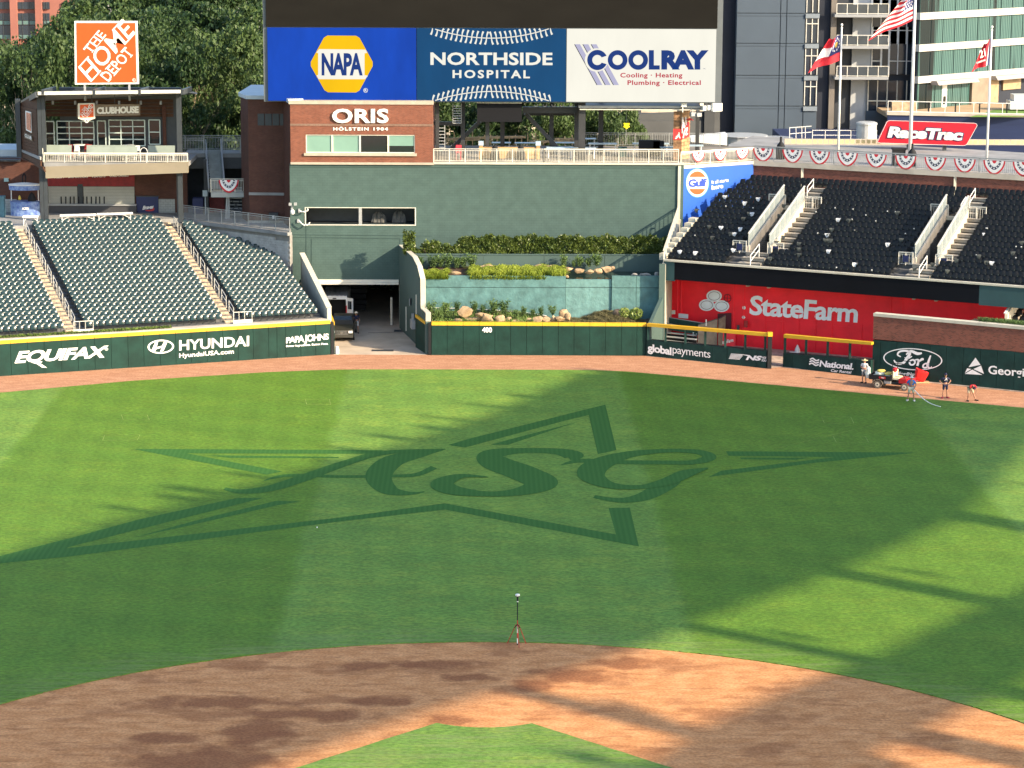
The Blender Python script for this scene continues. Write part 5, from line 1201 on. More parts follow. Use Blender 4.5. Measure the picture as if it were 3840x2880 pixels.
q=MB();q.slab([AT(x,y,PRW,.05) for x,y in ((2692,1176),(2743,1173),(2743,1250),(2692,1246))],nR*-.05);q.build('door',mat('maroon_dark',(.09,.012,.018),.6,.1,2),rwl)
q=MB();q.fill([ell(2790,1154,6.5,6.5)],ff);q.fill([[(2788,1182),(2796,1190),(2788,1198),(2781,1190)]],ff);q.build('marker',WHM,rwl)
q=MB();a=AT(2797,1215,PRW,.2);q.box(a,(.25,.25,.5));q.build('phone_box',mat('red_box',(.35,.02,.02),.5,.1,2),rwl)
q=MB();a=AT(2768,1228,PRW,.2);q.box(a,(.2,.2,.35));q.build('lock_box',DKM,rwl)
q=MB();a=AT(2525,1171,PRW,.1);q.box(a,(.3,.08,.3));a=AT(2560,1186,PRW,.1);q.build('switch_box',CREAM,rwl)
q=MB();a,b_=AT(2545,1178,PRW,.06),AT(2580,1192,PRW,.06);q.box(((a.x+b_.x)/2,(a.y+b_.y)/2,(a.z+b_.z)/2),(.8,.06,.35),math.atan2(uR.y,uR.x));q.build('white_panel',WHS,rwl)
q=MB();c_=AT(2728,1118,PRW,.12);pr_=[c_+uR*(.3*math.cos(t_))+Vector((0,0,.3*math.sin(t_))) for t_ in np.linspace(0,2*math.pi,13)]
for u_,v_ in zip(pr_[:-1],pr_[1:]):q.tube(u_,v_,.025,n=5)
for k in range(0,12,3):q.tube(c_,pr_[k],.02,n=5)
q.build('fan',mat('maroon',0),rwl)
# bullpen ground
q=MB();q.prism([(12.4,122.0),(21.2,117.1),(22.4,117.8),(28.5,113.8),(38.6,108.5),(46,114),tuple(e1.xy),(S0.x,S0.y),(13.6,127)],-.1,.01);tag(q.build('bullpen_ground',mat('bullpen_dirt',(.44,.34,.27),.9,.25,1.5)),kind='structure')
# front of the stand: ribbon board and soffit
PB0=AT(2488,1000,PRB);bz1,bz0=7.05,5.5
rs=thing('seating_stand','right stand of shade-dark concrete terraces with two sunken stair passages','grandstand',(PB0.x,PB0.y,0))
b0=Vector((PB0.x,PB0.y,0));b1=b0+uR*29.2;m0=AT(2529,1010,PRB);m1=AT(3672,1100,PRB)
LEDK=mat('ribbon_led',(.004,.005,.008),.7,.15,.4,spec=.12)
q=MB();q.slab([(m0.x,m0.y,bz0+.02),(m1.x,m1.y,bz0-.0),(m1.x,m1.y,bz1-.15),(m0.x,m0.y,bz1-.15)],nR*.3);rb=q.build('ribbon_board',LEDK,rs)
FA=mat('fascia_green',(.025,.065,.07),.6,.08,.8)
for p0_,p1_ in ((b0,m0),(m1,b1)):q=MB();q.slab([(p0_.x,p0_.y,bz0-.1),(p1_.x,p1_.y,bz0-.1),(p1_.x,p1_.y,bz1-.15),(p0_.x,p0_.y,bz1-.15)],nR*.25);q.build('fascia',FA,rs)
q=MB();o=-nR*.08;q.slab([b0+o+Vector((0,0,bz1-.14)),b1+o+Vector((0,0,bz1-.14)),b1+o+Vector((0,0,bz1)),b0+o+Vector((0,0,bz1))],nR*.3);q.build('top_ledge',CAPW,rs)
q=MB();q.prism([tuple((b0+nR*.26).xy),tuple((b1+nR*.26).xy),tuple((b1+nR*5).xy),tuple((b0+nR*5).xy)],bz0+.2,bz0+.5);q.build('soffit',mat('soffit_dark',(.03,.03,.035),.8,.1,1),rs)
# terraces
A_R=RW0+nR*(-3.7)-uR*4.4;zR,dR,rR,NR=6.7,.84,.295,17
for sp_ in (0,):
    pass
SK=mat('weathered_step',(.30,.27,.22),.9,.15,1.5)
vom=[(6.15,7.65),(19.45,20.95)]
def s0R(i):return.15+.0*i if i<8 else.15+(i-8)*.86
def terrR(mb,i0,i1,s0,s1):terr(mb,A_R,uR,nR,zR,dR,rR,i0,i1,s0,s1,zR-.6)
q=MB()
for i in range(NR):
    cuts=[s0R(i)]
    if 3<=i<=11:
        for v0,v1 in vom:cuts+=[v0,v1]
    cuts+=[31]
    for k in range(0,len(cuts),2):terrR(q,i,i,cuts[k],cuts[k+1])
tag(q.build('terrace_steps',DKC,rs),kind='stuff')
def PRS(s,i,z=0):p=A_R+uR*s+nR*(i*dR);return Vector((p.x,p.y,zR+i*rR+z))
GLW=mat('rail_glass',(.30,.35,.36),.3,.08,2,spec=.4);GLW.node_tree.nodes['Principled BSDF'].inputs['Alpha'].default_value=.55
for vi,(v0,v1) in enumerate(vom):
    nm_='left' if vi==0 else 'right'
    r_=thing('stair_passage',f'{nm_} sunken stair passage through the black seats, with pale sloping side walls','stair passage',PRS(v0,3))
    q=MB();a,b_,c,d=PRS(v0,3,-2.4),PRS(v1,3,-2.4),PRS(v1,12,-4.0),PRS(v0,12,-4.0);q.slab([a,b_,c,d],(0,0,-.1));q.build('passage_floor',CONCD,r_)
    for s_,sd in ((v0-.22,0),(v1,1)):
        q=MB();q.slab([PRS(s_,2.9,-2.6),PRS(s_,12.1,-5),PRS(s_,12.1,.75),PRS(s_,2.9,.55)],uR*.22);q.build('side_wall',CONC,r_)
        q=MB();q.slab([PRS(s_+.09,2.9,.56),PRS(s_+.09,12.1,.76),PRS(s_+.09,12.1,1.75),PRS(s_+.09,2.9,1.5)],uR*.05);q.build('glass_guard',GLW,r_)
        for t_ in np.linspace(2.95,12.05,8):q=MB();q.bar(PRS(s_+.115,t_,.5),PRS(s_+.115,t_,1.65),.06);q.build('guard_post',RAIL,r_)
        q=MB();q.bar(PRS(s_+.11,2.9,1.53),PRS(s_+.11,12.1,1.78),.12,.07);q.build('guard_rail',RAIL,r_)
    q=MB();q.slab([PRS(v0-.1,12.1,-4.2),PRS(v1+.1,12.1,-4.2),PRS(v1+.1,12.1,-.05),PRS(v0-.1,12.1,-.05)],nR*.2);q.build('back_wall',BLACK,r_)
    q=MB();q.bar(PRS(v0,11.8,.1),PRS(v1,11.8,.1),.3,.3);q.build('lintel',CAPW,r_)
    for s_a,s_b,i0,i1 in ((v0-.95,v0-.24,3,11),(v1+.24,v1+1.35,3,11),(v0-.2,v1+.1,0,2),(v0+.9,v1+.7,12,16)):
        for i in range(i0,i1+1):
            for h in (0,1):
                p=PRS((s_a+s_b)/2,i+.25+h*.5,.02+h*rR/2-.1);q=MB();q.box(p,(s_b-s_a,dR/2-.1,.24),math.atan2(uR.y,uR.x));q.build('stair_step',SK,r_)
                q=MB();p2=p-nR*(dR/4-.06)+Vector((0,0,.122));q.box(p2,(s_b-s_a,.13,.012),math.atan2(uR.y,uR.x));q.build('nosing',CONC,r_)
    # section signs at the bottom, platforms and gates at the top
    for s_a,s_b,lab_,nn in ((v0-1.35,v0-.25,'left of','153' if vi==0 else '153'),(v1+.0,v1+1.3,'right of','154')):
        g_=railing('railing',f'white railing with a navy square {lab_} the foot of the {nm_} sunken passage',PRS(s_a,2.85),PRS(s_b,2.85),.95,.16,RAIL,posts=.7,capw=.07)
        q=MB();p=PRS((s_a+s_b)/2,2.8,.5);q.box(p,(.42,.05,.5),math.atan2(uR.y,uR.x));o_=q.build('section_sign',NAVY);o_.parent=g_;o_.data.transform(Matrix.Translation(-ORG[g_.name]))
    for s_a,s_b,lab_ in ((v0-1.3,v0+.1,'left'),(v1+.1,v1+1.6,'right')):
        railing('railing',f'small pale railing {lab_} above the head of the {nm_} sunken passage',PRS(s_a,11.9),PRS(s_b,11.9),1.05,.17,RAIL,posts=.8,capw=.07)
    for (s_,i0,i1,lb) in ((v0+.95,0.2,2.4,'foot'),(v0+1.0,12.3,13.8,'middle'),(v0+1.3,13.9,15.6,'head')):
        h_=thing('handrail',f'bent white tube handrail at the {lb} of the {nm_} passage stair','handrail',PRS(s_,i0));
        for a,b_ in ((PRS(s_,i0),PRS(s_,i0,1.0)),(PRS(s_,i1),PRS(s_,i1,1.0)),(PRS(s_,i0,1.0),PRS(s_,i1,1.0)),(PRS(s_,i0,.55),PRS(s_,i1,.55))):q=MB();q.tube(a,b_,.035,n=6);q.build('tube',WHM,h_)
segR=[(.2,5.1,0,2),(7.9,18.4,0,2),(21.2,31,0,2),(.2,5.15,3,11),(9.05,18.45,3,11),(22.35,31,3,11),(.2,6.95,12,15),(8.4,20.25,12,15),(21.7,31,12,15),(.2,31,16,16)]
clipR=[(2488,990),(2508,935),(2530,880),(2540,830),(2552,792),(2585,772),(2640,748),(2690,722),(2760,688),(2830,640),(3900,640),(3900,1200),(2488,1200)]
def labR(i,si,j,k):
    blk_={0:'left of the left passage',1:'between the two passages',2:'right of the right passage'}[si%3]
    jj=(k-1-j) if si%3==0 else j
    w_='from the passage' if si%3!=1 else 'from the left passage'
    return f'{nums[min(jj, 29)]} black seat {w_}, {rowname(i)}, block {blk_}'
place_seats(seat_k,'arena_chair',A_R,uR,nR,zR,dR,rR,NR,segR,clipR,labR,'seat','black seats in the lowest rows of the right stand',.478,300,'many black folding seats filling the upper rows of the right stand',None,'k')
# white towels / jackets over some seat backs
TOW=mat('white_towel',(.62,.62,.62),.9,.15,6);DTW=mat('dark_jacket',(.075,.08,.07),.9,.3,5)
tw_px=[(2708,858),(2786,861),(2801,765),(2827,806),(2748,885),(2563,945),(2625,948),(2758,941),(2725,742),(2849,750),(3155,825),(3114,882),(3340,918),(3080,959),(3185,1006),(3701,1001),(3662,897)]
def drape(px,py,m_,lab,grp,sc=1.0):
    i=min(range(NR*10),key=lambda k:abs(PX(PRS(((px-2487-14*k/10)/45.8),k/10,.8))[1]-py))/10;i=round(i)
    s_=(G(px,py,zR+i*rR+.8)-A_R).dot(uR);q=MB();q.smooth=True
    c=PRS(s_,i+.53,.86);k=len(q.v)
    for j,(dz,dy,wf) in enumerate(((-.34,-.12,.35),(-.2,-.12,.8),(-.02,-.10,1),(.03,0,1),(-.1,.1,.95))):
        for t_ in range(5):q.v.append(tuple(c+uR*((t_/4-.5)*.46*wf*sc+random.uniform(-.02,.02))+nR*(dy+random.uniform(-.03,.03))+Vector((0,0,dz*sc+random.uniform(-.02,.02)))))
    for j in range(4):
        for t_ in range(4):q.f.append((k+j*5+t_,k+j*5+t_+1,k+(j+1)*5+t_+1,k+(j+1)*5+t_));q.m.append(0)
    tag(q.build('draped_towel' if m_==TOW else 'draped_jacket',m_),lab,'towel' if m_==TOW else 'jacket',grp)
tw_l=['left of two level white towels in the left block','right of two level white towels in the left block','white towel highest but one near the blue sign','white towel beside the left stair, upper','crumpled white towel under the right of the two level ones','white towel in the lowest left corner of the black seats','white towel in the second row, second from the left end','white towel left of the navy section square','topmost white towel below the blue oil sign','white towel just left of the upper left passage','white towel high in the middle block near its left stair','white towel halfway up the left side of the middle block','white towel right of the centre of the middle block','crumpled white towel low in the middle block','white cloth hanging over the front row of the middle block','white towel low in the right block','small white towel high in the right block']
for (x,y),l in zip(tw_px,tw_l):drape(x,y,TOW,l,'white towels on the black seats',.8 if x!=3662 else.5)
random.seed(11)
for k in range(46):
    x=random.uniform(2560,3820);y=random.uniform(770+(x-2560)*.03,950+(x-2560)*.075)
    s_=(G(x,y,9.0)-A_R).dot(uR)
    if any(v0-1.2<s_<v1+1.5 for v0,v1 in vom) or x<2620 and y<840:continue
    drape(x,y,DTW,f'dark jacket over a black seat, {nums[k % 30]} of those counted, {"left block" if s_ < 5 else "middle block" if s_ < 19 else "right block"}, {rowname(max(0, round((970-y)/19.5)))}','dark jackets hanging on the black seats',.8)
# small white boxes standing in for cup-holder glints on the terraces
q=MB()
for k in range(55):
    i=random.randint(0,11);s_=random.uniform(.5,30)
    if any(v0-1.2<s_<v1+1.5 for v0,v1 in vom):continue
    p=PRS(s_,i+.25,.55);q.box(p,(.08,.05,.08),math.atan2(uR.y,uR.x))
tag(q.build('cup_holder_glint',WHM,fixn=False),'small white boxes for cup-holder glints, dotted between the black seats','cup holders',None,'stuff')
# wing wall at the left end of the stand, with a railing
WG0=Vector((13.75,124.95,0));WG1=Vector((15.55,134.0,0));PWG=((WG0.x,WG0.y),(WG1.x,WG1.y))
wz0=AT(2476,950,PWG).z;wz1=AT(2545,770,PWG).z
wg=thing('stand_edge_wall','pale sloping edge wall at the left end of the black seats','wall',WG0)
q=MB();q.slab([WG0,WG1,Vector((WG1.x,WG1.y,wz1-1.05)),Vector((WG0.x,WG0.y,wz0-1.0))],(.28,-.06,0));q.build('wall',CAPW,wg)
q=MB();q.slab([Vector((WG0.x-.03,WG0.y,0)),Vector((WG1.x-.03,WG1.y-.01,0)),Vector((WG1.x-.03,WG1.y-.01,wz1-1.1)),Vector((WG0.x-.03,WG0.y,wz0-1.05))],(.02,0,0));q.build('outer_face',GW,wg)
L_=(WG1-WG0).length
for z_ in (-.0,-.15,-.95):q=MB();q.bar((WG0.x+.1,WG0.y,wz0+z_),(WG1.x+.1,WG1.y,wz1+z_),.16 if z_==0 else.04,.05);q.build('rail',CAPW,wg)
for i in range(46):
    t_=(i+.5)/46;p=WG0+(WG1-WG0)*t_;zt_=wz0+(wz1-wz0)*t_;q=MB();q.b2((p.x+.09,p.y-.012,zt_-1.0),(p.x+.115,p.y+.012,zt_));q.build('baluster',RAIL,wg)
for t_ in (0.01,.35,.7,.99):p=WG0+(WG1-WG0)*t_;zt_=wz0+(wz1-wz0)*t_;q=MB();q.b2((p.x+.06,p.y-.04,zt_-1.2),(p.x+.14,p.y+.04,zt_));q.build('post',RAIL,wg)
q=MB();q.b2((13.5,124.6,0),(13.95,124.95,wz0-1));q.build('end_pier',GW,wg)
for i in range(1,9):q=MB();p=PRS(.05,i,0);q.box((p.x-.25-.0,p.y+.3,p.z+.1),(.6,.75,.5),math.atan2(uR.y,uR.x));q.build('stepped_kerb',CAPW,wg)
# low green splay wall in front of the stand, beside the planting bed
q=MB();q.slab([G(2423,1334),Vector((13.7,125.0,0)),Vector((13.7,125.0,4.3)),Vector((12.45,122.1,2.35))],(.25,-.1,0));tag(q.build('splay_wall',GW),'green splayed end wall between the planting bed and the bullpen','wall')
# blue oil company sign wall
GU0=Vector((15.75,134.0,0));GU1=Vector((21.98,137.75,0));PG_=((GU0.x,GU0.y),(GU1.x,GU1.y));nG=nrm(PG_)
gt0,gt1=AT(2556,632,PG_).z,AT(2823,615,PG_).z
gs_=thing('blue_sign_wall','bright blue wall with a round orange and white oil company badge','sign wall',(GU0.x,GU0.y,7))
BLU=mat('bright_blue',(.012,.09,.46),.45,.04,.6)
q=MB();q.slab([(GU0.x,GU0.y,6),(GU1.x,GU1.y,6),(GU1.x,GU1.y,gt1),(GU0.x,GU0.y,gt1)],-nG*.4);q.build('wall',BLU,gs_)
q=MB();q.slab([(GU0.x-.1,GU0.y-.07,gt1+.003),(GU1.x,GU1.y-.07,gt1+.003),(GU1.x,GU1.y-.07,gt1+.26),(GU0.x-.1,GU0.y-.07,gt1+.26)],-nG*.55);q.build('coping',CAPW,gs_)
q=MB();q.b2((GU0.x-.22,GU0.y-.15,6),(GU0.x-.01,GU0.y+.1,gt1+.26));q.build('edge_strip',CAPW,gs_)
gf=lambda o:(lambda x,y:AT(x,y,PG_,o))
q=MB();q.fill([ell(2615,686,43,54,40)],gf(.03));q.build('badge_edge',mat('light_blue',(.16,.42,.70),.5,.04,2),gs_)
q=MB();q.fill([ell(2615,686,40,50,40)],gf(.045));text(q,'It all starts',(2669,690),(2732,681),(2669,677),PG_,off=.05,bold=.015);text(q,'here',(2669,712),(2712,705),(2669,695),PG_,off=.05,bold=.05);q.build('lettering',WHM,gs_)
ORG2=mat('badge_orange',(.50,.075,.012),.5,.06,2)
q=MB();e_=ell(2615,686,35,44,60);q.fill([[p for p in e_ if p[1]<668]],gf(.06));q.fill([[p for p in e_ if p[1]>706]],gf(.06));q.build('badge_disc',ORG2,gs_)
q=MB();text(q,'Gulf',(2581,703),(2651,699),(2581,672),PG_,off=.07,bold=.05,spacing=.9);q.build('badge_letters',mat('deep_blue',(.012,.05,.35),.5,.04,2),gs_)
# rear brick wall with rail and deck
RB0=Vector((21.98,137.8,0));RB1=RB0+uR*24;PRR=((RB0.x,RB0.y),(RB1.x,RB1.y))
zr_=AT(2830,620,PRR).z;zd_=AT(2830,612,PRR).z
rb_=thing('rear_brick_wall','shaded brick parapet wall behind the top row of black seats','wall',(RB0.x,RB0.y,10))
q=MB();q.slab([RB0+Vector((0,0,9)),RB1+Vector((0,0,9)),RB1+Vector((0,0,zr_)),RB0+Vector((0,0,zr_))],nR*.4);q.build('wall',BRR,rb_)
q=MB();q.slab([RB0-nR*.12+Vector((0,0,zr_+.003)),RB1-nR*.12+Vector((0,0,zr_+.003)),RB1-nR*.12+Vector((0,0,zr_+.42)),RB0-nR*.12+Vector((0,0,zr_+.42))],nR*1.2);q.build('coping',CONC,rb_)
for x in (3009,3583):a=AT(x,650,PRR,.02);q=MB();q.bar((a.x,a.y,9),(a.x,a.y,zr_),.22,.05);q.build('pilaster',CAPW,rb_)
zK=zr_+.42
q=MB();q.prism([tuple((RB0+nR*1.05).xy),tuple((RB1+nR*1.05).xy),tuple((RB1+nR*16).xy),(24,158),(21,150),(21.5,139)],zK-.3,zK-.02);tag(q.build('upper_walkway',CONCD),kind='structure')

# ------------------------------------------------------------------ planting terraces and waterfall wall in centre field
TEAL=mat('teal_stucco',(.085,.185,.185),.7,.18,1.1,.9,3.2,spec=.4)
TEAL2=mat('teal_stucco_light',(.115,.235,.23),.7,.15,1.4,.9,4,spec=.5)
yW=125.5;PWf=YP(yW);zL5=Y(1800,1035,yW).z;xw0,xw1=X(1584,1100,yW)+.85,13.75
wf=thing('waterfall_wall','teal stucco retaining wall with a lowered waterfall lip, in the planted terraces','wall',(0,yW,0))
xa2,xb2,xc2=X(2122,1100,yW),X(2294,1100,yW),X(2386,1100,yW);zlip=Y(2200,1050,yW).z;zl2=Y(2400,1036,yW).z;zj=Y(1800,1078,yW).z
def wpan(x0,x1,z0,z1,y0,m_,nm='wall_panel'):q=MB();q.b2((x0+.012,y0,z0),(x1-.012,y0+.35,z1));q.build(nm,m_,wf)
wpan(xw0-1,xa2,0,zj-.02,yW,TEAL);wpan(xw0-1,xa2,zj+.02,zL5,yW+.01,TEAL);wpan(xa2,xb2,0,zj-.02,yW+.15,TEAL2);wpan(xa2,xb2,zj+.02,zlip,yW+.16,TEAL2)
wpan(xb2,xc2,0,zj-.02,yW,TEAL);wpan(xb2,xc2,zj+.02,zl2,yW+.01,TEAL);wpan(xc2,xw1,0,zj-.02,yW+.02,TEAL);wpan(xc2,xw1,zj+.02,zl2,yW+.03,TEAL)
q=MB();q.b2((xw0-1,yW+.36,0),(xw1,yW+.5,zlip-.1));q.build('core',GWD,wf)
# soil, ledge, pond
SOIL=mat('mulch',(.06,.035,.022),.95,.3,4,.5,12);SOILD=mat('dry_mulch',(.12,.09,.055),.95,.3,5,.5,12)
def hmap(mb,x0,x1,y0,y1,fz,nx,ny):
    k=len(mb.v)
    for j in range(ny+1):
        for i in range(nx+1):x=x0+(x1-x0)*i/nx;y=y0+(y1-y0)*j/ny;mb.v.append((x,y,fz(x,y)))
    for j in range(ny):
        for i in range(nx):a=k+j*(nx+1)+i;mb.f.append((a,a+1,a+nx+2,a+nx+1));mb.m.append(0)
random.seed(21)
def soilz(x,y):
    t_=(y-122.7)/2.8;lft=1.0 if x<2 else max(0,1-(x-2)/4.0);rgt=math.exp(-((x-9.6)/1.5)**2)
    return 2.25+t_*(.62*lft+.75*rgt)+.05*math.sin(x*3.1)+.04*math.sin(x*7+y*5)
q=MB();q.smooth=True;hmap(q,-4.3,12.9,122.55,125.52,soilz,80,10);tag(q.build('planting_soil',SOILD),kind='structure')
ylow=129.8;zlow1=Y(1900,957,ylow).z
q=MB();q.smooth=True;hmap(q,xw0-.5,xa2+.1,yW+.3,ylow,lambda x,y:zL5-.06+.12*(y-yW)/4+.04*math.sin(x*2.3+y),50,8);tag(q.build('ledge_soil',SOIL),kind='structure')
WAT=mat('pond_water',(.012,.022,.012),.04,.1,.5,spec=.9);
q=MB();q.prism([(xa2,yW+.45),(xw1,yW+.45),(xw1,ylow),(xa2-3.2,ylow),(xa2-1.0,yW+2.0),(xa2+.02,yW+.9)],zlip-.3,zlip+.015);tag(q.build('pond_water',WAT),kind='structure')
lw_=thing('low_green_wall','low green retaining wall in wide panels below the ivy hedge','wall',(5,ylow,zL5))
for a,b_ in ((1556,1812),(1812,2040),(2040,2267),(2267,2500)):q=MB();x0,x1=X(a,980,ylow)+.012,min(15.2,X(b_,980,ylow)-.012);q.b2((x0,ylow,zL5-.4),(x1,ylow+.3,zlow1));q.build('wall_panel',GW,lw_)
q=MB();q.b2((X(1556,980,ylow),ylow-.05,zlow1+.003),(15.2,ylow+.35,zlow1+.07));q.build('coping',GW,lw_)
q=MB();q.prism([(X(1540,980,ylow),ylow+.3),(15.3,ylow+.3),(15.3,YB-.02),(-6.6,YB-.02)],zlow1-.5,zlow1-.15);tag(q.build('hedge_bed',SOIL),kind='structure')
# leaves materials
def leafmat(name,c1,c2,rough=.5,tr=.0):
    m=bpy.data.materials.new(name);m.use_nodes=True;n=m.node_tree.nodes;L=m.node_tree.links;b=n['Principled BSDF'];b.inputs['Roughness'].default_value=rough;b.inputs['Specular IOR Level'].default_value=.35
    g_=n.new('ShaderNodeNewGeometry');oi=n.new('ShaderNodeObjectInfo');nz=n.new('ShaderNodeTexNoise');nz.inputs['Scale'].default_value=.3;nz.inputs['Detail'].default_value=2;L.new(g_.outputs['Position'],nz.inputs['Vector'])
    a=n.new('ShaderNodeMath');a.operation='MULTIPLY_ADD';L.new(g_.outputs['Random Per Island'],a.inputs[0]);a.inputs[1].default_value=.55;
    c=n.new('ShaderNodeMath');c.operation='MULTIPLY_ADD';L.new(oi.outputs['Random'],c.inputs[0]);c.inputs[1].default_value=.55;c.inputs[2].default_value=-.42;L.new(c.outputs[0],a.inputs[2])
    d=n.new('ShaderNodeMath');d.operation='ADD';L.new(a.outputs[0],d.inputs[0]);L.new(nz.outputs['Fac'],d.inputs[1])
    cr=n.new('ShaderNodeValToRGB');cr.color_ramp.elements[0].position=.25;cr.color_ramp.elements[1].position=.95;cr.color_ramp.elements[0].color=lin(c1);cr.color_ramp.elements[1].color=lin(c2)
    L.new(d.outputs[0],cr.inputs[0]);L.new(cr.outputs[0],b.inputs['Base Color'])
    if tr:
        t_=n.new('ShaderNodeBsdfTranslucent');L.new(cr.outputs[0],t_.inputs[0]);mx=n.new('ShaderNodeMixShader');mx.inputs[0].default_value=tr;L.new(b.outputs[0],mx.inputs[1]);L.new(t_.outputs[0],mx.inputs[2]);L.new(mx.outputs[0],n['Material Output'].inputs[0])
    MATS[name]=m;return m
IVY=leafmat('ivy_leaf',(.022,.048,.010),(.10,.135,.028),.4,.15);SHRUB=leafmat('shrub_leaf',(.04,.085,.022),(.13,.20,.055),.6,.2);TREE=leafmat('tree_leaf',(.022,.052,.016),(.078,.125,.036),.55,.3);TUFT=leafmat('tuft_blade',(.16,.22,.02),(.34,.40,.05),.6,.3)
BARK=mat('pale_bark',(.42,.33,.22),.9,.25,3,stretch=(1,1,.3));BARKD=mat('dark_bark',(.10,.075,.05),.9,.25,3)
# ivy hedge
def hedge(x0,x1,dens,zfun,lab,n):
    xs=np.random.uniform(x0,x1,n);zt_=np.array([zfun(x) for x in xs]);z0_=zlow1-.2
    zz=z0_+(zt_-z0_)*np.random.rand(n)**.8;yy=ylow+.9+np.random.rand(n)**2*.8+.12*np.sin(xs*4)*np.sin(zz*5)
    keep=np.random.rand(n)<np.array([dens(x) for x in xs]);V,F=leaves(keep.sum(),np.stack([xs,yy,zz],1)[keep],.2)
    o=link('ivy_hedge',arr_mesh('ivy_hedge',V,F,IVY));tag(o,lab,'hedge',None,'stuff');return o
zh_=Y(2000,892,ylow+1).z
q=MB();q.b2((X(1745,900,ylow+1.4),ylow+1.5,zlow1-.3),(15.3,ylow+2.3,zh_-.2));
tag(q.build('hedge_core',mat('hedge_shade',(.012,.022,.008),.95,.2,3)),'dense dark inner mass of the long ivy hedge','hedge',None,'stuff')  # near-black core carries the shade inside the hedge
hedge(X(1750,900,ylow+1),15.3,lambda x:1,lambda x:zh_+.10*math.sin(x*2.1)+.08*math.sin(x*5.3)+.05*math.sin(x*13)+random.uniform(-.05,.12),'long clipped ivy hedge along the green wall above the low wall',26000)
def gap(x):px=PX((x,ylow+1,7))[0];return 1 if px<1560 or px>1600 else.3
def ztuft(x):
    px=PX((x,ylow+1,7))[0]
    if px<1556:return zh_+.35+random.uniform(-.3,.25)
    b_=zlow1+.55+.35*math.sin((px-1600)/18)+.45*max(0,math.sin(px/14.0+1))+.5*max(0,(px-1690)/60);return min(zh_,b_)+random.uniform(-.2,.15)
hedge(X(1512,900,ylow+1),X(1760,900,ylow+1),gap,ztuft,'looser ragged start of the ivy at the left end of the hedge',4200)
# grass tufts on the ledge
def tufts(n,fx,lab,h=.45,m_=TUFT):
    P=np.array([fx() for _ in range(n)]);a=np.random.rand(n)*6.28;hh=h*(.6+.7*np.random.rand(n));ln=np.random.rand(n)*.32+.05
    d=np.stack([np.cos(a),np.sin(a),np.zeros(n)],1);s_=np.stack([-np.sin(a),np.cos(a),np.zeros(n)],1)*.025
    mid=P+d*(ln*.5)[:,None]+np.stack([np.zeros(n),np.zeros(n),hh*.75],1);tip=P+d*(ln*1.5)[:,None]+np.stack([np.zeros(n),np.zeros(n),hh*.72*(1-ln)],1)
    V=np.stack([P-s_,P+s_,mid+s_*.7,mid-s_*.7,mid-s_*.7,mid+s_*.7,tip+s_*.2,tip-s_*.2],1).reshape(-1,3)
    o=link('grass',arr_mesh('grass',V,np.arange(8*n).reshape(-1,4),m_));tag(o,lab,'grass',None,'stuff')
xg0,xg1,xg2=X(1580,1020,yW+.8),X(1660,1020,yW+.8),X(1760,1020,yW+.8)
def rg(x0,x1,y0,y1,z=None):
    def f():
        x=random.uniform(x0,x1);y=random.uniform(y0,y1)+.35*max(0,math.sin(x*1.7)+math.sin(x*4.3));return (x,y,zL5-.10+.1*(y-yW)/4+.06*math.sin(x*6))
    return f
tufts(2600,rg(xg0,X(1680,1020,yW),yW+.15,yW+1.5),'bright yellow green grass at the left end of the teal wall top',.42)
tufts(11000,rg(xg2,xa2-.05,yW+.1,yW+3.0),'bright yellow green ornamental grass spilling over the teal wall',.5)
def hang():
    x=random.choice([random.uniform(xg0,X(1680,1020,yW)),random.uniform(xg2,xa2-1.5)]);return (x,yW-.02,zL5-.12*random.random()**2-.17)
tufts(900,hang,'grass blades hanging over the lip of the teal wall',.32)
# boulders
ROCK=mat('sandstone_boulder',(.36,.25,.145),.85,.22,2.2,.8,5);ROCKG=mat('grey_boulder',(.32,.30,.27),.85,.2,2.2,.8,5)
def boulder(px,py,y,w_,h_,lab,grp,m_=ROCK,d_=None):
    c=Y(px,py,y);bm=bmesh.new();bmesh.ops.create_icosphere(bm,subdivisions=2,radius=1);rs_=random.Random(int(px*7+py));
    dirs=[Vector((rs_.uniform(-1,1),rs_.uniform(-1,1),rs_.uniform(-.6,1))).normalized() for _ in range(12)];cut=[rs_.uniform(.45,.75) for _ in dirs]
    for v in bm.verts:
        for dd,cc in zip(dirs,cut):
            e=v.co.dot(dd)
            if e>cc:v.co-=dd*(e-cc)
        v.co+=Vector((rs_.uniform(-.04,.04),)*3)
        v.co.x*=w_/2*1.2;v.co.y*=(d_ or w_*.6)/2;v.co.z*=h_/2*1.1
    me=bpy.data.meshes.new('boulder');bm.to_mesh(me);bm.free();me.materials.append(m_);uvmap(me,Vector((0,0,0)))
    o=link('boulder',me,None,(c.x,y,c.z));tag(o,lab,'rock',grp)
grp='sandstone rocks along the front of the lower bed'
lows=[(1743,1166,1.05,1.0,'tall tilted sandstone block standing behind the left rocks'),(1720,1201,.8,.3,'small flat rock at the left end of the lower rock row'),(1775,1197,1.5,.55,'long wide rock left of the middle of the lower row'),(1825,1192,1.1,.75,'pale rounded rock below the slanted one in the lower row'),(1815,1183,1.3,.5,'slanted slab leaning behind the lower rock row'),(1872,1193,.85,.7,'rounded block right of the slanted slab'),(1906,1199,.6,.5,'small round rock in the middle of the lower row'),(1945,1204,1.0,.3,'very flat rock in the middle of the lower row'),(1984,1200,.4,.4,'smallest round rock in the lower row'),(2013,1198,.95,.6,'squat pale rock left of the right group'),(2050,1199,.8,.5,'low pale block in the right group of the lower row'),(2076,1196,.5,.6,'narrow rock beside the leaning slab'),(2098,1194,.9,.45,'wide low rock under the leaning slab')]
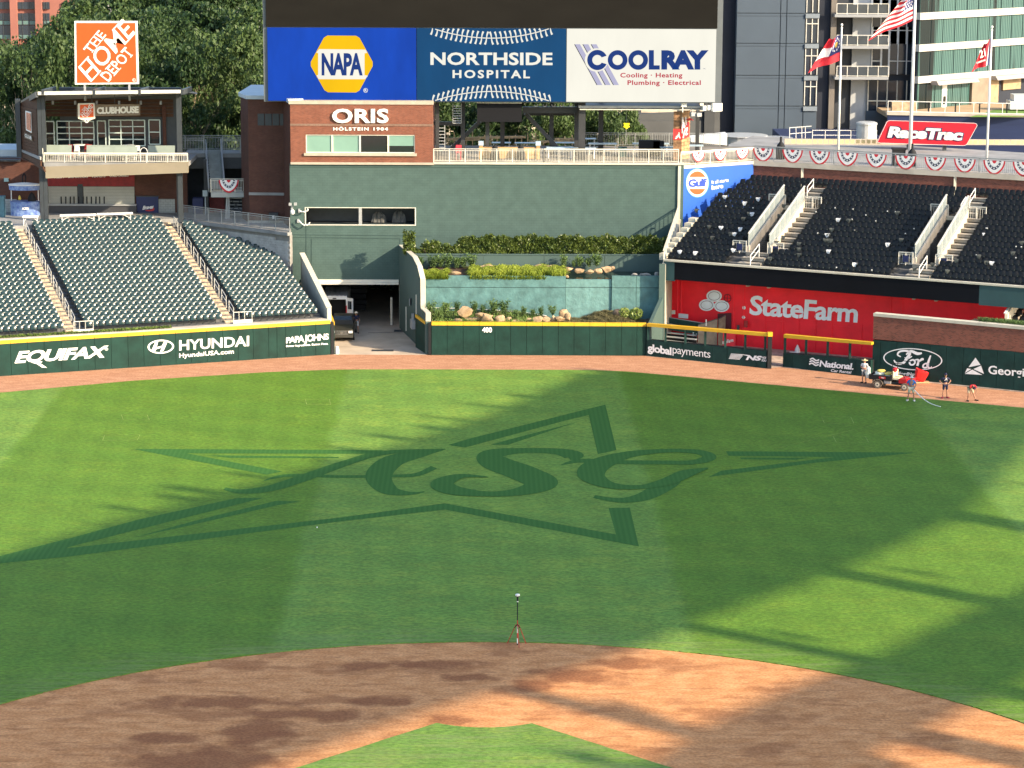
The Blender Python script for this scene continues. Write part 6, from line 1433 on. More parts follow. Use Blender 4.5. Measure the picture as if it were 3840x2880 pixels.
for x,y,w_,h_,l in lows:boulder(x,y,123.3+random.uniform(-.2,.3),w_,h_,l,grp)
boulder(2112,1178,123.8,.75,1.2,'tall leaning sandstone slab at the right end of the lower rock row',grp);boulder(2132,1185,123.7,.5,.9,'dark-edged leaning rock right of the tall slab',grp)
boulder(2318,1178,124.4,1.2,.75,'dark brown rock beside the leafy shrub on the right mound',grp,mat('brown_rock',(.17,.12,.085),.9,.3,3,.6,5))
grp='sandstone rocks along the pond'
ups=[(1825,1000,128.2,1.4,.5,'long flat rock lying on the ledge left of the grass'),(1705,1022,126.4,.95,.4,'low rock between the two grass patches on the ledge'),(2025,999,128.6,1.6,.55,'long rock at the left end of the pond rim'),(2078,1003,128.4,1.2,.4,'flat slab second from the left on the pond rim'),(2128,1008,128.0,1.2,.42,'third slab of the pond rim above the grass'),(2176,1015,127.7,.85,.5,'blocky rock at the middle of the pond rim'),(2212,1019,127.5,.9,.4,'cracked rock right of the pond rim middle'),(2245,1014,127.6,.8,.55,'upright rock beside the pond corner'),(2275,1009,127.8,.9,.6,'large end rock of the pond rim'),(2294,1006,128.1,.7,.55,'brown shaded rock closing the pond rim'),(2380,1031,126.3,.65,.3,'left flat stone on the wall top right of the pond'),(2425,1031,126.3,.9,.32,'wide flat stone on the wall top right of the pond'),(2403,1031,126.5,.4,.3,'small stone between the two flat ones right of the pond'),(2462,1027,126.5,.5,.5,'stone against the end wall right of the pond'),(2125,1037,125.8,.35,.25,'small pale stone at the left lip of the waterfall')]
for x,y,yy,w_,h_,l in ups:boulder(x,y,yy,w_,h_,l,grp,ROCKG if x>2300 and x!=2294 else ROCK)
# shrubs
def shrub_mesh(name,n,m_,leafs=.09):
    P=[]
    for s_ in range(9):
        a=random.uniform(0,6.28);l=random.uniform(.2,.45);hh=random.uniform(.55,1)
        k=n//9;t_=np.random.rand(k)**.7;P.append(np.stack([np.cos(a)*l*t_+np.random.normal(0,.09,k),np.sin(a)*l*t_+np.random.normal(0,.09,k),hh*t_+np.random.normal(0,.04,k)],1))
    P=np.concatenate(P);V,F=leaves(len(P),P,leafs);return arr_mesh(name,V,F,m_)
shm=[shrub_mesh('shrub',650,SHRUB) for _ in range(3)]
stem=MB();
for a in range(5):stem.tube((0,0,-.1),(.25*math.cos(a*1.3),.25*math.sin(a*1.3),.6),.012,.005,n=4)
stm=stem.build('stem',BARKD);stm_me=stm.data;bpy.data.objects.remove(stm)
def shrub(px,py,y,s_,lab,grp):
    c=Y(px,py,y);r_=thing('shrub',lab,'shrub',(c.x,y,c.z),grp);link('foliage',random.choice(shm),r_,sc=s_,rz=random.uniform(0,6));link('stem',stm_me,r_,sc=s_)
gU='small shrubs in the upper bed against the low wall';gL='small shrubs in the lower bed'
for x,y,s_,l in ((1568,1003,1.0,'shrub at the far left end of the upper bed by the side wall'),(1625,1003,1.05,'leftmost of the three tall upper bed shrubs'),(1650,1000,.9,'middle of the left upper shrubs'),(1676,1001,1.15,'tallest shrub of the left upper group'),(1712,1003,.95,'low spreading shrub in the middle of the upper left bed'),(1740,1001,.85,'shrub between two larger ones in the upper left bed'),(1768,1001,1.1,'rightmost shrub of the upper left bed'),(2112,998,1.0,'shrub left of the orange one above the pond rim'),(2154,1000,.6,'small rusty shrub above the pond rim'),(2172,997,.9,'shrub right of the rusty one above the pond rim'),(2209,999,.8,'shrub with light leaves above the pond rim'),(2238,996,1.1,'rightmost and tallest shrub above the pond rim')):shrub(x,y,129.0,s_,l,gU)
for x,y,s_,l in ((1620,1182,1.1,'large shrub at the left end of the lower bed'),(1642,1190,.8,'low shrub beside the leftmost one in the lower bed'),(1668,1180,1.1,'tall shrub with pale tips in the left lower bed'),(1688,1196,.6,'small light green shrub in front at the left lower bed'),(1715,1168,.8,'shrub left of the tall tilted block'),(1730,1193,.55,'tiny shrub in front of the tall tilted block'),(1775,1170,.9,'shrub right of the tall tilted block'),(1810,1176,.7,'low shrub above the slanted slab'),(1852,1172,1.1,'pale tipped tall shrub above the lower rock row'),(1894,1176,1.1,'dark tall shrub right of the pale tipped one'),(1935,1192,.7,'low shrub over the very flat rock'),(1962,1184,.8,'spreading low shrub in the middle of the lower bed'),(2000,1184,.6,'small shrub left of the squat pale rock'),(2030,1182,.75,'shrub behind the right group of rocks'),(2072,1180,.75,'shrub against the teal wall left of the leaning slab'),(1600,1200,.7,'low shrub in the left front corner of the lower bed'),(1655,1203,.6,'green tuft in front of the left shrubs')):shrub(x,y,124.4 if y<1186 else 123.5,s_,l,gL)
BROAD=leafmat('broad_leaf',(.10,.16,.03),(.28,.34,.09),.45,.2)
for x,y,s_,l in ((2340,1172,.85,'light leafy shrub on the right mound, left one'),(2385,1176,1.0,'light leafy shrub on the right mound, right one')):
    c=Y(x,y,124.3);P=np.random.normal(0,1,(420,3));P/=np.linalg.norm(P,axis=1)[:,None];P*=np.array([.55,.45,.42])*(.8+.2*np.random.rand(420,1));V,F=leaves(420,P,.16);r_=thing('shrub',l,'shrub',(c.x,124.3,c.z),gL);link('foliage',arr_mesh('foliage',V,F,BROAD),r_,sc=s_);link('stem',stm_me,r_,sc=s_)
def mz():
    x=random.uniform(5.4,12.0);y=random.uniform(122.8,125.3);return (x,y,soilz(x,y))
tufts(9000,mz,'low heathery ground cover over the mound right of the rocks',.16,leafmat('heath',(.06,.05,.025),(.16,.14,.06),.8))
def mz2():
    x=random.uniform(-4.0,4.5);y=random.uniform(122.8,125.3);return (x,y,soilz(x,y))
tufts(2200,mz2,'scattered green ground cover in the lower bed',.28,leafmat('cover',(.07,.13,.03),(.18,.26,.06),.7))
q=MB()
pts=[Y(x,y,yW-.1) for x,y in ((1585,1153),(1700,1156),(1850,1162),(1980,1173),(2050,1184))]
for a,b_ in zip(pts[:-1],pts[1:]):q.tube(a,b_,.025,n=5)
tag(q.build('irrigation_pipe',WHM),'thin white pipe along the foot of the teal wall','pipe')

# ------------------------------------------------------------------ terrace above the green wall, under the video board
zT=zt+.16
railT=[(1625,613),(2128,616),(2550,620)]
a=X(1626,600,YB);
railing('railing','long pale railing along the top of the green wall, left part',(X(1626,600,YB),YB+.1,zT),(X(2040,600,YB),YB+.1,zT),1.06,.125,CREAM,posts=1.2)
railing('railing','long pale railing along the top of the green wall, right part',(X(2040,600,YB),YB+.1,zT),(X(2545,600,YB),YB+.1,zT),1.06,.125,CREAM,posts=1.2,capw=.09)
q=MB();q.prism([(X(1626,600,YB)-.5,YB+.5),(15.9,YB+.5),(22,138.2),(23,147),(X(1626,600,YB)-.5,147)],zT-.4,zT);tag(q.build('terrace_floor',mat('terrace_paving',(.20,.18,.15),.9,.15,1)),kind='structure')
FR=mat('frame_steel_black',(.03,.032,.035),.55,.1,1)
bs=thing('board_structure','dark steel frame of beams, columns and ladders carrying the video board over the terrace','steel frame',(0,137,zT))
def col_(px,y,w_,z1=None,m_=FR):x=X(px,500,y);q=MB();q.b2((x-w_/2,y-w_/2,zT),(x+w_/2,y+w_/2,z1 or zb0+.3));q.build('column',m_,bs)
for px,y,w_ in ((1640,136.2,.3),(1736,137.5,.35),(1828,137,.32),(1884,140,.35),(2068,140,.35),(2182,136.2,.55),(2165,139,.5),(2253,141,.4),(2615,141,.3)):col_(px,y,w_)
for (x0,y0,x1,y1,yy,w_) in ((1970,425,2088,550,138,.3),(1690,560,1800,455,138,.3),(1960,412,2165,412,137,.5),(1625,462,1735,465,137.5,.3),(1960,426,2165,426,141,.3)):q=MB();q.bar(Y(x0,y0,yy),Y(x1,y1,yy),w_,w_);q.build('beam',FR,bs)
for sx,(z0y,z1y) in (((1640,1668),(480,565)),((1698,1730),(398,462))):
    for i in range(8):q=MB();yy=z0y+(z1y-z0y)*i/7;q.bar(Y(sx[0],yy,136.6),Y(sx[1],yy,136.6),.18,.05);q.build('ladder_rung',GREYM,bs)
    for x in sx:q=MB();q.bar(Y(x,z0y-10,136.6),Y(x,z1y,136.6),.06,.06);q.build('ladder_rail',GREYM,bs)
for i,x in enumerate((2010,2043,2076,2107,2141)):
    q=MB();q.smooth=True;c=Y(x,392,135.6);pr_=[c+Vector((.14*math.cos(t_),0,.16*math.sin(t_))) for t_ in np.linspace(-math.pi,0.3,8)]
    for u_,v_ in zip(pr_[:-1],pr_[1:]):q.tube(u_,v_,.04,n=5)
    q.build('hook',GREYM,bs)
q=MB();q.b2((X(1789,430,135.4),135.4,Y(1800,457,135.4).z),(X(1957,430,135.4),135.7,Y(1800,386,135.4).z));tv=tag(q.build('hanging_screen',mat('tv_black',(.002,.0025,.005),.8,.05,1,spec=.3)),'large switched-off black screen hanging under the video board','screen')
q=MB();q.b2((X(1790,430,135.4),135.35,Y(1800,387,135.4).z),(X(1957,430,135.4),135.39,Y(1800,384.5,135.4).z));o_=q.build('edge_strip',WHM);o_.parent=tv
# canopy roof at right
cp=thing('terrace_canopy','long thin grey edged canopy over the right part of the terrace','canopy',(X(2400,400,135.6),135.6,Y(2400,400,135.6).z))
q=MB();z1_,z0_=Y(2400,397,135.4).z,Y(2400,406,135.4).z;q.b2((X(2170,400,135.4),135.4,z0_),(X(2640,400,135.4),135.6,z1_));q.build('gutter',GREYM,cp)
q=MB();q.b2((X(2174,410,135.5),135.5,Y(2400,413,135.5).z),(X(2632,410,135.5),135.7,Y(2400,409,135.5).z));q.build('edge_beam',CREAM,cp)
q=MB();q.b2((X(2172,400,135.7),135.75,z0_-.1),(X(2635,400,135.7),145,z0_+.02));q.build('roof',FR,cp)
# brick pillar with red banners
pxl,pxm,pxr=X(2526,500,136),X(2554,500,136),X(2584,500,138)
pi_=thing('brick_pillar','square brown wood clad pillar with two red team banners','pillar',(pxl,136,zT))
q=MB();q.prism([(pxl,136.0),(pxm+.0,136.0),(X(2584,500,137.2),137.2),(X(2556,500,137.3),137.6)],zT,Y(2540,428,136).z);q.build('core',mat('pillar_brick',(.17,.10,.055),.8,.3,4),pi_)
for i in range(14):
    z_=zT+.05+i*.28;q=MB();q.b2((pxl-.02,135.96,z_),(pxm+.01,135.995,z_+.25));q.build('plank',mat('pillar_plank',(.24,.13,.065),.8,.35,3),pi_)
    a,b_=Vector((pxm+.02,135.97,z_)),Vector((X(2584,500,137.2)+.02,137.15,z_));q=MB();q.slab([a,b_,b_+Vector((0,0,.25)),a+Vector((0,0,.25))],(.03,-.02,0));q.build('plank',mat('pillar_plank_sunlit',(.42,.25,.12),.8,.3,3),pi_)  # side planks in a paler copy, sunlight put into the colour
q=MB();za_,zb2=Y(2540,524,136).z,Y(2540,483,136).z;q.b2((pxl-.04,135.9,za_),(pxm+.0,135.94,zb2));q.build('banner',RED,pi_)
q=MB();AL=lambda x,y:Y(x,y,135.87)
stroke(q,[(2531,519,3),(2536,518,5),(2543,506,4),(2547,497,5)],AL);stroke(q,[(2547,497,5),(2546,510,5),(2551,519,3)],AL);stroke(q,[(2534,512,2),(2541,510,3),(2550,511,2)],AL);q.build('letter',WHM,pi_)
PP=((pxm+.06,135.95),(X(2584,500,137.2)+.06,137.13));q=MB();q.slab([AT(2555,524,PP,.0),AT(2584,512,PP,.0),AT(2584,456,PP,.0),AT(2555,464,PP,.0)],(.03,-.02,0));q.build('banner',RED,pi_)
q=MB();f_=lambda x,y:AT(x,y,PP,.05);stroke(q,[(2558,500,2),(2560,440,4),(2566,480,4),(2572,438,3),(2574,470,3)],f_);stroke(q,[(2562,518,3),(2568,490,4),(2578,480,3),(2572,505,4),(2580,500,2)],f_);q.build('script',WHM,pi_)
q=MB();c=Y(2586,450,136.2);q.lathe((c.x,c.y,c.z),[(.32,0),(.2,.1),(.05,.16)],10);q.build('lamp_shade',mat('red_lamp',(.6,.06,.05),.5,.05,1),pi_)
# yellow chain hoist
c=Y(2349,470,137);ho=thing('chain_hoist','bright yellow chain hoist hanging on a chain from the canopy','hoist',c);YP_=mat('safety_yellow',(.85,.70,.01),.5,.04,2)
q=MB();q.smooth=False;q.box((c.x,c.y,c.z),(.34,.2,.34));q.box((c.x,c.y,c.z+.14),(.5,.12,.14));q.box((c.x,c.y,c.z-.1),(.5,.12,.1));q.lathe((c.x,c.y,c.z-.32),[(.04,0),(.1,.06),(.06,.14)],8);q.build('body',YP_,ho)
q=MB();q.tube((c.x,c.y,c.z+.15),(c.x,c.y,c.z+1.6),.015,n=5);q.tube((c.x-.02,c.y,c.z-.35),(c.x-.02,c.y,c.z-1.5),.02,n=5);q.build('chain',GREYM,ho)
# white lamp, floodlights
c=Y(2565,393,135.2);q=MB();q.b2((c.x-.22,135.1,c.z-.15),(c.x+.22,135.35,c.z+.2));q.tube((c.x-.1,135.2,c.z-.6),(c.x-.1,135.2,c.z-.1),.04,n=6);tag(q.build('junction_box',WHM),'white box with two short legs on the canopy edge','box')
for x,y,s_,l in ((2645,405,.5,'left small white floodlight beside the canopy end'),(2662,403,.5,'middle small white floodlight beside the canopy end'),(2688,402,.85,'large pale floodlight at the right end of the canopy'),(2598,428,.4,'round dark lamp under the canopy end'),(2620,430,.4,'round dark lamp right of the red lamp shade')):
    c=Y(x,y,135.0);r_=thing('floodlight',l,'light',c,'floodlights at the canopy end');q=MB();q.box(c,(s_,.3,s_*.75),.4);q.build('housing',WHM if y<420 else GREYM,r_);q=MB();q.tube(c+Vector((0,.1,0)),c+Vector((-.1,.6,.45)),.04,n=6);q.build('bracket',GREYM,r_)
# furniture on the terrace
BLT=mat('pale_blue_top',(.36,.46,.52),.4,.05,1);WCH=mat('wood_bench_planter',(.45,.28,.12),.7,.2,3,stretch=(.3,1,3))
def ttable(px,py,w_,y,lab,m_=BLT,h_=.95):
    x=X(px,py,y);r_=thing('terrace_table',lab,'table',(x,y,zT),'tables on the terrace under the board');z_=Y(px,py,y).z;
    q=MB();q.b2((x-w_/2,y-.35,z_-.05),(x+w_/2,y+.35,z_+.03));q.build('tabletop',m_,r_)
    for sx in (-1,1):q=MB();q.b2((x+sx*(w_/2-.15)-.04,y-.04,zT),(x+sx*(w_/2-.15)+.04,y+.04,z_-.05));q.build('leg',WHM,r_)
for x,y,w_,yy,l in ((2100,553,2.2,137,'long pale blue table right of the wooden planter'),(2185,556,2.2,137,'pale blue table at the dark column'),(1880,535,1.6,142,'pale table behind the left dark column'),(1975,536,2.0,143,'pale table behind the wooden planter'),(2120,535,2.4,143,'long pale table behind the diagonal brace'),(2200,520,1.6,146,'pale table against the far fence'),(2260,538,2.4,140,'pale blue table left of the chain hoist'),(2440,538,3.0,140,'long pale table below the yellow hoist'),(2510,552,1.5,138,'pale table left of the brick pillar'),(2600,545,1.6,139,'white slanted table right of the brick pillar')):ttable(x,y,w_,yy,l)
for x0,x1,l in ((1797,2025,'long wooden planter bench with pale blue end caps'),):
    r_=thing('planter_bench',l,'bench',(X(x0,560,136.4),136.4,zT));a,b_=X(x0,560,136.4),X(x1,560,136.4);zp=Y(1900,551,136.4).z
    for i in range(3):q=MB();za_=zT+.05+(zp-zT-.05)*i/3;q.b2((a+.25,136.4,za_),(b_-.25,136.6,za_+(zp-zT-.05)/3-.02));q.build('plank',WCH,r_)
    for x in (a,b_-.3):q=MB();q.b2((x,136.3,zT),(x+.3,136.7,zp+.12));q.build('end_post',WCH,r_);q=MB();q.b2((x-.06,136.25,zp+.13),(x+.36,136.75,zp+.45));q.build('end_cap',BLT,r_)
for x,y,l in ((1856,556,'black covered heater in front of the planter'),(1953,557,'black covered grill before the right end of the planter')):
    c=Y(x,575,135.9);q=MB();q.smooth=True;q.lathe((c.x,135.9,zT),[(.35,0),(.33,.5),(.22,1.0),(.05,1.25)],12,ax=(1.1,.7));tag(q.build('covered_grill',BLACK),l,'cover')
for x,yy,l in ((1720,136.0,'small red plastic chair at the left part of the terrace railing'),):
    xx=X(x,565,yy);r_=thing('red_chair',l,'chair',(xx,yy,zT));RP=mat('red_plastic',(.75,.04,.06),.4,.04,2)
    q=MB();q.b2((xx-.22,yy-.2,zT+.55),(xx+.22,yy+.2,zT+.6));q.build('seat',RP,r_);q=MB();q.b2((xx-.22,yy+.16,zT+.6),(xx+.22,yy+.2,zT+1.15));q.build('backrest',RP,r_)
    for sx in (-.18,.18):q=MB();q.b2((xx+sx-.02,yy-.18,zT),(xx+sx+.02,yy+.18,zT+.55));q.build('leg',RP,r_)
# wooden crowd fence behind the terrace
SCF=mat('raw_timber',(.55,.42,.26),.8,.2,4);ft=thing('timber_fence','rough pale timber guard fence behind the terrace before the trees','fence',(X(1800,515,146.8),146.8,zT))
for x0,y0,x1,y1 in ((1672,522,1860,515),(1860,515,1972,514),(1700,525,1800,522),(1985,532,2160,530),(2080,522,2160,522)):q=MB();q.bar(Y(x0,y0,146.8),Y(x1,y1,146.8),.2,.14,up=(0,1,0));q.build('rail',SCF,ft)
for x in list(range(1680,1990,23))+[2009,2070,2118,2146]:q=MB();t_=500+random.uniform(-6,14);q.bar(Y(x,t_,146.9),Y(x,545,146.9),.1,.1);q.build('post',SCF,ft)
railing('railing','grey rear railing of the terrace behind the hoist',(X(2190,555,147),147,zT),(X(2700,555,147),147,zT),1.1,.15,RGREY)
# black boxes and grill at the right of terrace
for x,y,w_,h_,m_,l in ((2435,530,1.7,1.35,BLACK,'black speaker stack under the dark hanging cabinet'),(2470,540,.9,1.3,BLACK,'narrow black cabinet right of the speaker stack'),(2451,548,.9,.5,BLT,'small pale green cart before the black cabinets'),(2335,545,.7,.8,mat('dark_teal_bag',(.02,.06,.06),.8,.2,3),'dark teal bag heaped on a pale slanted board')):
    xx=X(x,y,138.5);q=MB();q.b2((xx-w_/2,138.3,zT),(xx+w_/2,138.9,zT+h_));tag(q.build('cabinet',m_),l,'cabinet')
# grey boxes hung inside (air units) and parking deck behind
pk=thing('parking_deck','shaded concrete parking deck seen through the terrace frame','parking deck',(X(2550,500,178),178,0));PKC=mat('shaded_deck_concrete',(.055,.058,.06),.9,.1,.3)  # concrete darkened so the deck reads as shaded
for (xa_,ya_,xb_,yb_,hh) in ((2250,432,2700,418,1.3),(2330,455,2700,452,2.2),(2260,490,2700,478,3.2),(2250,520,2700,500,2.2)):
    a,b_=Y(xa_,ya_,178),Y(xb_,yb_,182);q=MB();q.slab([a,b_,b_-Vector((0,0,hh)),a-Vector((0,0,hh))],(0,1,0));q.build('parapet',PKC,pk)
q=MB();a,b_=Y(2250,425,184),Y(2720,425,184);q.b2((a.x,184,0),(b_.x,185,a.z));q.build('dark_inside',BLACK,pk)  # black sheet standing for the shade inside the deck
for x in (2385,2560,2660):c=Y(x,480,181);q=MB();q.b2((c.x-.5,181,0),(c.x+.5,182,c.z+3));q.build('pillar',PKC,pk)

# ------------------------------------------------------------------ trees behind the park
def crown_mesh(name,n,hgt,rad,size,seed):
    rs_=np.random.RandomState(seed);cl=[]
    nc=38
    for i in range(nc):
        t_=rs_.rand();a=rs_.rand()*6.283;rr=rad*(.35+.65*rs_.rand()**.5)*math.sin(math.pi*min(1,.12+t_*.88))**.7
        cl.append((math.cos(a)*rr,math.sin(a)*rr,hgt*(.22+.78*t_),rad*(.17+.19*rs_.rand())))
    cl=np.array(cl);k=n//nc
    P=rs_.normal(size=(nc,k,3));P/=np.linalg.norm(P,axis=2)[:,:,None];P*=(.55+.5*rs_.rand(nc,k,1));P=P*cl[:,None,3:4]*np.array([1,1,.72])+cl[:,None,:3]
    P=P.reshape(-1,3);st=np.random.get_state();np.random.seed(seed);V,F=leaves(len(P),P,size);np.random.set_state(st)
    return arr_mesh(name,V,F,TREE)
def trunk_mesh(name,hgt,seed,m_):
    rs_=random.Random(seed);q=MB();q.smooth=True
    def br(p,d,l,r,dep):
        e=p+d*l;q.tube(p,e,r,r*.62,n=6,cap=False)
        if dep==0:return
        for _ in range(rs_.choice((2,3))):
            nd=(d+Vector((rs_.uniform(-.55,.55),rs_.uniform(-.55,.55),rs_.uniform(0,.35)))).normalized();br(e,nd,l*rs_.uniform(.55,.8),r*.6,dep-1)
    br(Vector((0,0,0)),Vector((rs_.uniform(-.08,.08),0,1)).normalized(),hgt*.30,.17,4)
    me=bpy.data.meshes.new(name);me.from_pydata(q.v,[],q.f);me.materials.append(m_);me.polygons.foreach_set('use_smooth',[True]*len(q.f));return me
crowns=[crown_mesh('crown',12000,15,4.9,.27,40+i) for i in range(5)];thin=[crown_mesh('crown',6500,15,4.9,.25,90+i) for i in range(4)];trunks=[trunk_mesh('trunk',15,60+i,BARK if i<3 else BARKD) for i in range(5)]
crown_top=[max(v.co.z for v in c.vertices) for c in crowns]
TG='trees standing behind the ballpark'
random.seed(77)
tree_n=0
def tree(px,pytop,y,w_,lab,gz=-.4,th=0):
    """tree whose top reaches the given photo row, standing on the ground at distance y"""
    global tree_n
    i=tree_n%5;tree_n+=1;top=Y(px,pytop,y);h_=top.z-gz;s_=h_/crown_top[i];sw=w_/9.8
    r_=thing('tree',lab,'tree',(top.x,y,gz),TG);rz=random.uniform(0,6.28)
    link('crown',thin[i%4] if th else crowns[i],r_,rz=rz,sc=(sw,sw,s_));link('trunk',trunks[i],r_,rz=rz,sc=(sw*.9,sw*.9,s_))
near=[(-40,255,9),(45,300,7),(70,120,10),(150,150,8),(215,95,8),(295,140,9),(370,160,8),(455,120,9),(560,85,11),(610,260,8),(690,150,9),(770,110,9),(820,250,8),(880,80,10),(960,130,9),(1010,250,9)]
desc=['broad','slender','tall','rounded','leaning','ragged','full','open-crowned']
def where(px):
    if px<0:return 'at the left picture edge beside the clubhouse'
    if px<250:return 'behind the clubhouse roof left of the orange sign'
    if px<400:return 'right behind the orange square sign'
    if px<640:return 'just right of the orange square sign'
    if px<900:return 'between the clubhouse and the brick tower'
    return 'behind the left edge of the video board'
for k,(px,py,w_) in enumerate(near):tree(px,py,172+random.uniform(-6,8),w_,f'{desc[k % 8]} dark green tree {where(px)}, near row {k+1}' if False else f'{desc[k % 8]} dark green tree, {where(px)}',th=k%3!=1)
mid=[(-30,130,10),(40,200,9),(130,115,10),(250,45,10),(340,40,11),(430,30,11),(520,20,12),(640,10,11),(740,0,12),(830,25,11),(930,5,11),(1020,20,10)]
for k,(px,py,w_) in enumerate(mid):tree(px,py,205+random.uniform(-8,8),w_,f'{desc[(k*3+1) % 8]} tree of the second row, {where(px)}')
far=[(325,-40,13),(420,-60,13),(520,-80,14),(620,-70,14),(720,-90,14),(830,-60,14),(930,-90,14),(1010,-60,14),(300,-10,12)]
for k,(px,py,w_) in enumerate(far):tree(px,py,245+random.uniform(-8,8),w_,f'{(desc+["wide"])[k]} tree of the farthest row, {where(px)}')
under=[(1655,330,8),(1735,360,7),(1830,340,8),(1900,350,8),(1980,340,8),(2060,350,7),(2130,345,8),(2210,350,8),(2290,370,7),(2350,380,6)]
for k,(px,py,w_) in enumerate(under):tree(px,py,166+random.uniform(-3,5),w_,f'{desc[(k*3) % 8]} leafy tree seen under the video board, {"left" if px < 1800 else "middle" if px < 2100 else "right"} part')
for k,(px,py,w_) in enumerate(((1700,340,9),(1860,330,9),(2010,335,9),(2160,335,9),(2300,340,8))):tree(px,py,185,w_,f'{desc[(k*2+1) % 8]} darker tree of the rear row seen under the video board, place' if False else f'{desc[k+2]} darker rear tree seen under the video board')
# bright open ground and low pale buildings glimpsed between the trunks
q=MB();q.b2((-70,300,-.4),(60,302,9));tag(q.build('far_building',mat('sunlit_far_wall',(.62,.52,.40),.9,.25,.2)),'pale sunlit far building glimpsed in gaps between the tree trunks','building')
# low undergrowth behind
P=np.random.rand(16000,3)*np.array([75,10,1])+np.array([-58,153,0]);P[:,2]=np.random.rand(16000)**1.5*(6.5+2.5*np.sin(P[:,0]*.5)+1.2*np.sin(P[:,0]*1.7));V,F=leaves(16000,P,.55)
tag(link('undergrowth',arr_mesh('undergrowth',V,F,TREE)),'low green undergrowth filling the ground beneath the trees','undergrowth',None,'stuff')
# pink office building far left
yo_=420;ob=thing('office_building','far salmon pink office building with a grid of dark glass floors','building',(-85,yo_,-.4));PK_=mat('salmon_stone',(.26,.10,.075),.8,.08,.1);GL2=mat('dark_strip_glass',(.02,.03,.045),.12,.1,.2,spec=.8);GLG=mat('green_strip_glass',(.10,.17,.16),.2,.1,.2)
xo0,xo1=X(-40,100,yo_),X(283,100,yo_);q=MB();q.b2((xo0,yo_,-.4),(xo1,yo_+30,22));q.build('wall',PK_,ob)
for yy0,yy1 in ((8,34),(50,76),(78,92),(95,130),(131,145)):
    for x0,x1 in ((-40,40),(62,134),(155,185),(236,262)):
        if x0>200 and yy0>60:continue
        a,b_=Y(x0,yy1,yo_-.5),Y(x1,yy0,yo_-.5);q=MB();q.b2((a.x,yo_-.5,a.z),(b_.x,yo_+.2,b_.z));wo=q.build('window',GLG if yy0 in (78,131) else GL2,ob)
        for t_ in (.33,.66):q=MB();xm_=a.x+(b_.x-a.x)*t_;q.b2((xm_-.08,yo_-.6,a.z),(xm_+.08,yo_-.51,b_.z));q.build('mullion',DKM,wo)
for x0,x1 in ((41,61),(135,154)):a,b_=Y(x0,160,yo_-1.5),Y(x1,0,yo_-1.5);q=MB();q.b2((a.x,yo_-1.5,-.4),(b_.x,yo_-.01,22));q.build('pier',PK_,ob)

# ------------------------------------------------------------------ hotel and grey block at the right
GP=mat('grey_wall_panel',(.052,.074,.102),.7,.05,.3);NVW=mat('navy_black_wall',(.012,.016,.028),.7,.1,.4)
yh=182.0;hb=thing('grey_tower_block','tall grey panelled block with a narrow window strip beside the video board','building',(X(2900,300,yh),yh,0))
q=MB();q.b2((X(2690,300,yh+1.0),yh+1,-.4),(X(2757,300,yh+1),yh+14,45));q.build('dark_bay',NVW,hb)
xs_h=[2757,2922,2945,3012];zrow_=[560,513,405,397,285,276,160,152,48,40,-80]
XH=[X(2757,300,yh),X(2921,300,yh),X(2944,300,yh),X(3014,300,yh)]
q=MB();q.b2((XH[0],yh+.1,-.4),(X(3066,300,yh),yh+14,45));q.build('wall',mat('grey_joint',(.07,.085,.10),.8,.05,1),hb)
zz_=[Y(2900,v,yh).z for v in (640,517,398,283,163,50,-70,-190,-310)]
for i in range(len(zz_)-1):
    for j in range(3):
        for za_,zb2 in ((zz_[i]+.05,zz_[i+1]-.28),(zz_[i+1]-.25,zz_[i+1]-.02)):
            q=MB();q.b2((XH[j]+.04,yh-.05,za_),(XH[j+1]-.04,yh+.09,zb2));q.build('wall_panel',GP,hb)
    q=MB();q.b2((X(3016,300,yh),yh-.02,zz_[i]+.1),(X(3064,300,yh),yh+.05,zz_[i+1]-.5));
    wn=q.build('window' if i>=1 else 'wall_panel',GL2 if i>=2 else GP,hb)
    if i>=2:
        for t_ in (0,.5,1):q=MB();xm_=X(3018,300,yh)+(X(3062,300,yh)-X(3018,300,yh))*t_;q.b2((xm_-.04,yh-.12,zz_[i]+.1),(xm_+.04,yh-.021,zz_[i+1]-.5));q.build('mullion',RAIL,wn)
        q=MB();z_=zz_[i]+1.9;q.b2((X(3016,300,yh),yh-.14,z_),(X(3064,300,yh),yh-.121,z_+.09));q.build('transom',RAIL,wn)
    q=MB();q.b2((X(3014,300,yh),yh-.2,zz_[i+1]-.45),(X(3066,300,yh),yh+.05,zz_[i+1]-.03));q.build('spandrel',mat('white_spandrel',(.17,.20,.23),.6,.04,1),hb)
ht=thing('hotel','hotel with white banded glass facade, green curtains and stacked balconies','hotel',(X(3300,300,yh),yh,0))
q=MB();q.b2((X(3066,300,yh),yh+.6,-.4),(X(3110,300,yh),yh+14,45));q.build('dark_bay',NVW,ht)
q=MB();q.b2((X(3111,300,yh),yh+.2,-.4),(X(3132,300,yh),yh+14,45));q.build('stone_pier',mat('taupe_pier',(.16,.14,.12),.8,.08,1),ht)
ybk=yh+2.4
q=MB();q.b2((X(3132,300,ybk),ybk,-.4),(X(3462,300,ybk),ybk+12,45));q.build('back_wall',mat('dark_bay_wall',(.03,.035,.045),.6,.1,1),ht)
q=MB();q.b2((X(3190,300,ybk),ybk-.3,-.4),(X(3262,300,ybk),ybk-.01,45));q.build('pale_panel',mat('pale_grey_panel',(.36,.38,.40),.7,.04,1),ht)
bal=[54,172,288]
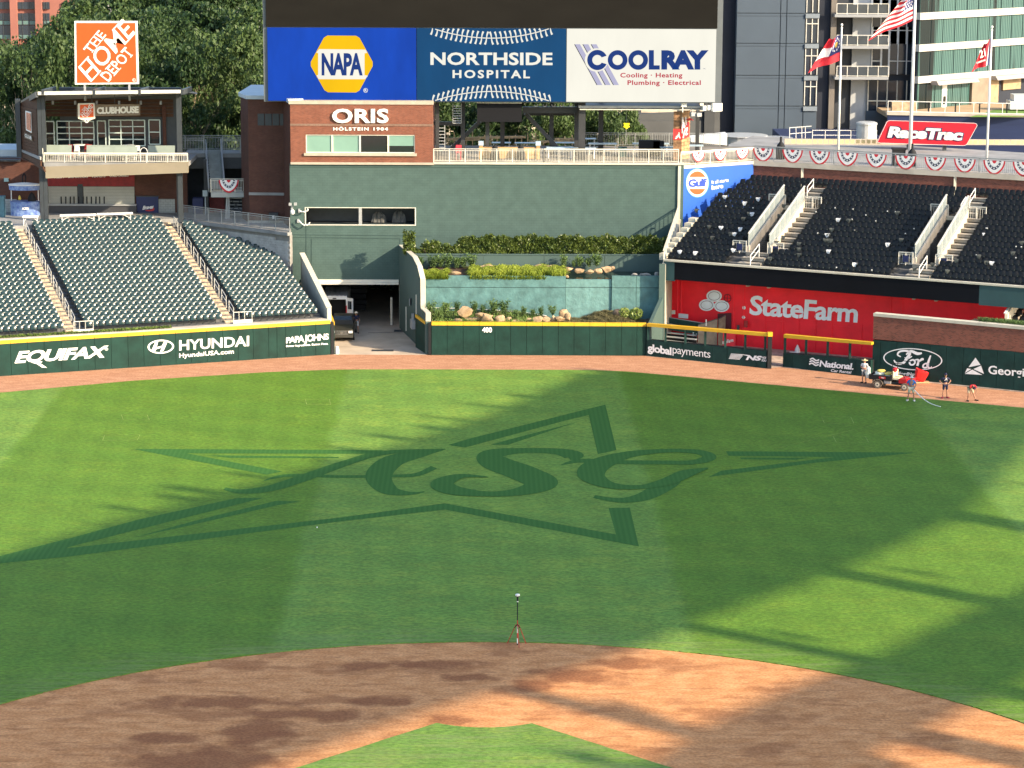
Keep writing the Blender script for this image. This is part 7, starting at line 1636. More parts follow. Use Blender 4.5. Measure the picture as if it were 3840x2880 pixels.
for v in bal:
    z_=Y(3200,v,yh-1).z;q=MB();q.b2((X(3131,v,yh-1),yh-1,z_-.28),(X(3332,v,yh-1),ybk,z_));bo=q.build('balcony',mat('white_slab',(.25,.26,.27),.6,.05,1),ht)
    for hh in (1.0,.05):
        q=MB();q.b2((X(3138,v,yh-1),yh-.95,z_+hh),(X(3332,v,yh-1),yh-.9,z_+hh+.06));q.build('rail',RAIL,bo)
    for i in range(6):x=3138+i*38.8;q=MB();xx=X(x,v,yh-1);q.b2((xx-.035,yh-.96,z_),(xx+.035,yh-.89,z_+1.0));q.build('rail_post',RAIL,bo)
    q=MB();q.b2((X(3142,v,yh-1),yh-.93,z_+.1),(X(3328,v,yh-1),yh-.915,z_+.95));q.build('guard_glass',mat('smoky_glass',(.04,.05,.06),.1,.1,1,spec=.7),bo)
    q=MB();q.b2((X(3190,v-30,yh+.6),yh+.5,z_+.45),(X(3240,v-30,yh+.6),yh+1.2,z_+.8));q.build('sofa',mat('dark_sofa',(.05,.05,.055),.8,.1,1),bo)
    q=MB();q.b2((X(3265,v,ybk),ybk-.33,z_+.02),(X(3462,v,ybk),ybk-.011,z_+4.7));wn=q.build('window',GL2,ht)
    for x in (3265,3298,3330,3362,3395,3428,3460):xx=X(x,v,ybk);q=MB();q.b2((xx-.05,ybk-.42,z_),(xx+.05,ybk-.331,z_+4.7));q.build('mullion',WHM,wn)
    q=MB();q.b2((X(3265,v,ybk),ybk-.44,z_+1.3),(X(3462,v,ybk),ybk-.421,z_+1.38));q.build('transom',WHM,wn)
    if v==288:q=MB();q.b2((X(3296,v,ybk),ybk-.46,z_),(X(3332,v,ybk),ybk-.422,z_+3.6));do=q.build('door',WHM,ht);q=MB();q.b2((X(3303,v,ybk),ybk-.48,z_+.3),(X(3325,v,ybk),ybk-.461,z_+3.2));q.build('pane',GLS,do)
z_=Y(3200,413,ybk).z;q=MB();q.b2((X(3250,350,ybk),ybk-.5,z_),(X(3462,350,ybk),ybk-.445,Y(3200,300,ybk).z));wn=q.build('window',GL2,ht)
for x in (3252,3287,3323,3360,3396,3430):xx=X(x,350,ybk);q=MB();q.b2((xx-.05,ybk-.6,z_),(xx+.05,ybk-.501,Y(3200,300,ybk).z));q.build('mullion',CREAM,wn)
q=MB();q.b2((X(3250,380,ybk),ybk-.62,Y(3200,378,ybk).z),(X(3450,380,ybk),ybk-.601,Y(3200,374,ybk).z));q.build('transom',CREAM,wn)
q=MB();q.b2((X(3243,450,ybk),ybk-.6,-.4),(X(3350,450,ybk),ybk-.012,z_));q.build('lower_wall',GP,ht)
# curtain glass wing receding to the right
H0=(X(3440,300,yh-1.5),yh-1.5);pH1=None
zs1=Y(3440,308,yh-1.5).z
# direction chosen so that the white bands climb as in the photo
H1=(H0[0]+14.0,H0[1]+13.2);PH=(H0,H1);nH=nrm(PH)
CUR=bpy.data.materials.new('curtain_glass');CUR.use_nodes=True
def curtain_mat():
    n=CUR.node_tree.nodes;L=CUR.node_tree.links;b=n['Principled BSDF'];b.inputs['Roughness'].default_value=.12;b.inputs['Specular IOR Level'].default_value=.7
    uv=n.new('ShaderNodeUVMap');wv=n.new('ShaderNodeTexWave');wv.bands_direction='X';wv.inputs['Scale'].default_value=1.1;wv.inputs['Distortion'].default_value=5;wv.inputs['Detail'].default_value=3;wv.inputs['Detail Scale'].default_value=.6
    mp=n.new('ShaderNodeMapping');mp.inputs['Scale'].default_value=(1,.07,1);L.new(uv.outputs[0],mp.inputs[0]);L.new(mp.outputs[0],wv.inputs['Vector'])
    nz=n.new('ShaderNodeTexNoise');nz.inputs['Scale'].default_value=.35;L.new(mp.outputs[0],nz.inputs['Vector'])
    cr=n.new('ShaderNodeValToRGB');cr.color_ramp.elements[0].color=lin((.022,.058,.056));cr.color_ramp.elements[1].color=lin((.07,.14,.13));cr.color_ramp.elements[0].position=.1
    L.new(wv.outputs['Fac'],cr.inputs[0]);c2=n.new('ShaderNodeValToRGB');c2.color_ramp.elements[0].position=.36;c2.color_ramp.elements[1].position=.40;c2.color_ramp.elements[0].color=(.12,.12,.14,1);L.new(nz.outputs['Fac'],c2.inputs[0])
    mx=n.new('ShaderNodeMix');mx.data_type='RGBA';mx.blend_type='MULTIPLY';mx.inputs[0].default_value=1;L.new(cr.outputs[0],mx.inputs[6]);L.new(c2.outputs[0],mx.inputs[7]);L.new(mx.outputs[2],b.inputs['Base Color'])
curtain_mat()
bw_=[(-62,-40),(62,38),(180,160),(300,264)]
zb=[AT(3448,y,PH).z for y,_ in bw_]
zlist=[AT(3448,408,PH).z,AT(3448,299,PH).z,AT(3448,180,PH).z,AT(3448,61,PH).z,AT(3448,-60,PH).z,AT(3448,-180,PH).z]
def hp(t_,z,o=0.0):return Vector((H0[0]+(H1[0]-H0[0])*t_+nH.x*o,H0[1]+(H1[1]-H0[1])*t_+nH.y*o,z))
for fi in range(1,len(zlist)-1):
    z0_,z1_=zlist[fi]+.34,zlist[fi+1]-.34;n_=13
    for i in range(n_):
        q=MB();q.slab([hp(i/n_*1.3+.003,z0_),hp((i+1)/n_*1.3-.003,z0_),hp((i+1)/n_*1.3-.003,z1_),hp(i/n_*1.3+.003,z1_)],-nH*.1);q.build('pane',CUR,ht)
for fi in range(1,len(zlist)):
    z_=zlist[fi];q=MB();q.slab([hp(-.01,z_-.34,.25),hp(1.3,z_-.34,.25),hp(1.3,z_+.33,.25),hp(-.01,z_+.33,.25)],-nH*.6);q.build('white_band',mat('cream_band',(.45,.43,.38),.7,.04,.5),ht)
q=MB();q.slab([hp(0,-.4,-.12),hp(1.3,-.4,-.12),hp(1.3,zlist[-1],-.12),hp(0,zlist[-1],-.12)],-nH*.4);q.build('core',NVW,ht)
# ground floor glass, door, awning, tan bays
z0_,z1_=AT(3448,412,PH).z,zlist[1]-.42
for i in range(6):q=MB();q.slab([hp(i*.075+.003,z0_),hp((i+1)*.075-.003,z0_),hp((i+1)*.075-.003,z1_),hp(i*.075+.003,z1_)],-nH*.1);q.build('pane',CUR,ht)
q=MB();q.slab([hp(.21,z0_,.06),hp(.25,z0_,.06),hp(.25,z1_-.2,.06),hp(.21,z1_-.2,.06)],-nH*.05);do=q.build('door',WHM,ht);q=MB();q.slab([hp(.218,z0_+.3,.09),hp(.242,z0_+.3,.09),hp(.242,z1_-1.4,.09),hp(.218,z1_-1.4,.09)],-nH*.02);q.build('pane',GLS,do)
q=MB();q.slab([hp(.45,z0_,.3),hp(.60,z0_,.3),hp(.60,z1_+.1,.3),hp(.45,z1_+.1,.3)],-nH*.3);q.build('stone_pier',mat('brown_stone',(.20,.16,.12),.8,.1,1),ht)
q=MB();q.slab([hp(.10,z1_-.15,1.2),hp(.45,z1_-.15,1.2),hp(.45,z1_+.25,.9),hp(.10,z1_+.25,.9)],-nH*.9);q.build('awning',mat('awning_grey',(.30,.27,.25),.7,.05,1),ht)
q=MB();q.slab([hp(.61,z1_-.15,1.2),hp(1.3,z1_-.15,1.2),hp(1.3,z1_+.25,.9),hp(.61,z1_+.25,.9)],-nH*.9);q.build('awning',mat('awning_grey',0),ht)
q=MB();q.slab([hp(.62,z0_,.1),hp(.70,z0_,.1),hp(.70,z1_,.1),hp(.62,z1_,.1)],-nH*.3);q.slab([hp(.74,z0_+1.2,.1),hp(.9,z0_+1.2,.1),hp(.9,z1_,.1),hp(.74,z1_,.1)],-nH*.3);q.build('tan_brick_bay',mat('tan_brick',(.34,.24,.14),.8,.12,2),ht)
# hotel terrace with lawn, tables, navy wall
yn=176.0;nvw=thing('navy_wall','long navy blue retaining wall under the hotel terrace railing','wall',(X(3500,500,yn),yn,10))
N0=Vector((X(3329,430,yn),yn,0));N1=Vector((X(3329,430,yn)+16,yn-3.0,0));PN_=((N0.x,N0.y),(N1.x,N1.y));zn=AT(3335,431,PN_).z
NVB=mat('navy_cladding',(.018,.030,.085),.5,.12,.6,.1,3,stretch=(.2,.2,3))
for i in range(4):z_a=4.5+(zn-4.5)*i/4;q=MB();q.slab([N0+Vector((0,0,z_a+.01)),N1+Vector((0,0,z_a+.01)),N1+Vector((0,0,4.5+(zn-4.5)*(i+1)/4)),N0+Vector((0,0,4.5+(zn-4.5)*(i+1)/4))],(0,.4,0));q.build('cladding_board',NVB,nvw)
q=MB();q.slab([N0+Vector((-.1,-.1,zn+.003)),N1+Vector((0,-.1,zn+.003)),N1+Vector((0,-.1,zn+.28)),N0+Vector((-.1,-.1,zn+.28))],(0,.6,0));q.build('coping',CONC,nvw)
q=MB();q.prism([(N0.x,yn+.4),(N1.x,N1.y+.4),(N1.x+4,yh+8),(N0.x,yh+1)],zn-.3,zn+.12);tag(q.build('hotel_terrace',mat('tan_paving',(.40,.28,.16),.9,.08,1)),kind='structure')
LAWN=mat('lawn',(.11,.21,.03),.9,.15,2)
q=MB();c0_=G(3640,438,zn+.14);c1_=G(3730,412,zn+.14);q.prism([(c0_.x,c0_.y),(N1.x,N1.y+.7),(N1.x+2,c1_.y+2.5),(c1_.x,c1_.y)],zn+.121,zn+.16);tag(q.build('terrace_lawn',LAWN),kind='structure')
r_=thing('railing','thin white wire railing along the hotel terrace','railing',(N0.x,N0.y,zn+.28))
for hh in (1.05,.07):q=MB();q.bar(N0+Vector((0,0,zn+.28+hh)),N1+Vector((0,0,zn+.28+hh)),.05,.07);q.build('rail',WHM,r_)
for i in range(13):p=N0+(N1-N0)*i/12;q=MB();q.bar(p+Vector((0,0,zn+.28)),p+Vector((0,0,zn+1.35)),.045);q.build('post',WHM,r_)
for x,l in ((3488,'leftmost black high table on the hotel terrace'),(3589,'second black high table on the hotel terrace'),(3680,'third black high table on the hotel terrace'),(3783,'rightmost black high table on the hotel terrace')):
    c=G(x,430+(x-3488)*.012,zn+.14);r_=thing('high_table',l,'table',(c.x,c.y+1,zn+.12),'black high tables on the hotel terrace');q=MB();q.lathe((c.x,c.y+1,zn+.12),[(.34,1.05),(.35,1.1)],12);q.build('tabletop',BLACK,r_);q=MB();q.tube((c.x,c.y+1,zn+.12),(c.x,c.y+1,zn+1.17),.07,n=6);q.build('pedestal',BLACK,r_)
q=MB();c=Y(3390,402,yn+1.5);q.b2((X(3345,400,yn+1.5),yn+1.5,zn),(X(3435,400,yn+1.5),yn+2.3,Y(3390,380,yn+1.5).z));tag(q.build('stone_planter',mat('rough_stone',(.42,.31,.2),.9,.2,2,.6,4)),'rough tan stone planter at the left end of the hotel terrace','planter')
q=MB();c=G(3822,418,zn+.2);q.b2((c.x-.7,c.y+1,zn+.3),(c.x+2,c.y+3,zn+1.1));q.b2((c.x-.3,c.y+1.2,zn+1.1),(c.x+2,c.y+3,zn+1.7));tag(q.build('parked_vehicle',mat('grey_white_paint',(.45,.47,.48),.3,.05,1)),'pale grey vehicle parked by the brick bay at the right edge','vehicle')
# low roof with white pipe rails and vents left of the navy wall
yq=168.0
q=MB();z_=Y(3100,530,yq).z;q.b2((X(2950,530,yq),yq,z_-1.2),(X(3329,530,yq),yq+12,z_));tag(q.build('low_roof',NVB),'low navy edged roof with pipe railing in front of the hotel','roof')
r_=thing('railing','white pipe railing on the low roof in front of the grey block','railing',(X(3046,520,yq),yq+.3,z_))
for hh in (.0,1.0,.55):
    q=MB();a,b_=Vector((X(3048,520,yq),yq+.3,z_+hh)),Vector((X(3290,520,yq),yq+.3,z_+hh));q.bar(a,b_,.05,.05);q.build('rail',WHM,r_)
for i in range(6):x=3048+i*48;q=MB();xx=X(x,520,yq);q.bar((xx,yq+.3,z_),(xx,yq+.3,z_+1.05),.05);q.build('post',WHM,r_)
r_=thing('railing','short rising white pipe railing left of the low roof','railing',(X(2960,520,yq),yq+.3,z_))
for y0,y1 in ((479,473),(502,495)):q=MB();q.bar(Y(2961,y0,yq),Y(3043,y1,yq),.06,.06);q.build('rail',WHM,r_)
for x in (2961,2985,3007,3020):q=MB();q.bar(Y(x,519,yq),Y(x,477,yq),.05);q.build('post',WHM,r_)
for x,y,rr_,hh,l in ((3248,524,.95,2.0,'tall shiny round metal vent on the low roof'),(2785,528,2.2,.9,'wide round galvanised tank by the terrace canopy'),(2905,530,1.6,.7,'second wide round metal tank near the first flagpole')):
    c=Y(x,y,168.5);q=MB();q.lathe((c.x,168.5,c.z-.3),[(rr_,0),(rr_,hh*.85),(rr_*1.06,hh*.87),(rr_*1.06,hh*.95),(rr_*.8,hh)],20);tag(q.build('metal_vent',mat('galvanised',(.50,.52,.52),.4,.08,2,metal=.4)),l,'vent')
q=MB();a,b_=Y(2590,517,154),Y(2727,503,154);q.slab([a,b_,b_-Vector((0,0,1)),a-Vector((0,0,.35))],(0,2,0));tag(q.build('pale_awning',WHM),'white slanted awning edge behind the terrace railing','awning')
# seating rows glimpsed behind bunting walkway
q=MB();q.b2((26,150.6,zK-.02),(48,150.9,zK+.45));tag(q.build('walkway_kerb',mat('walk_wall',(.42,.36,.28),.9,.1,1)),'pale low wall behind the walkway under the flagpoles','wall')
YC=mat('yellow_seat',(.62,.48,.22),.6,.05,2)
for ri,(yy,pr,m_) in enumerate(((150,.5,YC),)):
    for i in range(44):pass
    sq_=MB();sq_.b2((-.16,-.02,0),(.16,.04,.3));so=sq_.build('folding_seat_back',YC);me_=so.data;bpy.data.objects.remove(so)
    for i in range(46):o_=link('patio_chair',me_,None,(26.5+i*.46,148.3-.0*i,zK+.32));tag(o_,f'{nums[i % 30]} pale yellow seat back {"from the left" if i < 30 else "past the thirtieth"} behind the walkway','seat','yellow seats behind the upper walkway')
# ------------------------------------------------------------------ walkway railing with bunting, flagpoles, petrol station sign
BUNT_R=mat('bunting_red',(.55,.02,.035),.7,.1,4);BUNT_W=mat('bunting_white',(.75,.74,.72),.7,.08,4);BUNT_B=mat('bunting_navy',(.018,.025,.07),.7,.1,4)
def bunting(c,ux,w_,lab,grp):
    """pleated half-round fan: c = middle of the top edge, ux = unit vector along the rail"""
    r_=thing('bunting',lab,'bunting',c,grp);c=Vector(c);nn=Vector((ux.y,-ux.x,0));hh=w_*.58
    bands=[(0,.2,BUNT_R),(.2,.45,BUNT_W),(.45,.64,BUNT_B),(.64,.86,BUNT_W),(.86,1,BUNT_R)]
    N=20
    def P_(a,rr):
        x=math.cos(a)*w_/2*rr;z=-math.sin(a)*hh*rr*(1+.12*math.sin(a)**6);return c+ux*x+Vector((0,0,z))+nn*(.05+.03*math.sin(a*N)*rr)
    for r0,r1,m_ in bands:
        q=MB()
        for i in range(N):
            a0,a1=math.pi*i/N,math.pi*(i+1)/N
            if r0==0:q.poly([P_(a0,.001),P_(a0,r1),P_(a1,r1)])
            else:q.poly([P_(a0,r0),P_(a0,r1),P_(a1,r1),P_(a1,r0)])
        q.build('band',m_,r_)
    q=MB()
    for i in range(7):
        a=math.pi*(i+.5)/7;p=P_(a,.545)+nn*.02;q.poly([p+(ux*math.cos(t_)+Vector((0,0,math.sin(t_))))*(.05 if k%2==0 else.022)*w_ for k,t_ in enumerate(np.linspace(math.pi/2,math.pi*2.5,11)[:-1])])
    q.build('star',BUNT_W,r_)
railing('railing','pale walkway railing above the brick parapet, hung with bunting',(RB0.x+nR.x*.1,RB0.y+nR.y*.1,zK),(RB1.x,RB1.y,zK),1.15,.16,RGREY,posts=1.7,capw=.09)
railing('railing','cream railing on top of the bright blue sign wall',(GU0.x,GU0.y+.1,gt1+.26),(GU1.x,GU1.y+.05,gt1+.26),1.05,.13,CREAM,posts=1.5,capw=.12)
nb=0
for px in (2863,2974,3075,3180,3288,3399,3510,3621,3732,3843):
    base=AT(px,560,((RB0.x,RB0.y),(RB1.x,RB1.y)),.02);c=Vector((base.x,base.y,zK+1.02))+(-nR)*.05;nb+=1
    bunting(c,uR,1.75,f'{nums[nb-1]} patriotic fan bunting from the left on the brick parapet railing','red white and blue buntings on the railings')
uG=Vector((GU1.x-GU0.x,GU1.y-GU0.y,0)).normalized()
for i,px in enumerate((2619,2701,2783)):
    base=AT(px,570,PG_,.02);bunting(Vector((base.x,base.y,gt1+.26+.98)),uG,1.25,f'{("left", "middle", "right")[i]} fan bunting on the cream railing above the blue sign','red white and blue buntings on the railings')
base=Y(858,680,yl);bunting(Vector((base.x,yl-.06,zl_+1.03)),Vector((1,0,0)),1.65,'single fan bunting on the small stair landing by the brick tower','red white and blue buntings on the railings')
def pole(pxb,pyb,pxt,pyt,y,lab,r0=.11):
    b_=Y(pxb,pyb,y);t_=Y(pxt,pyt,y);r_=thing('flagpole',lab,'flagpole',(b_.x,y,zK-.1),'three white flagpoles');q=MB();q.smooth=True;q.tube((b_.x,y,zK-.1),(b_.x,y,t_.z-.3),r0,r0*.6,n=10);q.build('pole',WHM,r_)
    q=MB();q.smooth=True;q.lathe((b_.x,y,t_.z-.35),[(.05,0),(.09,.03),(.09,.12),(.04,.14),(.03,.2),(.09,.26),(.11,.33),(.07,.41),(.01,.44)],10);q.build('finial',WHM,r_);return b_.x,t_.z
yF=141.5
x1p,z1p=pole(3143,560,3160,92,yF,'left flagpole carrying the state flag before the balconies');x2p,z2p=pole(3412,580,3440,-160,yF-2,'tall middle flagpole carrying the national flag',.16);x3p,z3p=pole(3700,590,3728,100,yF-4,'right flagpole carrying the red pennant flag')
def flag(name,lab,y,corners,mats_,paint,nu=40,nv_=20):
    """corners (px): hoist top, hoist bottom, fly bottom, fly top; paint(u,v) -> material index"""
    q=MB();(a,b_,c,d)=[Y(x,yy,y) for x,yy in corners];k=0
    for j in range(nv_+1):
        for i in range(nu+1):
            u_,v_=i/nu,j/nv_;p=a.lerp(d,u_).lerp(b_.lerp(c,u_),v_);p=p+Vector((0,.28*math.sin(u_*9+v_*2.5)*u_,.10*math.sin(u_*7.5+v_*3)*u_));q.v.append(tuple(p))
    for j in range(nv_):
        for i in range(nu):a_=j*(nu+1)+i;q.f.append((a_,a_+1,a_+nu+2,a_+nu+1));q.m.append(paint((i+.5)/nu,(j+.5)/nv_))
    q.smooth=True;o=tag(q.build(name,mats_,fixn=False),lab,'flag');return o
FM=[BUNT_R,BUNT_W,mat('flag_navy',(.03,.035,.14),.7,.1,4),mat('flag_gold',(.45,.30,.05),.7,.1,4)]
def us(u,v):
    if u<.4 and v<7/13:return 1 if (int(u*30)+int(v*24))%3==0 and int(v*24)%2==0 else 2
    return int(v*13)%2
flag('national_flag','national flag with red and white stripes blowing left from the tall pole',yF-2,((3424,-35),(3425,76),(3252,150),(3395,-10)),FM,us,60,39)
def ga(u,v):
    if u<.5 and v<.62:
        r_=math.hypot((u-.27)/.2,(v-.31)/.25)
        if r_<.45:return 3
        return 1 if.75<r_<.95 and int(math.atan2(v-.31,u-.27)*13/6.283*2)%2==0 else 2
    return 0 if v<.33 or v>.66 else 1
def ga2(u,v):
    if u<.46 and v<.66:
        r_=math.hypot((u-.23)/.2,(v-.33)/.27)
        if r_<.4:return 3
        return 1 if.7<r_<.92 and int((math.atan2(v-.33,u-.23)+3.2)*4)%2==0 else 2
    if v>.66:return 0
    return 0 if v<.33 and u>.46 else 1
flag('state_flag','state flag, navy corner with ring of stars over white and red, blowing left',yF,((3153,130),(3151,226),(3028,270),(3110,150)),FM,ga2,50,30)
fl3=flag('pennant_flag','deep red champions flag with white letters, hanging limp to the left',yF-4,((3718,140),(3712,241),(3640,268),(3690,170)),FM,lambda u,v:2 if.04<u<.16 else 1 if u<.2 else 0,40,20)
q=MB();pf=YP(yF-4.45);text(q,'21',(3676,219),(3697,210),(3672,190),pf,off=.0,bold=.03);text(q,'CHAMPIONS',(3662,240),(3696,228),(3661,233),pf,off=.0,bold=.03);o_=q.build('lettering',BUNT_W);o_.parent=fl3
# petrol sign
yr_=147.0;PRc=((X(3290,500,yr_),yr_),(X(3660,500,yr_-2),yr_-2));rc=thing('petrol_sign','slanted red sign with white and navy lettering on two dark posts','sign',AT(3470,560,PRc))
for x in (3408,3543):p=AT(x,545,PRc,-.2);q=MB();q.b2((p.x-.15,p.y,zK-.1),(p.x+.15,p.y+.25,p.z+.3));q.build('post',DKM,rc)
rpts=[(3290,533),(3326,457),(3332,453),(3340,452),(3655,462),(3663,465),(3664,472),(3628,537),(3622,544),(3612,546),(3300,536)]
q=MB();q.slab([AT(x,y,PRc) for x,y in rpts],(0,.35,0));q.build('panel',mat('sign_red',(.68,.015,.03),.4,.04,1),rc)
q=MB();fr_=lambda x,y:AT(x,y,PRc,.03)
for a,b_ in zip(rpts,rpts[1:]+rpts[:1]):stroke(q,[(a[0],a[1],1.6),(b_[0],b_[1],1.6)],fr_,1)
text(q,'RaceTrac',(3327,516),(3606,528),(3338,474),PRc,off=.08,bold=.05,spacing=.88);q.build('lettering',WHM,rc)
q=MB();text(q,'RaceTrac',(3324,519),(3609,531),(3337,471),PRc,off=.05,bold=.10,spacing=.88);q.build('letter_outline',NAVY,rc)
for x,yy,l in ((2928,552,'black bottle-shaped statue on the walkway left of the first pole'),(3421,565,'black bottle-shaped statue beside the middle flagpole')):
    c=AT(x,yy,PRR,-2.0);q=MB();q.smooth=True;q.lathe((c.x,c.y,zK),[(.38,0),(.38,.9),(.3,1.15),(.1,1.4),(.09,1.75),(.1,1.8)],14);tag(q.build('bottle_bin',BLACK),l,'bin')
c=AT(3373,560,PRR,-1.8);q=MB();q.b2((c.x-.5,c.y,zK),(c.x+.5,c.y+.6,zK+1.25));q.b2((c.x-.55,c.y-.05,zK+1.25),(c.x+.55,c.y+.65,zK+1.4));tag(q.build('rubbish_bin',BLACK),'square black litter bin left of the red sign post','bin')

# ------------------------------------------------------------------ people
def skin(name,pts,edges,m_,parent,loc,rz,root=0,sub=1):
    me=bpy.data.meshes.new(name);me.from_pydata([p[:3] for p in pts],edges,[]);o=bpy.data.objects.new(name,me);C.objects.link(o)
    md=o.modifiers.new('s','SKIN');md.use_smooth_shade=True
    for v,p in zip(me.skin_vertices[0].data,pts):r_=p[3] if isinstance(p[3],tuple) else (p[3],p[3]);v.radius=r_
    me.skin_vertices[0].data[root].use_root=True
    sb=o.modifiers.new('b','SUBSURF');sb.levels=sub
    dg=bpy.context.evaluated_depsgraph_get();m2=bpy.data.meshes.new_from_object(o.evaluated_get(dg));bpy.data.objects.remove(o);bpy.data.meshes.remove(me)
    m2.materials.clear();m2.materials.append(m_);m2.polygons.foreach_set('use_smooth',[True]*len(m2.polygons))
    return m2
SKN=mat('skin',(.42,.22,.145),.6,.06,8);SKD=mat('skin_tan',(.30,.15,.095),.6,.06,8);HAIR=mat('hair',(.03,.02,.015),.8,.2,10)
def person(lab,base,rz,shirt,shorts,shoe,hat,pose,fat=1.0,skn=SKN,H=1.8,hatm=None):
    r_=thing('person',lab,'person',base,None,rz)
    J=dict(pel=(0,0,.95),che=(0,0,1.25),nec=(0,0,1.47),hed=(0,.01,1.60),hdt=(0,.0,1.72),
shl=(-.19,0,1.40),shr=(.19,0,1.40),ell=(-.26,-.02,1.12),elr=(.26,-.02,1.12),wrl=(-.25,.06,.87),wrr=(.25,.06,.87),hnl=(-.25,.09,.79),hnr=(.25,.09,.79),
hil=(-.10,0,.90),hir=(.10,0,.90),knl=(-.12,.02,.50),knr=(.12,.02,.50),anl=(-.13,-.02,.09),anr=(.13,-.02,.09),tol=(-.15,.15,.035),tor=(.15,.15,.035))
    J.update(pose);s_=H/1.8
    def p(k,r__):x,y,z=J[k];return (x*s_,y*s_,z*s_,tuple(q*s_ for q in r__) if isinstance(r__,tuple) else r__*s_)
    names=['pel','che','nec','hed','hdt','shl','ell','wrl','hnl','shr','elr','wrr','hnr','hil','knl','anl','tol','hir','knr','anr','tor']
    rad=[(.14*fat,.11*fat),(.15*fat,.11*fat),.055,.088,.075,.055,.042,.028,.035,.055,.042,.028,.035,.085,.055,.038,.035,.085,.055,.038,.035]
    ix={k:i for i,k in enumerate(names)};ed=[('pel','che'),('che','nec'),('nec','hed'),('hed','hdt'),('che','shl'),('shl','ell'),('ell','wrl'),('wrl','hnl'),('che','shr'),('shr','elr'),('elr','wrr'),('wrr','hnr'),('pel','hil'),('hil','knl'),('knl','anl'),('anl','tol'),('pel','hir'),('hir','knr'),('knr','anr'),('anr','tor')]
    body=skin('body',[p(k,r__) for k,r__ in zip(names,rad)],[(ix[a],ix[b_]) for a,b_ in ed],skn,r_,base,rz)
    # fingers, nose and ears added to the same mesh
    mb=MB();mb.v=[tuple(v.co) for v in body.vertices];mb.f=[tuple(f.vertices) for f in body.polygons];mb.m=[0]*len(mb.f)
    for sd in ('l','r'):
        w_,h_=Vector(J['wr'+sd])*s_,Vector(J['hn'+sd])*s_;d=(h_-w_).normalized();sx=d.cross(Vector((0,1,0.3))).normalized();cu=sx.cross(d).normalized()
        for i,(o_,l_) in enumerate(((-.03,.065),(-.01,.075),(.01,.072),(.03,.055))):
            a=h_+sx*o_;b_=a+d*l_*.55;c=b_+(d*.7+cu*.6).normalized()*l_*.5;mb.tube(a,b_,.0095,.0085,n=5);mb.tube(b_,c,.0085,.007,n=5)
        a=w_+d*.03+sx*.035;mb.tube(a,a+(d+sx).normalized()*.06,.011,.009,n=5)
    hd=Vector(J['hed'])*s_;up_=(Vector(J['hdt'])-Vector(J['hed'])).normalized();fw_=Vector((0,1,0));fw_=(fw_-up_*fw_.dot(up_)).normalized();sd_=up_.cross(fw_)
    mb.tube(hd+fw_*.08-up_*.0,hd+fw_*.115-up_*.02,.014,.018,n=5)
    for e in (-1,1):mb.tube(hd+sd_*e*.085,hd+sd_*e*.1,.028,.02,n=6)
    mb.smooth=True;bo=mb.build('body',skn,r_,local=True,fixn=False)
    q=MB()
    for e in (-1,1):q.tube(hd+fw_*.085+sd_*e*.035+up_*.02,hd+fw_*.095+sd_*e*.035+up_*.02,.012,n=6)
    q.build('eyes',HAIR,r_,local=True);q=MB();q.tube(hd+fw_*.083-up_*.05-sd_*.025,hd+fw_*.083-up_*.05+sd_*.025,.007,n=5);q.build('mouth',mat('lips',(.25,.08,.07),.6,.05,5),r_,local=True)
    q=MB();q.smooth=True
    for j in range(6):
        for i in range(10):pass
    def cap_(r0,zoff,n=12):
        k=len(q.v)
        for j in range(5):
            a=math.pi/2*j/4;
            for i in range(n):t_=2*math.pi*i/n;q.v.append(tuple(hd+up_*(zoff+r0*1.05*math.sin(a))+(fw_*math.sin(t_)+sd_*math.cos(t_))*r0*math.cos(a)*1.0))
        for j in range(4):
            for i in range(n):a_=k+j*n+i;b_=k+j*n+(i+1)%n;q.f.append((a_,b_,b_+n,a_+n));q.m.append(0)
    if hat=='hair':cap_(.108,.03);q.build('hair',HAIR,r_,local=True,fixn=False)
    else:
        cap_(.110,.045)
        n=16;br=.20 if hat=='brim' else.24
        if hat in ('brim','straw'):
            k=len(q.v)
            for rr_,zz in ((.10,.055),(br,.035+(.03 if hat=='straw' else -.01)),(br,.025),(.10,.045)):
                for i in range(n):t_=2*math.pi*i/n;q.v.append(tuple(hd+up_*(zz+.015*math.cos(2*t_))+(fw_*math.sin(t_)+sd_*math.cos(t_))*rr_))
            for j in range(3):
                for i in range(n):a_=k+j*n+i;b_=k+j*n+(i+1)%n;q.f.append((a_,b_,b_+n,a_+n));q.m.append(0)
        else:q.box(hd+fw_*.15+up_*.05,(.15,.13,.015))
        q.build('hat',hatm or HAIR,r_,local=True,fixn=False)
    def L3(a,b_,t_):return tuple(x+(y-x)*t_ for x,y in zip(J[a],J[b_]))
    J['sl']=L3('shl','ell',.75);J['sr']=L3('shr','elr',.75);J['bel']=tuple(x+(y-x)*.12 for x,y in zip(J['pel'],J['che']))
    sh=skin('shirt',[p('bel',(.165*fat,.135*fat)),p('che',(.172*fat,.135*fat)),p('nec',.065),p('shl',.075),p('sl',.068),p('shr',.075),p('sr',.068)],[(0,1),(1,2),(1,3),(3,4),(1,5),(5,6)],shirt,r_,base,rz,1)
    link('shirt',sh,r_)
    J['kl']=L3('hil','knl',.88);J['kr']=L3('hir','knr',.88)
    so=skin('shorts',[p('pel',(.155*fat,.125*fat)),p('hil',.105),p('kl',.088),p('hir',.105),p('kr',.088)],[(0,1),(1,2),(0,3),(3,4)],shorts,r_,base,rz,0);link('shorts',so,r_)
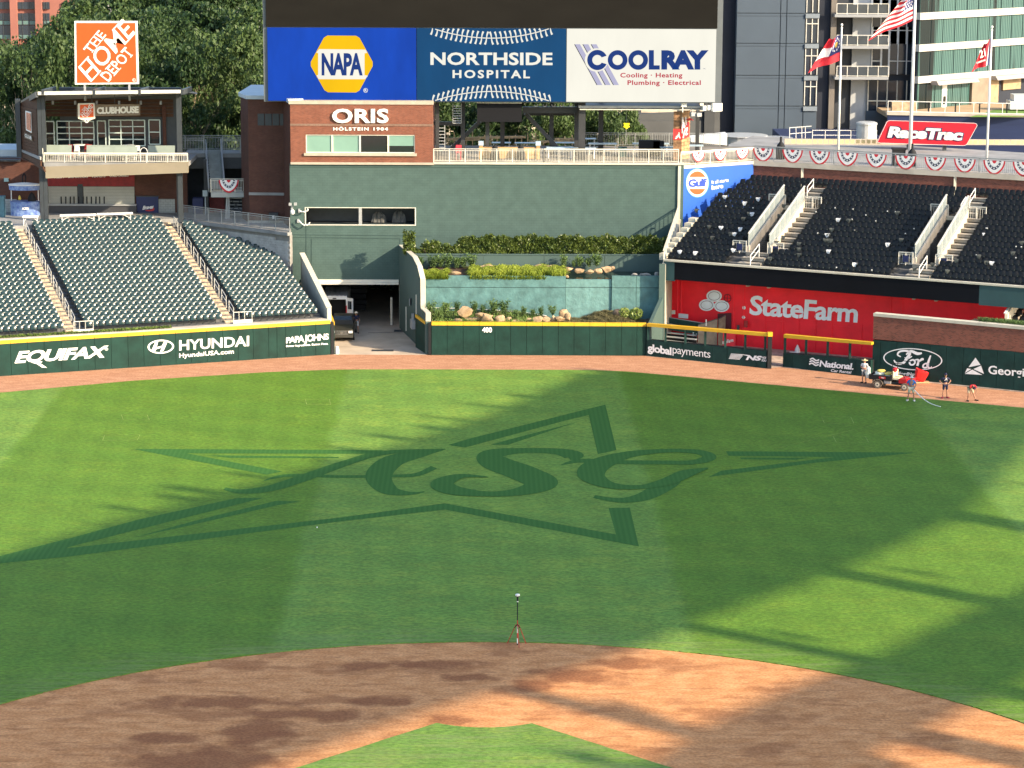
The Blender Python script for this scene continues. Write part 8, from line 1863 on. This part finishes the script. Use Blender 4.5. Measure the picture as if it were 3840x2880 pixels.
    for sd in ('l','r'):
        a,b_=Vector(J['an'+sd])*s_,Vector(J['to'+sd])*s_;f_=(b_-a);f_.z=0;f_.normalize();a0=a-f_*.06;q=MB();q.bar((a0.x,a0.y,a.z-.045),(b_.x+f_.x*.05,b_.y+f_.y*.05,a.z-.05),.10,.085);q.build('shoe',shoe,r_,local=True)
    return r_
GW_=mat('pale_grey_cloth',(.62,.62,.62),.85,.08,5);GS_=mat('grey_shorts',(.30,.30,.31),.85,.1,5);BLUS=mat('blue_polo',(.02,.14,.42),.8,.1,5);KHA=mat('khaki_cloth',(.42,.42,.34),.85,.1,5)
NVC=mat('navy_cloth',(.010,.014,.045),.85,.1,5);REDC=mat('red_cloth',(.34,.012,.02),.85,.1,5);BLS=mat('black_shoe',(.015,.015,.015),.6,.1,5);RDS=mat('red_shoe',(.5,.06,.08),.6,.1,5);STRAW=mat('straw',(.62,.47,.24),.85,.12,12);TANC=mat('tan_shorts',(.45,.36,.24),.85,.1,5)
gf1=G(3240,1436);person('groundskeeper in a wide straw hat, pale shirt and grey shorts, by the wall',(gf1.x,gf1.y,0),R(150),GW_,GS_,BLS,'straw',dict(ell=(-.25,.02,1.13),elr=(.25,.02,1.13),wrl=(-.10,.22,1.12),wrr=(.10,.22,1.12),hnl=(-.03,.26,1.13),hnr=(.03,.26,1.10)),hatm=STRAW,H=1.84)
gf2=G(3416,1503,.055);person('heavy man in a blue polo and pale shorts holding a hose on the grass edge',(gf2.x,gf2.y,.055),R(170),BLUS,KHA,mat('white_shoe',(.6,.6,.6),.6,.1,5),'brim',dict(wrl=(-.22,.18,.92),hnl=(-.17,.25,.88),ell=(-.31,.0,1.12),elr=(.33,-.02,1.14),wrr=(.14,.25,1.05),hnr=(.06,.30,1.05),anl=(-.2,-.02,.09),tol=(-.24,.13,.035),anr=(.22,-.02,.09),tor=(.27,.12,.035),knl=(-.16,.02,.5),knr=(.17,.02,.5)),fat=1.3,skn=SKD,hatm=mat('white_grey_hat',(.5,.5,.48),.85,.1,5),H=1.84)
gf3=G(3543,1492);person('slim man in a navy shirt and cap standing with hands on hips on the track',(gf3.x,gf3.y,0),R(185),NVC,NVC,RDS,'cap',dict(ell=(-.40,-.10,1.18),elr=(.40,-.10,1.18),wrl=(-.20,.04,1.0),wrr=(.20,.04,1.0),hnl=(-.13,.09,.97),hnr=(.13,.09,.97),anl=(-.15,0,.09),anr=(.17,0,.09),tol=(-.22,.14,.035),tor=(.25,.13,.035)),fat=.92,skn=SKD,hatm=mat('navy_cap',(.012,.015,.05),.8,.1,5),H=1.84)
# white letter on the navy shirt
q=MB();lc=Vector((gf3.x,gf3.y-.17,1.38));LL=lambda x,y:(lc.x+x,lc.y,lc.z+y)
stroke(q,[(-.10,-.08,.03),(-.05,-.07,.03),(.02,.06,.035),(.05,.10,.02)],LL,3);stroke(q,[(.04,.1,.03),(.05,-.03,.04),(.10,-.08,.02)],LL,3);stroke(q,[(-.05,-.01,.02),(.06,-.01,.02)],LL,2)
o_=q.build('shirt_letter',WHM,fixn=False);pr=[o for o in scene.objects if o.get('label','').startswith('slim man')][0];o_.parent=pr;o_.matrix_parent_inverse=(Matrix.Translation(pr.location)@Matrix.Rotation(pr.rotation_euler.z,4,'Z')).inverted()
gf4=G(3640,1504);person('man in a red shirt and tan shorts bending down to the clay, head lowered',(gf4.x,gf4.y,0),R(195),REDC,TANC,BLS,'cap',dict(pel=(0,-.18,.92),che=(0,.10,1.12),nec=(0,.33,1.14),hed=(0,.42,1.05),hdt=(0,.50,.95),shl=(-.19,.26,1.14),shr=(.19,.26,1.14),ell=(-.24,.36,.88),elr=(.22,.34,.86),wrl=(-.22,.38,.62),wrr=(.16,.34,.60),hnl=(-.21,.40,.54),hnr=(.12,.36,.53),hil=(-.11,-.16,.88),hir=(.11,-.16,.88),knl=(-.22,-.05,.48),knr=(.17,-.02,.48),anl=(-.42,-.08,.09),anr=(.22,-.06,.09),tol=(-.5,.08,.035),tor=(.24,.11,.035)),skn=SKD,hatm=mat('navy_cap',0),H=1.8)
gf5=G(1336,1249);person('worker in a navy shirt, white trousers and pale hat beside the pickup in the tunnel',(gf5.x,gf5.y,0),R(185),NVC,mat('white_trousers',(.55,.55,.53),.85,.06,5),BLS,'brim',dict(anl=(-.16,.05,.09),tol=(-.17,.22,.035),knl=(-.14,.1,.5)),skn=SKD,hatm=mat('cream_hat',(.6,.55,.42),.85,.08,5),H=1.82)
# hose / pole held by the man in blue
q=MB();a=Vector((gf2.x+.1,gf2.y-.25,.95));b_=G(3527,1525,.09);q.smooth=True
pr_=[a.lerp(b_,t_)+Vector((0,0,-.25*math.sin(math.pi*t_))) for t_ in np.linspace(0,1,10)]
for u_,v_ in zip(pr_[:-1],pr_[1:]):q.tube(u_,v_,.03,n=6)
tag(q.build('hose',WHM),'long white hose running from the man in blue down onto the grass','hose')

# ------------------------------------------------------------------ utility cart, pickup, van
def wheel(root,c,r0,w_,tyre,rim,nm='wheel'):
    q=MB();q.smooth=False;c=Vector(c);q.tube(c-Vector((w_/2,0,0)),c+Vector((w_/2,0,0)),r0,n=18);wo=q.build(nm,tyre,root,local=True)
    q=MB();q.tube(c-Vector((w_/2+.012,0,0)),c+Vector((w_/2+.012,0,0)),r0*.58,n=14);q.build('rim',rim,wo,local=True);q=MB();q.tube(c-Vector((w_/2+.03,0,0)),c+Vector((w_/2+.03,0,0)),r0*.2,n=8);q.build('hub',DKM,wo,local=True)
TYR=mat('dusty_tyre',(.16,.13,.10),.9,.3,8);TYK=mat('black_tyre',(.02,.02,.02),.8,.1,8);RIMS=mat('cream_rim',(.55,.50,.38),.5,.08,4)
# local frame: +Y is the nose of the vehicle, X across
g1=G(3302,1450);g2=G(3396,1459);dc=Vector((g2.x-g1.x,g2.y-g1.y,0));rz_c=math.atan2(dc.y,dc.x)-math.pi/2
ct=thing('utility_cart','red and black grounds utility cart with a loaded flat bed, parked before the oval logo','utility cart',(g1.x,g1.y,0),None,rz_c);WB=dc.length
side=.62
def lb(nm,lo,hi,m_,par=None):q=MB();q.b2(lo,hi);return q.build(nm,m_,par or ct,local=True)
CR=mat('cart_red',(.38,.012,.015),.35,.05,2,spec=.5)
for x in (side,-side):
    wheel(ct,(x,0.0,.29),.29,.26,TYR,RIMS);wheel(ct,(x,WB+.12,.27),.27,.22,TYR,RIMS)
bed=lb('bed',(-.72,-.62,.62),(.72,.98,.68),BLACK)
for lo,hi in (((-.74,-.64,.62),(-.68,.98,.98)),((.68,-.64,.62),(.74,.98,.98)),((-.72,-.66,.62),(.72,-.60,.98)),((-.72,.94,.62),(.72,1.0,1.02))):lb('bed_side',lo,hi,BLACK)
lb('chassis',(-.4,-.5,.34),(.4,WB+.4,.52),DKM)
q=MB();q.slab([(-.58,WB-.35,.5),(.58,WB-.35,.5),(.58,WB-.35,.82),(-.58,WB-.35,.82)],(0,.55,0));q.slab([(-.56,WB+.2,.35),(.56,WB+.2,.35),(.5,WB+.6,.45),(-.5,WB+.6,.45)],(0,0,.38));q.build('body',CR,ct,local=True)
lb('footwell',(-.6,1.05,.36),(.6,WB+.2,.44),BLACK)
for x in (-.3,.3):lb('seat',(x-.24,1.05,.72),(x+.24,1.5,.86),mat('cream_vinyl',(.68,.60,.42),.5,.06,3));lb('backrest',(x-.24,1.0,.84),(x+.24,1.12,1.32),mat('cream_vinyl',0))
for x in (-.6,.6):q=MB();q.tube((x,1.02,.6),(x,1.05,1.95),.03,n=6);q.tube((x,1.05,1.95),(x*.98,WB+.25,1.9),.03,n=6);q.build('roll_bar',BLACK,ct,local=True)
q=MB();q.tube((.25,WB+.05,.8),(.25,WB-.2,1.05),.02,n=6);q.lathe((.25,WB-.24,1.05),[(.16,0),(.17,.02),(.15,.04)],12);q.build('steering_wheel',BLACK,ct,local=True)
for x,y in ((side-.0,0),(-side,0)):q=MB();q.smooth=True;pr_=[Vector((x,y+.4*math.cos(t_),.29+.38*math.sin(t_))) for t_ in np.linspace(.1,math.pi-.1,7)];[q.bar(u_,v_,.3,.05) for u_,v_ in zip(pr_[:-1],pr_[1:])];q.build('fender',TYR,ct,local=True)
lb('tank',(.45,.45,.40),(.66,.95,.62),GREYM)
q=MB();q.b2((.742,.1,.74),(.748,.6,.9));q.build('badge',CR,ct,local=True);q=MB();text(q,'TORO',(.25,.78),(.5,.78),(.25,.86),mapf=lambda x,y:(.752,x,y),bold=.05);q.build('lettering',WHM,ct,local=True)
def load(lab,cat,nm,c,d,m_,rz=0,rnd=.06):
    bm=bmesh.new();bmesh.ops.create_icosphere(bm,subdivisions=2,radius=1);rs_=random.Random(lab)
    for v in bm.verts:
        for a in range(3):v.co[a]=math.copysign(abs(v.co[a])**.6,v.co[a])
        v.co+=Vector((rs_.uniform(-rnd,rnd),rs_.uniform(-rnd,rnd),rs_.uniform(-rnd,rnd)));v.co.x*=d[0]/2;v.co.y*=d[1]/2;v.co.z*=d[2]/2
    me=bpy.data.meshes.new(nm);bm.to_mesh(me);bm.free();me.materials.append(m_);me.polygons.foreach_set('use_smooth',[True]*len(me.polygons));w_=ct_m@Vector(c)
    tag(link(nm,me,None,w_,rz_c+rz),lab,cat)
ct_m=Matrix.Translation(ct.location)@Matrix.Rotation(rz_c,4,'Z')
BAG=mat('white_sack',(.66,.68,.60),.8,.15,6);BAG2=mat('yellow_sack',(.70,.52,.12),.8,.12,6)
load('lower white sack at the rear of the cart bed','sack','sack',(0,-.1,.82),(1.1,.8,.26),BAG);load('upper white sack with green print on the cart bed','sack','sack',(.05,-.05,1.03),(.9,.7,.22),BAG,.2);load('yellow sack lying on top of the white ones','sack','sack',(.1,.05,1.19),(.6,.6,.18),BAG2,.4);load('white sack near the front of the cart bed','sack','sack',(0,.62,.84),(1.0,.5,.3),BAG);load('second yellow sack, nearest the cart seats','sack','sack',(.1,.6,1.05),(.8,.5,.16),BAG2)
load('crumpled red jacket laid over the cart seat back','jacket','red_jacket',(.2,1.1,1.38),(.6,.3,.3),REDC,0,.15)
q=MB();q.lathe(tuple(ct_m@Vector((.3,-.85,.62))),[(.14,.0),(.2,.25),(.13,.5),(.16,.7),(.05,.85)],10);tag(q.build('white_bag',BAG),'tall limp white bag hanging behind the cart bed','bag')
q=MB();q.smooth=True;c=G(3452,1437);k=len(q.v)
for j,(zz,rr_) in enumerate(((.0,.36),(.1,.42),(.7,.55),(.9,.56),(.92,.40))):
    for i in range(12):t_=2*math.pi*i/12;q.v.append((c.x+rr_*math.copysign(abs(math.cos(t_))**.45,math.cos(t_)),c.y+rr_*.7*math.copysign(abs(math.sin(t_))**.45,math.sin(t_)),zz+.0*j))
for j in range(4):
    for i in range(12):a_=k+j*12+i;b_=k+j*12+(i+1)%12;q.f.append((a_,b_,b_+12,a_+12));q.m.append(0)
q.smooth=False;q.v=[(c.x+(x-c.x)*.8+(z-.5)*.25,y,z*.85-(x-c.x)*.3+.2) for x,y,z in q.v];hp_=tag(q.build('red_hopper',mat('bright_red_plastic',(.80,.02,.02),.35,.05,2)),'bright red plastic hopper standing right of the cart','hopper')
q=MB();q.box((c.x+.1,c.y,.08),(1.0,.5,.1));q.build('base',mat('tan_board',(.5,.35,.18),.7,.1,3),hp_)
# pickup (nose towards the field) seen half behind the wall
def vehicle_body(nm,secs,m_,parent):
    """loft of cross-sections (y, half width bottom, half width shoulder, half width top, z0, zshoulder, ztop)"""
    q=MB();q.smooth=False
    for y,wb,ws_,wt,z0,zs_,zt_ in secs:
        q.v+=[(-wb,y,z0),(-ws_,y,z0+(zs_-z0)*.5),(-ws_*.98,y,zs_),(-wt,y,zt_),(wt,y,zt_),(ws_*.98,y,zs_),(ws_,y,z0+(zs_-z0)*.5),(wb,y,z0)]
    n=8
    for j in range(len(secs)-1):
        for i in range(n):a=j*n+i;b_=j*n+(i+1)%n;q.f.append((a,b_,b_+n,a+n));q.m.append(0)
    q.f.append(tuple(range(n-1,-1,-1)));q.m.append(0);q.f.append(tuple((len(secs)-1)*n+i for i in range(n)));q.m.append(0)
    return q.build(nm,m_,parent,local=True)
gp_=G(1322,1281);TRK=mat('dark_olive_paint',(.022,.021,.016),.4,.08,1,spec=.35);px0=gp_.x-.85
pk_=thing('pickup_truck','dark pickup truck facing the field, half hidden behind the left gate','pickup truck',(px0,gp_.y+.75,0))
vehicle_body('body',[(-.85,.80,.86,.70,.35,.78,.92),(-.7,.86,.92,.80,.32,.86,1.0),(.0,.9,.95,.86,.32,.98,1.08),(.55,.9,.95,.88,.32,1.04,1.14),(.6,.9,.95,.86,.32,1.06,1.16),(1.25,.9,.95,.72,.32,1.08,1.72),(2.3,.9,.95,.72,.32,1.08,1.76),(2.85,.9,.95,.80,.32,1.08,1.3),(4.6,.9,.95,.9,.34,1.08,1.12)],TRK,pk_)
def pb(nm,lo,hi,m_,par=None):q=MB();q.b2(lo,hi);return q.build(nm,m_,par or pk_,local=True)
CHR=mat('chrome',(.6,.6,.6),.25,.05,3,metal=.9);LMP=mat('headlamp',(.75,.77,.78),.1,.05,3,spec=.8)
q=MB();q.slab([(-.78,.68,1.16),(.78,.68,1.16),(.66,1.22,1.69),(-.66,1.22,1.69)],(0,-.02,.02));q.build('windscreen',GLS,pk_,local=True)
pb('grille',(-.5,-.89,.62),(.5,-.85,.86),BLACK);
for z_ in (.66,.74,.82):pb('grille_bar',(-.48,-.905,z_-.012),(.48,-.885,z_+.012),CHR)
pb('grille_frame',(-.53,-.895,.86),(.53,-.86,.89),CHR);pb('grille_frame',(-.53,-.895,.59),(.53,-.86,.62),CHR)
q=MB();q.fill([ell(0,.75,.11,.07,18),ell(0,.75,.08,.045,18)],lambda x,y:(x,-.915,y));q.fill([ell(0,.755,.10,.018,14)],lambda x,y:(x,-.917,y));q.build('badge',CHR,pk_,local=True)
for s_ in (-1,1):pb('headlight',(s_*.70-.16,-.90,.70),(s_*.70+.16,-.78,.88),LMP);pb('fog_lamp',(s_*.68-.08,-.92,.46),(s_*.68+.08,-.88,.54),LMP);pb('mirror',(s_*1.03-.1,.95,1.1),(s_*1.03+.1,1.08,1.32),TRK);wheel(pk_,(s_*.84,.12,.38),.38,.26,TYK,GREYM);wheel(pk_,(s_*.84,3.5,.38),.38,.26,TYK,GREYM)
pb('bumper',(-.9,-.97,.36),(.9,-.86,.58),mat('bumper_dark',(.05,.048,.04),.5,.05,2));pb('side_window',(.80,1.2,1.14),(.84,2.3,1.6),GLS)
# white van with open rear doors behind it
vx=X(1255,1150,134.8);vn=thing('delivery_van','white high-roof van with its rear doors open, parked inside the tunnel mouth','van',(vx,134.6,0));VW=mat('white_van_paint',(.68,.70,.72),.35,.04,2,coat=.3)
def vb_(nm,lo,hi,m_,par=None):q=MB();q.b2(lo,hi);return q.build(nm,m_,par or vn,local=True)
vb_('side_panel',(-1.0,0,.45),(-.93,5.5,2.45),VW);vb_('side_panel',(.93,0,.45),(1.0,5.5,2.45),VW);ro=vb_('roof',(-1.0,0,2.453),(1.0,5.5,2.52),VW);vb_('floor',(-.93,0,.45),(.93,5.5,.55),DKM);vb_('front_panel',(-1,5.5,.45),(1,5.6,2.5),VW);vb_('door_frame',(-.93,.0,2.25),(.93,.08,2.45),VW)
for x in (-.7,-.35,0,.35,.7):vb_('roof_rib',(x-.06,.1,2.525),(x+.06,5.4,2.55),VW,ro)
vb_('inside_dark',(-.92,1.2,.56),(.92,1.3,2.4),BLACK)
q=MB();q.slab([(1.0,0,.5),(1.5,-.45,.5),(1.5,-.45,2.4),(1.0,0,2.4)],(.04,.05,0));dr=q.build('rear_door',VW,vn,local=True);q=MB();q.slab([(1.12,-.13,1.5),(1.4,-.385,1.5),(1.4,-.385,2.15),(1.12,-.13,2.15)],(-.03,-.04,0));q.build('pane',GLS,dr,local=True)
q=MB();q.slab([(-1.0,0,.5),(-1.5,-.45,.5),(-1.5,-.45,2.4),(-1.0,0,2.4)],(-.04,.05,0));q.build('rear_door',VW,vn,local=True)
for s_ in (-1,1):vb_('tail_light',(s_*.96-.04,-.03,1.15),(s_*.96+.04,.0,1.75),mat('tail_red',(.5,.01,.015),.3,.05,2));wheel(vn,(s_*.85,.9,.36),.36,.22,TYK,GREYM);wheel(vn,(s_*.85,4.6,.36),.36,.22,TYK,GREYM)
vb_('roof_light',(-.15,-.03,2.3),(.15,.0,2.38),BLACK)
vb_('bumper',(-1,-.06,.4),(1,-.003,.55),DKM)
q=MB();a=G(1264,1327);q.lathe((a.x,a.y,0),[(.16,0),(.17,.3),(.12,.5),(.14,.55),(.05,.6)],10);tag(q.build('white_sack',WHM),'small white sack standing on the driveway at the left gate','sack')
# ------------------------------------------------------------------ bullpen bits
def bl_(nm,lab,cat,pts_,m_):
    pass
bp_=thing('bullpen_bench','covered bullpen bench with dark green backrests and grey step rows behind the fence','bench',AT(2600,1250,PR(-2.5)))
for (x0,y0,x1,y1,o_,h_) in ((2507,1190,2645,1213,-1.6,.55),(2482,1210,2620,1234,-2.4,.5)):
    a,b_=AT(x0,y0,PR(o_)),AT(x1,y1,PR(o_));q=MB();q.slab([a,b_,b_-Vector((0,0,h_))+nR*.15,a-Vector((0,0,h_))+nR*.15],nR*.05);q.build('backrest',mat('bench_green',(.02,.07,.06),.6,.2,5),bp_);q=MB();q.bar(a,b_,.06);q.build('top_bar',GREYM,bp_)
for i,(y0,y1) in enumerate(((1240,1258),(1255,1273),(1270,1290),(1284,1302))):
    a,b_=AT(2438,y0,PR(-2.6-.4*i)),AT(2612,y1,PR(-2.6-.4*i));q=MB();q.bar(a,b_,.35,.06);q.build('step_row',GREYM,bp_);q=MB();q.bar(a-Vector((0,0,.25)),b_-Vector((0,0,.25)),.1,.3);q.build('riser',BLACK,bp_)
for x,y0,y1 in ((2498,1195,1213),(2648,1198,1222),(2600,1246,1290),(2612,1250,1290)):q=MB();q.tube(AT(x,y0,PR(-2.3)),AT(x,y1,PR(-2.3)),.05,n=6);q.build('rail',WHM,bp_)
sc1,sc2,sc3=AT(2618,1218,PR(-2.8)),AT(2690,1196,PR(-1.6)),AT(2721,1182,PR(-.6))
NET=mat('screen_mesh',(.25,.22,.17),.9,.12,3);NET.node_tree.nodes['Principled BSDF'].inputs['Alpha'].default_value=.8
scn=thing('mesh_screen','two tan mesh wind screens on frames beside the bullpen bench','screen',(sc1.x,sc1.y,0))
for a,b_ in ((sc1,sc2),(sc2+uR*.1,sc3)):q=MB();q.slab([Vector((a.x,a.y,.1)),Vector((b_.x,b_.y,.1)),b_,a],nR*.03);q.build('panel',NET,scn);q=MB();q.bar(a,b_,.06);q.build('frame',DKM,scn)
a,b_=G(2680,1302),G(2757,1298);fs_=thing('folding_board','small red sponsor board standing in the bullpen','board',(a.x,a.y,0));h0,h1=1.0,1.25
PBd=((a.x,a.y),(b_.x,b_.y));q=MB();q.slab([a,b_,b_+Vector((0,0,h1)),a+Vector((0,0,h0))],(.04,.08,0));q.build('panel',mat('board_red',(.75,.03,.05),.5,.04,1),fs_)
q=MB();text(q,'StateFarm',(2703,1292),(2750,1282),(2703,1278),PBd,off=.03,bold=.04);q.build('lettering',WHM,fs_)
q=MB();c=AT(2800,1292,PR(-1.6));g_=G(2801,1298);q.lathe((g_.x,g_.y,.01),[(.12,0),(.1,.35),(.04,.55)],8);tag(q.build('white_cone',WHM),'small white marker standing in the bullpen dirt','marker')
g_=G(2990,1322);q=MB();q.lathe((g_.x,g_.y,.01),[(.22,0),(.2,.25),(.03,.6)],8);q.box((g_.x-.3,g_.y,.04),(.6,.3,.05));tag(q.build('white_bag',WHM),'white pointed bag on the bullpen ground behind the short fence','bag')
# ------------------------------------------------------------------ survey rover on a tripod
t0=G(1940,2420);rv=thing('survey_tripod','slim survey receiver pole on a red tripod at the infield edge','survey tripod',(t0.x,t0.y,0))
for dx,dy in ((-.48,.25),(.42,.22),(.08,-.5)):q=MB();q.tube((t0.x+dx,t0.y+dy,.02),(t0.x+dx*.15,t0.y+dy*.15,1.02),.018,n=6);q.build('leg',mat('tripod_red',(.40,.03,.02),.5,.05,3),rv);q=MB();q.tube((t0.x+dx*.3,t0.y+dy*.3,.85),(t0.x,t0.y,1.05),.022,n=6);q.build('clamp',BLACK,rv)
for i,(z0_,z1_,m_) in enumerate(((0.0,.1,BLACK),(.1,.35,WHM),(.35,.62,mat('tripod_red',0)),(.62,.95,WHM),(.95,1.25,mat('tripod_red',0)),(1.25,2.15,BLACK),(2.15,2.2,WHM),(2.2,2.42,BLACK))):q=MB();q.tube((t0.x,t0.y,z0_),(t0.x,t0.y,z1_),.024 if i<6 else.04,n=8);q.build('pole_section',m_,rv)
q=MB();q.smooth=True;q.lathe((t0.x,t0.y,2.42),[(.04,0),(.1,.03),(.115,.07),(.1,.11),(.04,.135)],16);q.build('receiver',WHM,rv);q=MB();q.lathe((t0.x,t0.y,2.40),[(.06,0),(.11,.03),(.05,.05)],14);q.build('receiver_base',BLACK,rv)
# ------------------------------------------------------------------ next stand at the far right edge and planted strip on the brick band
e0,e1_=G(3765,1205,4.6),Vector((0,0,0));PX_=((e0.x,e0.y),(e0.x+5,e0.y-.2))
a,b_=Y(3768,1178,112.5),Y(3860,1035,119.5);ns_=thing('stand_edge_wall','pale sloping rail wall of the next stand at the right picture edge','wall',a)
q=MB();q.slab([a,b_,b_-Vector((0,0,1.2)),a-Vector((0,0,1.3))],(.2,-.05,0));q.build('wall',CAPW,ns_);q=MB();q.bar(a+Vector((0,0,.05)),b_+Vector((0,0,.05)),.16,.06);q.build('rail',WHM,ns_)
for i in range(5):
    for j in range(3):
        p=a.lerp(b_,(i+.6)/6)+Vector((.55+j*.5,-.2*j,-1.25));o_=link('arena_chair',seat_k,None,p,math.atan2(uR.y,uR.x)-.15);tag(o_,f'{nums[j]} black seat from the rail, {rowname(i)} of the stand at the right edge','seat','black seats at the right picture edge')
q=MB();q.slab([a+Vector((.2,0,-1.3)),b_+Vector((.2,0,-1.3)),b_+Vector((4,-1,-1.3)),a+Vector((4,-1,-1.3))],(0,0,-.3));q.build('deck',CONC,ns_)
def st_():
    t_=random.random();p=T0.lerp(T1,.62+.3*t_);return (p.x+random.uniform(.0,.3),p.y+random.uniform(.6,1.3),T0.z+.1)
tufts(1500,st_,'low green planting on top of the brick band at the right edge',.4,SHRUB)
q=MB();p0_=T0.lerp(T1,.55);p1_=T0.lerp(T1,1.0);q.slab([p0_+Vector((0,.5,.1)),p1_+Vector((0,.5,.1)),p1_+Vector((.8,1.9,.1)),p0_+Vector((.8,1.9,.1))],(0,0,-.3));tag(q.build('planter_soil',SOIL),kind='structure')
# net posts / light masts behind camera are outside the view and not built
